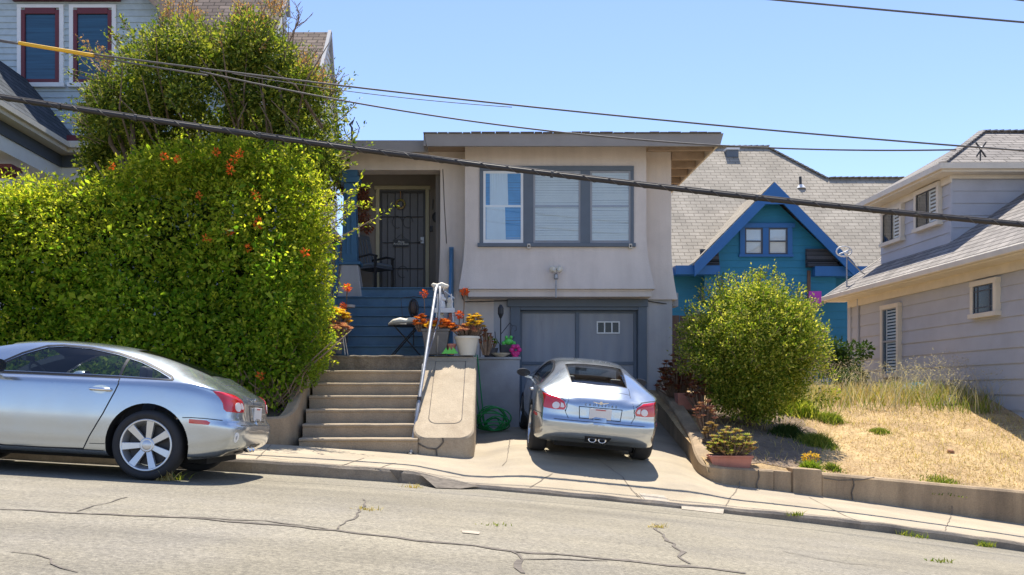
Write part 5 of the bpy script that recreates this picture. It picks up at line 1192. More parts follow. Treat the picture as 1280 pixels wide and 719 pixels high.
M['clearlens'] = mat('clear_lens', (.72, .66, .66), .15, coat=1, var=.1)
M['seam'] = mat('seam', (.02, .022, .025), .8)
M['trimblack'] = mat('black_trim', (.02, .02, .022), .35)
M['chrome'] = mat('chrome', (.75, .75, .76), .15, 1.0, var=.03)
M['leather'] = mat('seat_leather', (.05, .05, .055), .6)
M['plate'] = mat('plate_white', (.70, .68, .66), .5, var=.05)
M['platered'] = mat('plate_red', (.5, .08, .08), .5)
def cub(xs_, ys_, x):   # catmull-rom through keyed values
    xs_ = list(xs_); i = min(max(np.searchsorted(xs_, x) - 1, 0), len(xs_) - 2)
    x0, x1 = xs_[i], xs_[i + 1]; t = (x - x0) / (x1 - x0); t = max(0, min(1, t))
    def sl(k):
        if k <= 0: return (ys_[1] - ys_[0]) / (xs_[1] - xs_[0])
        if k >= len(xs_) - 1: return (ys_[-1] - ys_[-2]) / (xs_[-1] - xs_[-2])
        return (ys_[k + 1] - ys_[k - 1]) / (xs_[k + 1] - xs_[k - 1])
    h = x1 - x0; m0, m1 = sl(i) * h, sl(i + 1) * h
    return (2 * t**3 - 3 * t**2 + 1) * ys_[i] + (t**3 - 2 * t**2 + t) * m0 + (-2 * t**3 + 3 * t**2) * ys_[i + 1] + (t**3 - t**2) * m1
KX = [-.72, -.66, -.48, -.26, .06, .45, .87, 1.3, 1.7, 2.05, 2.35, 2.7, 2.95, 3.08]
KT = [.93, .965, 1.055, 1.145, 1.25, 1.32, 1.35, 1.343, 1.28, 1.14, .97, .89, .79, .70]
KS = [.88, .905, .955, .98, .99, .985, .98, .975, .965, .945, .90, .82, .73, .66]      # shoulder / belt
KW = [.77, .80, .862, .882, .884, .868, .850, .846, .85, .862, .866, .83, .76, .68]
KB = [.30, .25, .215, .20, .20, .20, .20, .20, .20, .20, .20, .2, .22, .25]
KR = [.47, .48, .49, .495, .50, .515, .53, .55, .59, .64, .66, .62, .55, .45]             # half width of roof rail
def sect(X):
    zt_, zs_, w_, zb_, wr = (cub(KX, K, X) for K in (KT, KS, KW, KB, KR))
    g = max(0, zt_ - zs_); gk = min(1, g / .3)
    zr_ = zt_ - .045 * gk - .018
    wb = w_ * (.955 - .045 * gk)
    return [(0, zb_), (w_ * .7, zb_), (w_ * .93, zb_ + .03), (w_ * .978, zb_ + .14), (w_ * .992, .46), (w_, .62), (w_ * .985, zs_ - .13), (w_ * .965, zs_ - .05), (wb, zs_ - .005),
            (wb + (wr - wb) * .38, zs_ + (zr_ - zs_) * .5 + .0), (wr, zr_), (wr * .62, zt_ - .012 * gk), (0, zt_)]
def crv(P, n=8):
    P = [Vector((0, p[0], p[1])) for p in P]; out = []
    for i in range(len(P) - 1):
        p0, p1, p2, p3 = P[max(0, i - 1)].copy(), P[i], P[i + 1], P[min(len(P) - 1, i + 2)].copy()
        if i == 0: p0 = Vector((0, -P[1].y, P[1].z))
        if i == len(P) - 2: p3 = Vector((0, -P[i].y, P[i].z))
        for k in range(n):
            t = k / n; out.append(.5 * ((2 * p1) + (p2 - p0) * t + (2 * p0 - 5 * p1 + 4 * p2 - p3) * t * t + (3 * p1 - p0 - 3 * p2 + p3) * t ** 3))
    return out + [P[-1]]
def rear_shift(X, z):
    if X > -.3: return 0
    k = ss((-.42 - X) / .30); return k * cub([.15, .22, .32, .44, .54, .575, .61, .70, .80, .90, 1.0], [.14, .08, .0, -.045, -.052, -.042, -.014, 0, .012, .03, .035], z)
def car_shell(scale_y=1, inset=0):
    sts = list(np.arange(-.72, 3.08, .0475)) + [3.08]; rings = []
    for X in sts: rings.append([(X, p.y, p.z) for p in crv(sect(X))])
    def endcap(X0, dirn, seq):
        base = [(p.y, p.z) for p in crv(sect(X0))]; zc_ = (base[0][1] + base[-1][1]) / 2; res = []
        for dx, k in seq: res.append([(X0 + dirn * dx, y * k[0], zc_ + (z - zc_) * k[1]) for y, z in base])
        return res
    rear = endcap(-.72, -1, [(.115 * (1 - k ** 5), (k, k ** .7)) for k in (.985, .965, .94, .91, .87, .82, .76, .69, .6, .5, .38, .25, .12)])
    front = endcap(3.08, 1, [(.05, (.95, .95)), (.09, (.85, .85)), (.12, (.6, .6)), (.13, (.3, .3))])
    R_ = rear[::-1] + rings + front; m = len(R_[0]); V = []; Fs = []
    for rg in R_:
        for (x, y, z) in rg: V.append((x + rear_shift(x, z), y, z))
        for (x, y, z) in rg[1:-1][::-1]: V.append((x + rear_shift(x, z), -y, z))
    k = 2 * m - 2
    for i in range(len(R_) - 1):
        for j in range(k): Fs.append((i * k + j, (i + 1) * k + j, (i + 1) * k + (j + 1) % k, i * k + (j + 1) % k))
    Fs.append(tuple(range(k))); Fs.append(tuple((len(R_) - 1) * k + j for j in range(k))[::-1])
    return V, Fs
V, Fs = car_shell()

def shell_normals():
    me = bpy.data.meshes.new('tmp'); me.from_pydata(V, [], Fs); bm = bmesh.new(); bm.from_mesh(me); bmesh.ops.recalc_face_normals(bm, faces=bm.faces); bm.to_mesh(me); bm.free()
    nn = [v.normal.copy() for v in me.vertices]; bpy.data.meshes.remove(me); return nn
SN = shell_normals(); VV3 = [Vector(v) for v in V]
def smooth_n(p):
    h, n_, i, d_ = bvh_.find_nearest(p)
    f = Fs[i]
    if len(f) > 6: return n_, d_
    ws = [1 / (1e-5 + (VV3[k] - h).length) ** 2 for k in f]; r_ = Vector()
    for k, w_ in zip(f, ws): r_ += SN[k] * w_
    return r_.normalized(), d_
def fix_normals(me, limit=.02, mats=None):
    me.shade_smooth(); me.update(); cn = [None] * len(me.loops); cache = {}
    loopn = [Vector(x.vector) for x in me.corner_normals]
    for p in me.polygons:
        for li in p.loop_indices:
            vi = me.loops[li].vertex_index; cn[li] = tuple(loopn[li])
            if vi not in cache: cache[vi] = smooth_n(me.vertices[vi].co)
            n_, d_ = cache[vi]
            if d_ < limit and n_.dot(p.normal) > .5 and (mats is None or p.material_index in mats): cn[li] = tuple(n_)
            elif d_ < limit and n_.dot(p.normal) <= .5: cn[li] = tuple(p.normal)
    me.normals_split_custom_set(cn)
bvh = BVHTree.FromPolygons([Vector(v) for v in V], Fs); bvh_ = bvh
WR, FR_ = (0, .34), (2.40, .325)   # wheel centres: x, z
DLO = [(x, z + .045) for x, z in [(1.60, .945), (1.2, .95), (.7, .955), (.3, .955), (-.02, .95), (-.16, .95), (-.14, .965), (0, 1.03), (.2, 1.105), (.45, 1.17), (.74, 1.215), (1.0, 1.222), (1.15, 1.205), (1.35, 1.12), (1.52, 1.02)]]
RW = [(.33, .425), (.33, -.425), (-.1, -.415), (-.46, -.40), (-.485, 0), (-.46, .40), (-.1, .415)]  # x,y
WS = [(1.52, .56), (1.52, -.56), (1.9, -.63), (2.2, -.70), (2.25, 0), (2.2, .70), (1.9, .63)]
def mk_cutter(b, m=None): return b.build('cutter', m or M['well'])
def body_mesh():
    b = MB(); b.add(V, Fs); o = b.build('body', [M['paint'], M['well'], M['trimblack']]); o.data.shade_smooth()
    cuts = []
    Mx = Matrix.Rotation(R(90), 4, 'X')
    for cx_, cz_, rr2 in ((WR[0], WR[1], .405), (FR_[0], FR_[1], .39)):
        for s_ in (1, -1):
            b = MB(); b.lathe([(rr2, -.26), (rr2, .26)], n=44, M=Mx); b.v = [(x + cx_, y + s_ * .80, z + cz_ + .0) for x, y, z in b.v]; cuts.append(mk_cutter(b))
    # cabin cavity: inset sections
    b = MB(); rings = []
    for X in np.arange(-.47, 2.2, .08):
        s_ = sect(X); zt_ = s_[-1][1] - .035; wr = s_[10][0] - .03; wb = s_[8][0] - .06; zs_ = s_[8][1]
        prof = [(0, .35), (.66, .35), (wb, .5), (wb, zs_ - .02), (wb + (wr - wb) * .4, zs_ + (s_[10][1] - zs_) * .5 - .01), (wr, s_[10][1] - .03), (wr * .6, zt_ - .01), (0, zt_)]
        if zt_ < .5: continue
        rings.append([(X, y, z) for y, z in prof] + [(X, -y, z) for y, z in prof[1:-1][::-1]])
    k = len(rings[0]); VV = [v for r_ in rings for v in r_]
    b.add(VV, [(i * k + j, (i + 1) * k + j, (i + 1) * k + (j + 1) % k, i * k + (j + 1) % k) for i in range(len(rings) - 1) for j in range(k)] + [tuple(range(k)), tuple((len(rings) - 1) * k + j for j in range(k))[::-1]])
    cuts.append(mk_cutter(b, M['trimblack']))
    b = MB(); b.poly_prism([(x, -1.2, z) for x, z in DLO], (0, 2.4, 0)); cuts.append(mk_cutter(b, M['trimblack']))
    def topcut(Pxy, lo, hi):
        b = MB(); b.poly_prism([(x, y, lo) for x, y in Pxy], (0, 0, hi - lo)); cuts.append(mk_cutter(b, M['trimblack']))
    topcut(RW, .99, 1.6); topcut(WS, .98, 1.6)
    for c in cuts:
        md = o.modifiers.new('cut', 'BOOLEAN'); md.operation = 'DIFFERENCE'; md.object = c; md.solver = 'EXACT'
        try: md.material_mode = 'TRANSFER'
        except Exception: pass
    dg = bpy.context.evaluated_depsgraph_get(); me = bpy.data.meshes.new_from_object(o.evaluated_get(dg))
    o.modifiers.clear(); o.data = me
    for c in cuts: bpy.data.objects.remove(c)
    sm_angle(o, 32); fix_normals(o.data, .004); return o
def cast(origin, d):
    h, n_, i, ds_ = bvh.ray_cast(origin, d); return (None, None) if h is None else (h, n_ if n_.dot(d) < 0 else -n_)
def project(pt2, mode, side=1):
    """mode 'side': (x,z) from +-Y; 'rear': (y,z) from -X; 'top': (x,y) from above; tuple: corner frame"""
    if mode == 'side': o_, d_ = Vector((pt2[0], 2 * side, pt2[1])), Vector((0, -side, 0))
    elif mode == 'rear': o_, d_ = Vector((-3, pt2[0], pt2[1])), Vector((1, 0, 0))
    elif mode == 'top': o_, d_ = Vector((pt2[0], pt2[1], 3)), Vector((0, 0, -1))
    else:
        c, dv = mode; d_ = -Vector((dv[0], dv[1] * side, 0)).normalized(); u_ = Vector((dv[1], -dv[0] * side, 0)).normalized()
        c = Vector((c[0], c[1] * side, 0)); o_ = c + u_ * pt2[0] + Vector((0, 0, pt2[1])) - d_ * 2
    return cast(o_, d_)
def densify(P, step=.03):
    out = []
    for i in range(len(P)):
        a_, c_ = Vector(P[i]), Vector(P[(i + 1) % len(P)]); n = max(1, int((c_ - a_).length / step))
        for k in range(n): out.append(tuple(a_.lerp(c_, k / n)))
    return out
def patch(P, mode, side, off, m, name, parent, rings=7, back=True, thick=.012, centre=None):
    P = densify(P); n = len(P); cx_ = centre or (sum(p[0] for p in P) / n, sum(p[1] for p in P) / n)
    b = MB(); VV = []; last = None
    for r_ in range(rings):
        t = 1 - r_ / rings
        for p in P:
            h, nn = project((cx_[0] + (p[0] - cx_[0]) * t, cx_[1] + (p[1] - cx_[1]) * t), mode, side)
            if h is None: h, nn = last
            last = (h, nn); VV.append(h + nn * off)
    h, nn = project(cx_, mode, side); VV.append(h + nn * off); c_ = len(VV) - 1
    fs = [(r_ * n + i, r_ * n + (i + 1) % n, (r_ + 1) * n + (i + 1) % n, (r_ + 1) * n + i) for r_ in range(rings - 1) for i in range(n)] + [((rings - 1) * n + i, (rings - 1) * n + (i + 1) % n, c_) for i in range(n)]
    if back:
        base = len(VV)
        for p in P:
            h, nn = project(p, mode, side)
            if h is None: h, nn = last
            last = (h, nn); VV.append(h - nn * thick)
        fs += [(i, base + i, base + (i + 1) % n, (i + 1) % n) for i in range(n)]
    b.add(VV, fs); o = b.build(name, m, parent); fix_normals(o.data, .03); return o
def strip(P, mode, side, wd, m, name, parent, off=.0015):
    out = []; b = MB(); Q = []
    for i in range(len(P) - 1):
        a_, c_ = Vector(P[i]), Vector(P[i + 1]); n = max(1, int((c_ - a_).length / .03))
        for k in range(n): Q.append(a_.lerp(c_, k / n))
    Q.append(Vector(P[-1])); VV = []
    for i, q in enumerate(Q):
        d = (Q[min(i + 1, len(Q) - 1)] - Q[max(0, i - 1)]).normalized(); nn2 = Vector((-d.y, d.x))
        for s_ in (-1, 1):
            h, nn = project(tuple(q + nn2 * s_ * wd / 2), mode, side); VV.append(h + nn * off if h is not None else VV[-2])
    b.add(VV, [(2 * i, 2 * i + 1, 2 * i + 3, 2 * i + 2) for i in range(len(Q) - 1)]); return b.build(name, m, parent)
def wheel(x, side, z, rad, wd, name='wheel'):
    y = side * (.88 - wd / 2 + .005) if x < 1 else side * (.865 - wd / 2 + .005)
    Mx = Matrix.Translation((x, y, z)) @ Matrix.Rotation(R(-90 * side), 4, 'X')   # local z -> outward
    r = empty(name, (0, 0, 0)); h = wd / 2; b = MB()
    rl = rad - .085
    b.lathe([(rl, -h + .02), (rad - .03, -h), (rad - .006, -h + .03), (rad, -h + .06), (rad, h - .06), (rad - .006, h - .03), (rad - .03, h), (rad - .055, h + .003), (rl, h - .015), (rl - .01, h - .05), (rl - .01, -h + .05)], n=48, M=Mx, caps=False)
    for k in range(3):
        zz = -h + .075 + k * (wd - .15) / 2
    t = b.build('tyre', M['rubber'], r, smooth=True)
    b = MB(); b.lathe([(rl - .005, -h + .05), (rl - .03, 0), (rl - .03, h - .05), (rl + .002, h - .02), (rl - .004, h - .004), (rl - .02, h - .006), (rl - .032, h - .05), (rl - .06, -h + .05)], n=48, M=Mx, caps=False)
    for k in range(7):
        a_ = 2 * math.pi * k / 7 + .1; ca, sa = math.cos(a_), math.sin(a_)
        def P_(r_, w_, zz): return Mx @ Vector((ca * r_ - sa * w_, sa * r_ + ca * w_, zz))
        r0, r1 = .055, rl - .02
        fr = [P_(r0, -.026, h - .04), P_(r1, -.037, h - .012), P_(r1, .037, h - .012), P_(r0, .026, h - .04)]; bk = [P_(r0, -.026, h - .085), P_(r1, -.037, h - .055), P_(r1, .037, h - .055), P_(r0, .026, h - .085)]
        b.add(bk + fr, [(3, 2, 1, 0), (4, 5, 6, 7), (0, 1, 5, 4), (1, 2, 6, 5), (2, 3, 7, 6), (3, 0, 4, 7)])
    b.lathe([(.001, h - .09), (.07, h - .08), (.075, h - .04), (.06, h - .03), (.05, h - .034), (.035, h - .025), (.001, h - .025)], n=24, M=Mx)
    rm = b.build('rim', M['alloy'], r, bevel=.004); sm_angle(rm, 35)
    b = MB(); b.lathe([(.001, h - .13), (rl - .055, h - .13), (rl - .055, h - .11), (.001, h - .11)], n=32, M=Mx); b.build('brake_disc', M['iron'], r)
    return r
def build_car():
    car = empty('parked_coupe'); body = body_mesh(); body.parent = car
    for s_ in (1, -1):
        patch([(x, z) for x, z in DLO], 'side', s_, -.006, M['carglass'], 'side_window', car, 8, True, .008, (.6, 1.11))
        strip([(1.64, 0.975), (1.2, 0.983), (.6, 0.988), (0, 0.985), (-.2, 0.983)], 'side', s_, .014, M['trimblack'], 'window_trim', car, .003)
        strip([(-.2, 0.983), (-.165, 1.020), (0, 1.092), (.2, 1.167), (.45, 1.231), (.74, 1.274), (1.02, 1.281), (1.17, 1.263), (1.37, 1.175), (1.56, 1.055), (1.63, 0.990)], 'side', s_, .018, M['trimblack'], 'window_trim', car, .003)
        strip([(.335, 0.995), (.33, 1.205)], 'side', s_, .03, M['trimblack'], 'pillar', car, -.002)
        # door: closed panel with its own seam
        dp = [(1.66, .30), (1.70, .6), (1.64, 0.960), (1.2, 0.970), (.7, 0.975), (.325, 0.975), (.315, 0.915), (.34, 0.845), (.44, .62), (.56, .40), (.62, .272), (1.0, .262), (1.4, .262)]
        d = strip(dp + [dp[0]], 'side', s_, .012, M['seam'], 'door', car, .0015)
        b = MB(); h, nn = project((.48, .855), 'side', s_); pts = [h + Vector((dx, s_ * dyy, .0)) for dx, dyy in ((-.105, .0), (-.09, .025), (0, .035), (.09, .025), (.105, .0))]; b.tube(pts, [.014, .017, .018, .017, .014], 10); hd = b.build('handle', M['chrome'], d, smooth=True)
        b = MB(); b.lathe([(.001, -.002), (.05, 0), (.06, .004)], tuple(h), 18, 0, Matrix.Rotation(R(-90 * s_), 4, 'X'), 1.5, .7); b.build('handle_cup', M['paint'], hd)
        strip([(.56, .325), (.41, .33)], 'side', s_, .006, M['seam'], 'sill_seam', car); strip([(2.0, .262), (.42, .262)], 'side', s_, .007, M['seam'], 'sill_seam', car)
        strip([(-.40, .245), (-.55, .25), (-.72, .26)], 'side', s_, .007, M['seam'], 'bumper_seam', car)
        strip([(-.335, 0.625), (-.42, 0.630), (-.55, 0.628), (-.70, 0.618)], 'side', s_, .008, M['seam'], 'bumper_seam', car)
        patch([(-.40, 0.575), (-.58, 0.567), (-.595, 0.590), (-.56, 0.610), (-.40, 0.615)], 'side', s_, .004, M['redlens'], 'side_marker', car, 3)
        fm = ((-.76, .66), (-.80, .60))
        tl = patch([(-.17, 0.705), (-.185, 0.750), (-.155, 0.815), (-.05, 0.868), (.10, 0.890), (.21, 0.900), (.16, 0.845), (.13, 0.785), (.125, 0.730), (.10, 0.705), (-.06, 0.700)], fm, s_, .006, M['redlens'], 'taillight', car, 5)
        patch([(-.06 + .048 * math.cos(t), .755 + .046 * math.sin(t)) for t in np.linspace(0, 2 * math.pi, 17)[:-1]], fm, s_, .012, M['clearlens'], 'reverse_lamp', tl, 3)
        patch([(-.155, .735), (-.165, .75), (-.145, .79), (-.115, .80), (-.12, .735)], fm, s_, .010, M['clearlens'], 'turn_lamp', tl, 3)
        strip([(-.18, .69), (-.197, .75), (-.163, .825), (-.05, .882), (.10, .905), (.225, .912)], fm, s_, .008, M['seam'], 'lamp_gap', tl)
        # mirror
        mr = MB(); mr.lathe([(.084, -.07), (.088, -.06), (.09, -.03), (.088, .02), (.07, .055), (.001, .065)], (1.50, s_ * .95, 1.03), 16, 0, Matrix.Rotation(R(90), 4, 'Y'), .72, 1.25); mr.bar((1.5, s_ * .80, .95), (1.5, s_ * .92, .975), .06, .035)
        mo = mr.build('side_mirror', M['paint'], car); sm_angle(mo, 50)
        b = MB(); b.lathe([(.001, 0), (.083, 0), (.085, .006)], (1.425, s_ * .95, 1.03), 16, 0, Matrix.Rotation(R(-90), 4, 'Y'), .72, 1.25); b.build('mirror_glass', M['darkglass'], mo)
        for X, zc_, rad, wd in ((WR[0], WR[1], .34, .255), (FR_[0], FR_[1], .325, .225)):
            wv = wheel(X, s_, zc_, rad, wd); wv.parent = car
    patch(RW, 'top', 1, -.004, M['carglass'], 'rear_window', car, 8, True, .008)
    strip(RW + [RW[0]], 'top', 1, .035, M['trimblack'], 'rear_window_frame', car, -.0005)
    patch(WS, 'top', 1, -.004, M['carglass'], 'windscreen', car, 8, True, .008)
    # tailgate lines, spoiler, plate recess
    tg = strip([(.43, .60), (.475, .68), (.455, .80), (.44, .865)], 'rear', 1, .007, M['seam'], 'tailgate', car)
    strip([(-.43, .60), (-.475, .68), (-.455, .80), (-.44, .865)], 'rear', 1, .007, M['seam'], 'seam', tg)
    strip([(-.46, .42), (-.66, .42)], 'top', 1, .007, M['seam'], 'seam', tg); strip([(-.46, -.42), (-.66, -.42)], 'top', 1, .007, M['seam'], 'seam', tg); strip([(-.60, -.42), (-.60, .42)], 'top', 1, .006, M['seam'], 'seam', tg)
    pr_ = patch([(-.30, .775), (.30, .775), (.285, .61), (-.285, .61)], 'rear', 1, .003, M['trimblack'], 'plate_recess', tg, 4)
    patch([(-.288, .764), (.288, .764), (.274, .62), (-.274, .62)], 'rear', 1, .005, M['paint'], 'recess_panel', pr_, 4)
    h, nn = project((0, .69), 'rear')
    b = MB(); b.box(h.x - .016, h.x - .008, -.152, .152, .618, .762); lp2 = b.build('licence_plate', M['plate'], car, bevel=.003)
    b = MB(); b.box(h.x - .0185, h.x - .0165, -.07, .07, .738, .752); b.build('red_script', M['platered'], lp2)
    b = MB()
    for k in range(7): x_ = -.12 + k * .04; b.box(h.x - .0185, h.x - .0165, x_ - .012, x_ + .012, .655 + .0 * k, .712) if k != 3 else None
    # winged badge and lettering
    h2, n2 = project((0, .845), 'rear')
    b = MB()
    for s_ in (-1, 1): b.add([(h2.x - .012, 0, .835), (h2.x - .012, s_ * .11, .852), (h2.x - .012, s_ * .10, .842), (h2.x - .012, s_ * .03, .825)], [(0, 1, 2, 3)])
    b.lathe([(.001, .0), (.022, .0), (.022, .006)], (h2.x - .011, 0, .838), 14, 0, Matrix.Rotation(R(-90), 4, 'Y')); b.build('winged_badge', M['chrome'], tg)
    ht, _ = project((0, .79), 'rear')
    text('CROSSFIRE', .046, (ht.x - .008, 0, .805), (R(90), 0, R(-90)), M['slate'], tg, .002, 'lettering', 2.2)
    # bumper, diffuser, exhausts
    bl = strip([(-.62, .575), (-.45, .575), (.45, .575), (.62, .575)], 'rear', 1, .007, M['seam'], 'bumper', car)
    patch([(-.185, .375), (.185, .375), (.15, .272), (-.15, .272)], 'rear', 1, .004, M['trimblack'], 'exhaust_surround', bl, 4)
    for s_ in (-1, 1):
        h, nn = project((s_ * .068, .325), 'rear'); b = MB(); b.lathe([(.035, -.0), (.048, .0), (.05, .05), (.036, .05), (.034, -.12)], (h.x + .015, s_ * .068, .325), 20, 0, Matrix.Rotation(R(-90), 4, 'Y'), .8, 1.15, caps=False); b.build('exhaust_tip', M['chrome'], bl, smooth=True)
        b = MB(); b.lathe([(.001, 0), (.04, 0)], (h.x - .0, s_ * .068, .325), 16, 0, Matrix.Rotation(R(-90), 4, 'Y'), .8, 1.15, caps=False); b.build('exhaust_bore', M['well'], bl)
    # underbody, seats, steering wheel, dashboard
    b = MB(); b.box(-.5, 2.9, -.55, .55, .17, .34); b.box(-.2, .2, -.62, .62, .25, .42); b.build('underbody', M['well'], car)
    for s_ in (-1, 1):
        b = MB(); b.hexa([(.55, s_ * .36 - .24, .36), (1.1, s_ * .36 - .24, .40), (1.1, s_ * .36 + .24, .40), (.55, s_ * .36 + .24, .36)], [(.55, s_ * .36 - .22, .55), (1.1, s_ * .36 - .22, .6), (1.1, s_ * .36 + .22, .6), (.55, s_ * .36 + .22, .55)])
        b.hexa([(.38, s_ * .36 - .22, .5), (.58, s_ * .36 - .22, .5), (.58, s_ * .36 + .22, .5), (.38, s_ * .36 + .22, .5)], [(.22, s_ * .36 - .15, .98), (.31, s_ * .36 - .15, .98), (.31, s_ * .36 + .15, .98), (.22, s_ * .36 + .15, .98)])
        b.box(.20, .28, s_ * .36 - .1, s_ * .36 + .1, .99, 1.12); b.build('seat', M['leather'], car, bevel=.03)
    b = MB(); b.tube([(1.32 + .08 * math.cos(t), .36 + .18 * math.sin(t), .93 + .17 * math.cos(t)) for t in np.linspace(0, 2 * math.pi, 25)[:-1]], .014, 6, closed=True); b.bar((1.3, .2, .92), (1.3, .52, .92), .02, .03); b.build('steering_wheel', M['leather'], car)
    b = MB(); b.hexa([(1.5, -.7, .5), (2.15, -.7, .5), (2.15, .7, .5), (1.5, .7, .5)], [(1.55, -.7, .9), (2.15, -.7, .93), (2.15, .7, .93), (1.55, .7, .9)]); b.build('dashboard', M['leather'], car, bevel=.02)
    b = MB(); b.box(1.62, 1.66, -.09, .09, 1.13, 1.18); b.build('interior_mirror', M['trimblack'], car)
    return car
car1 = build_car()
# headlights and front details
for s_ in (1, -1): patch([(3.02, s_ * .45), (3.02, s_ * .66), (2.72, s_ * .72), (2.66, s_ * .64), (2.85, s_ * .5)], 'top', 1, .004, M['clearlens'], 'headlight', car1, 4)
def place(car, rear, fwd, up, sc_):
    f_ = Vector(fwd).normalized(); u_ = Vector(up).normalized(); y_ = u_.cross(f_).normalized(); u_ = f_.cross(y_)
    m = Matrix((f_, y_, u_)).transposed().to_4x4(); car.matrix_world = Matrix.Translation(rear) @ m @ Matrix.Scale(sc_, 4)
car2 = copy_tree(car1)
SC = 1.03
# car 1: near rear contact (-3.27, 8.75); faces -x uphill
def road(x, y): return Vector((x, y, zroad(x, y)))
rn, rfar, fn = road(-3.27, 8.78), road(-3.27, 10.3), road(-3.27 - 2.46, 8.78)
place(car1, (rn + rfar) / 2 + Vector((0, .0, .0)), fn - rn, (rfar - rn).cross(fn - rn) * 1.0 if (rfar - rn).cross(fn - rn).z > 0 else (fn - rn).cross(rfar - rn), SC)
def dr(x, y): return Vector((x, y, zdrive(x, y)))
rl, rr3, fl_ = dr(.885, 12.5), dr(2.425, 12.5), dr(.885, 14.9)
place(car2, (rl + rr3) / 2, fl_ - rl, (rr3 - rl).cross(fl_ - rl), .98)
tag(car1, 'silver blue coupe parked at the kerb in front of the hedge, side on', 'car', 'silver blue coupes')
tag(car2, 'silver blue coupe parked nose-in on the driveway before the garage door, seen from behind', 'car', 'silver blue coupes')
# bumper sticker on the kerbside car only
st = patch([(.035 * math.cos(t) - .02, .455 + .05 * math.sin(t)) for t in np.linspace(0, 2 * math.pi, 17)[:-1]], ((-.76, .66), (-.80, .60)), 1, .003, M['white'], 'bumper_sticker', car1, 2)
patch([(.01 * math.cos(t) - .02, .455 + .022 * math.sin(t)) for t in np.linspace(0, 2 * math.pi, 9)[:-1]], ((-.76, .66), (-.80, .60)), 1, .004, M['door_grey'], 'sticker_mark', st, 2)
# ------------------------------------------------------------------ overhead wires
def wire(pxs, y, r_, m, label, name='overhead_wire', ext=16, dyy=0.0, cat='cable', n=60):
    P = [W(a_, c_, y) for a_, c_ in pxs]; X_ = [p.x for p in P]; Z_ = [p.z for p in P]; co_ = np.polyfit(X_, Z_, min(2, len(P) - 1)); co_ = np.concatenate([np.zeros(3 - len(co_)), co_])
    f_ = lambda x: float(np.polyval(co_, x)); c = Vector((X_[0], y, f_(X_[0])))
    lo, hi = X_[0] - (ext if ext > 0 else 0), X_[-1] + (ext if ext > 0 else 0)
    b = MB(); pts = [Vector((x, y, f_(x))) - c for x in np.linspace(lo, hi, n)]; b.tube(pts, r_, 8); o = b.build(name, m, smooth=True); o.location = c; tag(o, label, cat); return o, f_, c
o, f_, c0 = wire([(0, 123), (215, 152), (430, 185), (640, 211), (830, 236), (1060, 260), (1280, 281)], 12.6, .037, M['cable'], 'thick black lashed cable bundle crossing the whole picture below the other wires', 'cable_bundle')
b = MB(); b.tube([Vector((x, 12.6 + .041 * math.cos(x * 17), f_(x) + .041 * math.sin(x * 17))) - c0 for x in np.linspace(-9, 12, 1400)], .004, 4); b.build('lashing_wire', M['wirem'], o)
b = MB(); b.tube([Vector((x, 12.6, f_(x) + .043)) - c0 for x in np.linspace(-20, 22, 80)], .010, 6); b.build('messenger_wire', M['wirem'], o)
for px in (75, 325, 690, 945, 170):
    xx = (px - CX) * 12.6 / F; b = MB(); b.tube([Vector((xx - .02, 12.6, f_(xx - .02))) - c0, Vector((xx + .02, 12.6, f_(xx + .02))) - c0], .050, 8); b.build('clamp', M['iron'], o)
wire([(0, 48), (118, 70), (250, 90), (420, 106), (640, 129), (850, 151), (1060, 171), (1210, 184), (1280, 189)], 12.4, .013, M['wirem'], 'upper thin power line running from the yellow sleeve to the right edge')
o, f2, c2 = wire([(0, 50), (118, 72), (200, 84), (260, 95)], 12.4, .012, M['wirem'], 'short power line lying beside the upper wire at top left', ext=0)
b = MB(); x0, x1 = (25 - CX) * 12.4 / F, (118 - CX) * 12.4 / F; f1 = lambda x: np.interp(x, [x0, x1], [W(25, 55, 12.4).z, W(118, 70.5, 12.4).z])
b.tube([(x, 12.37, float(f1(x))) for x in np.linspace(x0, x1, 8)], .026, 10); T('yellow insulating sleeve on the power line at top left', 'cable sleeve', 'cable_sleeve', b, M['yellow'])
wire([(250, 92), (420, 119), (560, 148), (700, 167), (800, 176), (900, 182), (1060, 187), (1195, 187)], 12.45, .012, M['wirem'], 'twisted service wire passing over the bungalow roof to the grey house', ext=0)
wire([(290, 92), (420, 112), (520, 124), (640, 134)], 12.9, .006, M['wirem'], 'thinnest wire sloping across the sky above the porch', ext=0)
wire([(960, -1), (1100, 12), (1280, 28)], 12.0, .014, M['wirem'], 'single wire across the upper right corner of the sky')
wire([(1265, -1), (1280, 1)], 12.0, .01, M['wirem'], 'tip of a wire at the top right corner', ext=3)
# ------------------------------------------------------------------ things on the landing and beside the steps
LT = LZ + .012
# handrail
r = empty('handrail', (-.86, 12.1, zpave(-.86, 12.1)), label='galvanised pipe handrail rising along the right side of the concrete steps', cat='handrail')
o0 = Vector(r.location)
def rr(mb, name, m, **k): return rel(mb, r).build(name, m, r, **k)
b = MB(); b.tube([o0 + Vector((0, 0, -.05)), W(524, 500, 12.75), W(545, 361, 14.0), W(547, 357, 14.1)], .026, 10); rr(b, 'rail', M['steel'], smooth=True)
b = MB(); b.tube([(-.56, 14.05, LT), W(550, 358, 14.05)], .022, 8); rr(b, 'post', M['steel'], smooth=True)
b = MB(); b.tube([Vector((-.80, 13.05, 1.2)), W(529, 455, 13.15) ], .018, 8); rr(b, 'post', M['steel'], smooth=True)
b = MB(); b.tube([W(545, 358, 14.05), W(553, 362, 14.6), (-.45, 15.2, 3.0)], .022, 8); rr(b, 'top_rail', M['steel'], smooth=True)
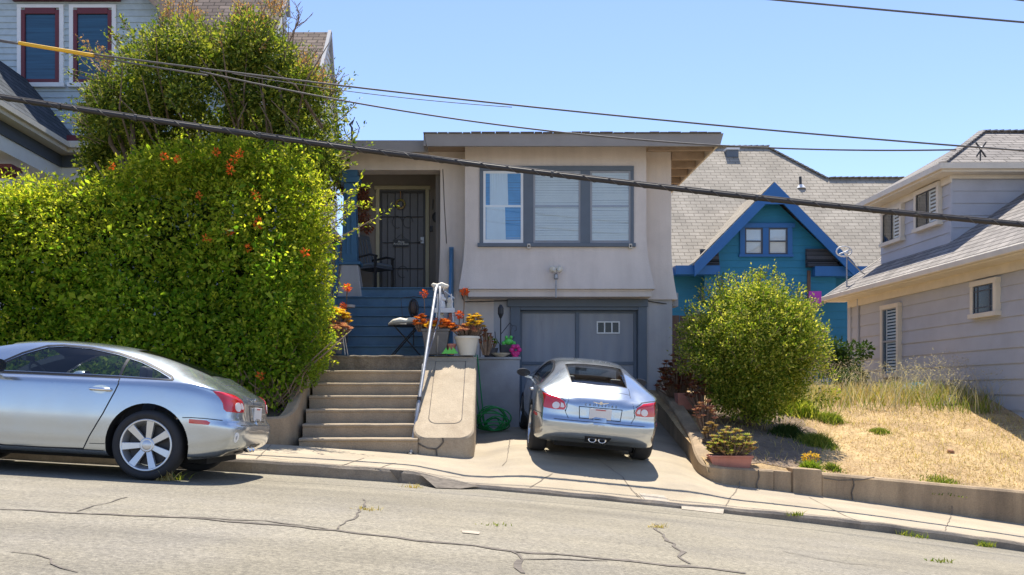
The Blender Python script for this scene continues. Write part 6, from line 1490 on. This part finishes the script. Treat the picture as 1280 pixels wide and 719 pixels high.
b = MB(); b.tube([W(549, 398, 14.05), W(527, 470, 13.1), W(519, 520, 12.6)], .012, 8); rr(b, 'lower_rail', M['steel'], smooth=True)
b = MB(); b.tube([Vector((-.83, 12.6, .95)), W(521, 510, 12.65)], .014, 8); rr(b, 'post', M['steel'], smooth=True)
b = MB(); b.lathe([(.034, -.03), (.034, .05)], W(524, 500, 12.75), 10); rr(b, 'coupling', M['iron'])
b = MB(); b.lathe([(.05, 0), (.05, .01), (.03, .02)], o0, 12); rr(b, 'foot_flange', M['iron'])
# left: cream scroll chair
c = Vector(((421 - CX) * 14.25 / F, 14.25, LT)); r = empty('scroll_chair', c, label='small cream metal scroll-back chair at the top left of the steps', cat='chair')
b = MB(); b.lathe([(.001, .40), (.15, .40), (.16, .415), (.15, .43), (.001, .43)], n=18); b.build('seat', M['cream'], r, smooth=False)
for sx in (-1, 1):
    for sy in (-1, 1): b = MB(); b.tube([(sx * .10, sy * .10, .4), (sx * .13, sy * .13, .2), (sx * .16, sy * .16, 0)], .009, 6); b.build('leg', M['cream'], r)
b = MB(); b.tube([(-.14, .1, .41), (-.16, .13, .6), (-.12, .14, .74), (0, .15, .80), (.12, .14, .74), (.16, .13, .6), (.14, .1, .41)], .009, 6)
for s_ in (-1, 1): b.tube([(s_ * (.02 + .05 * math.cos(t) * (1 - t / 9)), .14, .6 + .09 * math.sin(t) * (1 - t / 9)) for t in np.linspace(0, 7, 20)], .006, 5)
b.build('backrest', M['cream'], r)
b = MB(); b.tube([(.12 * math.cos(t), .12 * math.sin(t), .2) for t in np.linspace(0, 2 * math.pi, 17)[:-1]], .007, 5, closed=True); b.build('leg_ring', M['cream'], r)
# pots at left
def pot(name, c, r0, r1, h, m, label, soil=True, sides=22):
    r = empty(name, c, label=label, cat='pot'); b = MB(); b.lathe([(r0, 0), (r1 * .96, h - .04), (r1 * 1.05, h - .04), (r1 * 1.05, h), (r1 * .92, h), (r1 * .88, h - .05)], n=sides, caps=False); b.lathe([(.001, .004), (r0, 0)], n=sides, caps=False); o = b.build('pot', m, r); sm_angle(o)
    b = MB(); b.lathe([(.001, h - .045), (r1 * .89, h - .045)], n=sides, caps=False); b.build('soil', M['earth'], r); return r
pot('planter_tub', (-2.28, 14.3, LT + .02), .13, .19, .36, M['potgrey'], 'grey tub planter under the yellow and orange succulent at top left of the steps')
plant('yellow_succulent', (-2.27, 14.3, LT + .36), 60, .27, .42, .08, M['yellowf'], 'yellow-topped succulent spilling over the grey tub beside the hedge')
plant('orange_red_succulent', (-2.15, 14.1, LT + .3), 34, .2, .2, .07, M['succ_pink'], 'pinkish orange succulent in front of the yellow one, left of the scroll chair')
pot('glazed_pot', (-2.3, 14.05, LT), .09, .13, .16, M['potdark'], 'small dark glazed pot standing at the left end of the top step')
def aloe(c, h, n, label, lean=0):
    r = empty('aloe_bloom', c, label=label, cat='flower'); b = MB()
    for k in range(n): b.tube([(0, 0, 0), (.01 + lean * .3, 0, h * .5), (lean + .02 * k, 0, h)], .006, 5)
    b.build('stalk', M['twig'], r); P, D = clumps([(lean + .02 * k, 0, h) for k in range(n)], np.full(n, .05), 60 * n, .2)
    n0 = bpy.data.objects.new('x', None); o = leafmesh('flower_head', P, D, .045, M['orange'], None, .4); o.parent = r; bpy.data.objects.remove(n0)
aloe(tuple(W(432, 393, 14.6)), .45, 2, 'pair of orange blooms on pale stalks left of the blue stairs', .02)
aloe(tuple(W(428, 398, 14.5)), .2, 1, 'single low orange bloom just above the cream chair', .02)
r = empty('stone_shelf', W(434, 383, 14.7), label='small pale saucer on a stand beside the left side board of the blue stairs', cat='saucer')
b = MB(); b.lathe([(.05, -.03), (.13, -.02), (.14, .02), (.11, .02)], n=16); b.build('saucer', M['door_grey'], r); b = MB(); b.tube([(0, 0, -.03), (0, 0, -.62)], .012, 6); b.build('stand', M['iron'], r)
# folding bistro table with pale cushion
c = Vector(((508 - CX) * 14.55 / F, 14.55, LT)); r = empty('bistro_table', c, label='black folding x-leg bistro table on the landing with a pale cloth top', cat='table')
b = MB(); b.lathe([(.001, .50), (.30, .50), (.31, .51), (.30, .52), (.001, .52)], n=24); b.build('table_top', M['iron'], r)
for sy in (-.14, .14):
    b = MB(); b.tube([(-.24, sy, 0), (-.05, sy, .22), (.2, sy, .5)], .011, 6); b.build('leg', M['black'], r); b = MB(); b.tube([(.24, sy, 0), (.05, sy, .22), (-.2, sy, .5)], .011, 6); b.build('leg', M['black'], r)
b = MB(); b.tube([(-.24, -.14, .0), (-.24, .14, .0)], .01, 6); b.tube([(.24, -.14, .0), (.24, .14, .0)], .01, 6); b.build('crossbar', M['black'], r)
b = MB()
prof = [(-.30, .004, .01), (-.22, .04, .045), (-.1, .06, .06), (0, .05, .05), (.06, .06, .062), (.2, .06, .06), (.34, .05, .05)]
V_ = []
for x_, ry, rz_ in prof:
    for k in range(12): t = 2 * math.pi * k / 12; V_.append((c.x + x_, c.y - .05 + ry * 2.2 * math.cos(t), LT + .52 + rz_ + rz_ * math.sin(t)))
b.add(V_, [(i * 12 + k, i * 12 + (k + 1) % 12, (i + 1) * 12 + (k + 1) % 12, (i + 1) * 12 + k) for i in range(len(prof) - 1) for k in range(12)] + [tuple(range(12)), tuple((len(prof) - 1) * 12 + k for k in range(12))])
T('off-white bundled cushion lying on the folding bistro table', 'cushion', 'cushion', b, M['curtain'], smooth=True).data.materials[0] = M['potwhite']
b = MB(); b.tube([(-.25, 0, 0), (0, 0, .22), (.22, 0, .45)], .01, 6)
# wall lantern / round wire ornament
r = empty('wire_lantern', W(517, 425, 15.0), label='dark round wire lantern with thin arms standing behind the bistro table', cat='lantern')
b = MB()
for k in range(7): t = math.pi * k / 7; b.tube([(.085 * math.cos(t) * math.cos(u), .085 * math.sin(t) * math.cos(u), .55 + .16 * math.sin(u)) for u in np.linspace(0, 2 * math.pi, 21)[:-1]], .007, 4, closed=True)
b.tube([(-.22, 0, .72), (0, 0, .75), (.2, 0, .72)], .006, 5); b.tube([(-.18, 0, .3), (-.2, 0, .5), (-.22, 0, .72)], .005, 5); b.build('cage', M['iron'], r)
b = MB(); b.ball((0, 0, .55), .07, 10, 1.7); b.build('core', M['wood'], r); b = MB(); b.tube([(0, 0, -.3), (0, 0, .40)], .012, 6); b.build('stand', M['iron'], r)
# rectangular grey planter with orange succulents
c = Vector(((545 - CX) * 14.2 / F, 14.2, LT)); r = empty('grey_planter', c, label='square dark grey planter overflowing with orange succulents beside the handrail', cat='planter')
b = MB(); b.hexa([(-.16, -.13, 0), (.16, -.13, 0), (.16, .13, 0), (-.16, .13, 0)], [(-.22, -.18, .38), (.22, -.18, .38), (.22, .18, .38), (-.22, .18, .38)]); b.build('box', M['potgrey'], r, bevel=.012)
b = MB(); b.box(-.235, .235, -.195, .195, .38, .42); b.build('rim', M['potgrey'], r, bevel=.008)
plant('orange_succulent', (c.x + .05, c.y - .02, LT + .40), 90, .28, .16, .065, M['succ_orange'], 'cushion of bright orange succulents in the square grey planter')
plant('red_orange_succulent', (c.x - .25, c.y - .05, LT + .38), 24, .1, .26, .06, M['succ_orange'], 'taller reddish succulent at the left end of the square grey planter')
plant('small_yellow_succulent', (c.x - .08, c.y - .16, LT + .40), 16, .1, .1, .05, M['yellowf'], 'small yellow succulent at the front edge of the grey planter')
aloe((c.x - .2, c.y + .1, LT + .4), .62, 1, 'orange bloom on a tall stalk left of the handrail top', .0); aloe((c.x + .43, c.y + .15, LT + .3), .75, 2, 'tall orange bloom right of the handrail above the cream pot', .03)
aloe((c.x + .36, c.y - .02, LT + .3), .36, 2, 'short salmon bloom just above the cream pot', .02)
# cream pot with yellow flowers
cp = Vector(((584 - CX) * 14.15 / F, 14.15, LT - .01)); pot('cream_pot', cp, .13, .20, .31, M['potwhite'], 'tapered cream pot standing at the head of the sloping cheek wall')
plant('mixed_succulent', (cp.x, cp.y, LT + .28), 60, .24, .2, .06, M['succ_pink'], 'pink and purple succulents filling the cream pot'); plant('yellow_blooms', (cp.x + .12, cp.y, LT + .30), 44, .18, .36, .06, M['yellowf'], 'yellow blooms rising from the right side of the cream pot')
plant('dark_trailing_plant', (cp.x + .3, cp.y + .05, LT - .0), 34, .13, .42, .05, M['succ_red'], 'dark trailing plant hanging right of the cream pot', rn=6)
T('bright lime plastic leaf ornament in front of the grey planter', 'ornament', 'lime_ornament', (lambda b: [b.add([(-.33 + .16 * k, 13.99, LT + .01), (-.36 + .1 * k + .05, 13.97, LT + .12), (-.28 + .13 * k, 13.98, LT + .09), (-.22 + .12 * k, 14.0, LT + .02)], [(0, 1, 2, 3)]) for k in (0, -.5, -1.0)] and b)(MB()), M['limeplastic'])
T('little brown clay pot squeezed left of the cream pot', 'pot', 'clay_pot', (lambda b: b.lathe([(.05, 0), (.075, .15), (.085, .15), (.085, .18), (.07, .18)], (cp.x - .26, cp.y, LT), 14))(MB()), M['terracotta'])
# stacked white wrought chair with figurines behind
r = empty('plant_stand', ((556 - CX) * 14.75 / F, 14.75, LT), label='white metal plant stand behind the grey planter, at the head of the handrail', cat='plant stand')
for sx in (-.16, .16):
    for sy in (-.12, .12): b = MB(); b.tube([(sx, sy, 0), (sx * .9, sy * .9, .6), (sx * .7, sy, 1.05)], .012, 6); b.build('leg', M['white'], r)
for zz, hw in ((.55, .2), (.78, .17)): b = MB(); b.box(-hw, hw, -.14, .14, zz, zz + .02); b.box(-hw, hw, -.15, -.14, zz - .05, zz + .03); b.build('shelf', M['white'], r, bevel=.004)
b = MB(); b.tube([(-.16, .12, 1.0), (0, .13, 1.12), (.16, .12, 1.0)], .012, 6); b.build('back_hoop', M['white'], r)
ps = Vector(r.location)
def figurine(c, s_, m, label, nm='figurine'):
    b = MB(); b.lathe([(.04 * s_, 0), (.06 * s_, .03 * s_), (.05 * s_, .09 * s_), (.03 * s_, .12 * s_), (.045 * s_, .15 * s_), (.035 * s_, .19 * s_), (.005, .21 * s_)], (0, 0, 0), 12); b.ball((.04 * s_, -.01, .13 * s_), .025 * s_, 6); o = b.build(nm, m, smooth=True); o.location = c; return tag(o, label, 'figurine')
figurine(ps + Vector((-.06, -.02, .80)), 1.3, M['white'], 'white ceramic figurine on the upper shelf of the plant stand'); figurine(ps + Vector((.08, .0, .80)), 1.0, M['potwhite'], 'small cream figurine at the right end of the upper shelf')
figurine(ps + Vector((-.08, -.04, .57)), 1.1, M['potwhite'], 'squat cream figurine on the lower shelf of the plant stand'); figurine(ps + Vector((.1, -.04, .57)), .9, M['terracotta'], 'orange-brown figurine on the lower shelf of the plant stand')
r = empty('weathered_figure', W(549, 362, 14.2), label='weathered pale animal ornament perched on top of the handrail', cat='ornament')
b = MB(); V_ = []; pf = [(-.13, .01, .03), (-.10, .04, .035), (-.03, .045, .03), (.04, .05, .03), (.10, .045, .035), (.14, .03, .03), (.16, .008, .02)]
for x_, rz_, ry in pf:
    for k in range(10): t = 2 * math.pi * k / 10; V_.append((x_, ry * math.cos(t), .06 + rz_ * math.sin(t) + .012 * math.sin(x_ * 40)))
b.add(V_, [(i * 10 + k, i * 10 + (k + 1) % 10, (i + 1) * 10 + (k + 1) % 10, (i + 1) * 10 + k) for i in range(6) for k in range(10)] + [tuple(range(10)), tuple(60 + k for k in range(10))]); b.build('body', M['potwhite'], r, smooth=True)
for x_ in (-.08, .08): b = MB(); b.tube([(x_, -.02, .04), (x_ - .01, -.03, -.02)], .012, 6); b.build('leg', M['potwhite'], r)
# things on the block wall
def lantern(c, h, label, m='black'):
    r = empty('garden_lantern', c, label=label, cat='lantern'); b = MB(); b.box(-.06, .06, -.06, .06, h - .2, h - .185); b.lathe([(.08, h - .05), (.03, h), (.01, h + .03)], n=4); b.build('cap', M[m], r)
    b = MB()
    for sx in (-.05, .05):
        for sy in (-.05, .05): b.bar((sx, sy, h - .2), (sx, sy, h - .05), .008, .008)
    b.build('frame', M[m], r); b = MB(); b.box(-.044, .044, -.044, .044, h - .184, h - .05); b.build('glass', M['glass'], r)
    b = MB(); b.tube([(0, 0, 0), (0, 0, h - .2)], .01, 6); b.build('pole', M[m], r)
lantern((.14, 15.1, LT), .66, 'black garden lantern on a pole behind the yellow blooms')
r = empty('spear_ornament', (.50, 15.15, LT), label='tall black spear-shaped iron garden ornament on the block wall', cat='ornament')
b = MB(); b.tube([(0, 0, 0), (0, 0, .75)], .012, 6); b.build('shaft', M['black'], r); b = MB(); b.lathe([(.015, .68), (.05, .76), (.05, .86), (.02, .92), (.001, .9)], n=8); b.tube([(0, 0, .4), (.08, 0, .5), (.16, 0, .6), (.2, 0, .55)], .007, 5); b.tube([(0, 0, .2), (-.09, 0, .34), (-.1, 0, .45)], .007, 5); b.build('head', M['black'], r)
r = empty('curled_hook', (.68, 15.2, LT), label='thin curled iron plant hook beside the garage frame', cat='hook'); b = MB(); b.tube([(0, 0, 0), (0, 0, .48), (.03, 0, .56), (.09, 0, .55), (.1, 0, .48), (.06, 0, .46)], .006, 6); b.build('rod', M['iron'], r); b = MB(); b.tube([(-.03, -.04, .25), (.06, -.04, .36)], .005, 4); b.build('tendril', M['iron'], r)
T('shallow white bowl on the grey block wall left of the garage', 'bowl', 'white_bowl', (lambda b: b.lathe([(.07, 0), (.15, .05), (.17, .07), (.15, .07), (.06, .02)], (.5, 15.05, LT), 20))(MB()), M['potwhite'])
T('low dark round pot behind the white bowl', 'pot', 'dark_pot', (lambda b: b.lathe([(.10, 0), (.13, .12), (.14, .16), (.11, .16)], (.32, 15.15, LT), 18))(MB()), M['potdark'])
T('black square pot at the right end of the block wall', 'pot', 'black_pot', (lambda b: b.hexa([(.5, 15.18, LT), (.74, 15.18, LT), (.74, 15.38, LT), (.5, 15.38, LT)], [(.48, 15.16, LT + .22), (.76, 15.16, LT + .22), (.76, 15.4, LT + .22), (.48, 15.4, LT + .22)]))(MB()), M['potdark'])
r = empty('frog_ornament', (.64, 15.2, LT + .22), label='bright green frog ornament sitting on the black square pot', cat='ornament')
b = MB(); b.ball((0, 0, .06), .08, 8, .8); b.ball((-.04, -.05, .13), .03, 6); b.ball((.04, -.05, .13), .03, 6); b.build('body', M['limeplastic'], r, smooth=True); b = MB(); b.ball((-.09, -.03, .03), .035, 6); b.build('leg', M['limeplastic'], r); b = MB(); b.ball((.09, -.03, .03), .035, 6); b.build('leg', M['limeplastic'], r)
plant('green_potted_plant', (.33, 15.12, LT + .14), 16, .1, .2, .06, M['leaf_lime'], 'small green plant growing in the low dark pot', rn=6)
r = empty('pink_pinwheel', (.75, 15.0, LT), label='hot pink flower-shaped pot at the corner of the block wall by the garage', cat='pot')
b = MB(); b.lathe([(.05, 0), (.07, .08), (.08, .1)], n=14); b.build('pot', M['hotpink'], r)
for k in range(6): t = 2 * math.pi * k / 6; b = MB(); b.ball((.065 * math.cos(t), -.02, .12 + .065 * math.sin(t)), .045, 6); b.build('petal', M['hotpink'], r, smooth=True)
# hose: coil with loose loops and a run up the wall
hz = zdrive(.35, 14.2)
r = empty('garden_hose', (.36, 14.55, zdrive(.36, 14.55)), label='coiled bright green garden hose on the ground against the block wall', cat='hose')
for k in range(11):
    b = MB(); ph = rng.uniform(0, 6); rad = rng.uniform(.11, .27); tl = rng.uniform(.3, 1.5); ox = rng.normal(0, .03); cz = .02 + rad * math.sin(tl) * .98
    pts = [(ox + .02 * math.sin(3 * t + k) + rad * 1.05 * math.cos(t), -.08 + rng.normal(0, .004) - rad * math.sin(t) * math.cos(tl) * .8 + .012 * k - .08, cz + rad * math.sin(t) * math.sin(tl)) for t in np.linspace(ph, ph + 2 * math.pi, 30)[:-1]]
    b.tube(pts, .011, 6, closed=True); b.build('loop', M['hose'], r, smooth=True)
b = MB(); b.tube([(-.2, .1, .1), (-.27, .25, .5), (-.30, .34, 1.0), (-.31, .36, 1.3), (-.3, .42, 1.32)], .011, 6); b.tube([(-.15, .1, .1), (-.19, .28, .5), (-.24, .34, 1.0), (-.27, .36, 1.3)], .011, 6); b.build('run', M['hose'], r, smooth=True)
# rocking chair on the porch
c = Vector(((468 - CX) * 17.0 / F, 17.05, 3.471)); r = empty('porch_armchair', c, label='dark slatted armchair with flat cushion on the porch left of the front door', cat='chair'); r.rotation_euler = (0, 0, R(55))
b = MB(); b.box(-.27, .27, -.26, .26, .42, .46); b.build('seat', M['slate_dark'], r, bevel=.01); b = MB(); b.box(-.26, .26, -.25, .25, .461, .53); b.build('seat_cushion', M['slate'], r, bevel=.03)
for sx in (-.25, .25):
    b = MB(); b.bar((sx, -.24, 0), (sx, -.24, .66), .04, .04); b.build('leg', M['black'], r); b = MB(); b.bar((sx, .24, 0), (sx, .24, .44), .04, .04); b.build('leg', M['black'], r)
    b = MB(); b.tube([(sx, -.28, .64), (sx, -.1, .69), (sx, .1, .67), (sx, .28, .66)], .024, 6); b.build('armrest', M['black'], r)
b = MB()
for k in range(6): x_ = -.22 + .088 * k; b.bar((x_, .25, .46), (x_, .40, 1.12), .045, .015)
b.bar((-.27, .40, 1.12), (.27, .40, 1.12), .03, .07); b.bar((-.27, .25, .46), (-.27, .41, 1.15), .035, .035); b.bar((.27, .25, .46), (.27, .41, 1.15), .035, .035); b.build('backrest', M['slate'], r)
c = Vector(((452 - CX) * 17.2 / F, 17.2, 3.471)); r = empty('dried_plant', c, label='dark dried hanging plant in the left corner of the porch', cat='plant')
P, D = clumps([(0, 0, 1.5), (.05, 0, 1.8), (-.03, 0, 2.0), (.1, 0, 1.3)], np.array([.16, .17, .15, .12]), 1200, .2); D[:, 2] -= 1; o = leafmesh('dry_leaves', P, D, .07, M['succ_red'], None, .3); o.parent = r
b = MB(); b.tube([(0, 0, 1.2), (0, 0, 2.5)], .006, 4); b.build('cord', M['iron'], r)
b = MB(); c = W(446, 287, 16.9); b.box(c.x - .03, c.x + .05, 16.9, 16.95, c.z - .14, c.z + .12); T('small cream house-shaped plaque hanging beside the porch column', 'plaque', 'hanging_plaque', b, M['cream'])
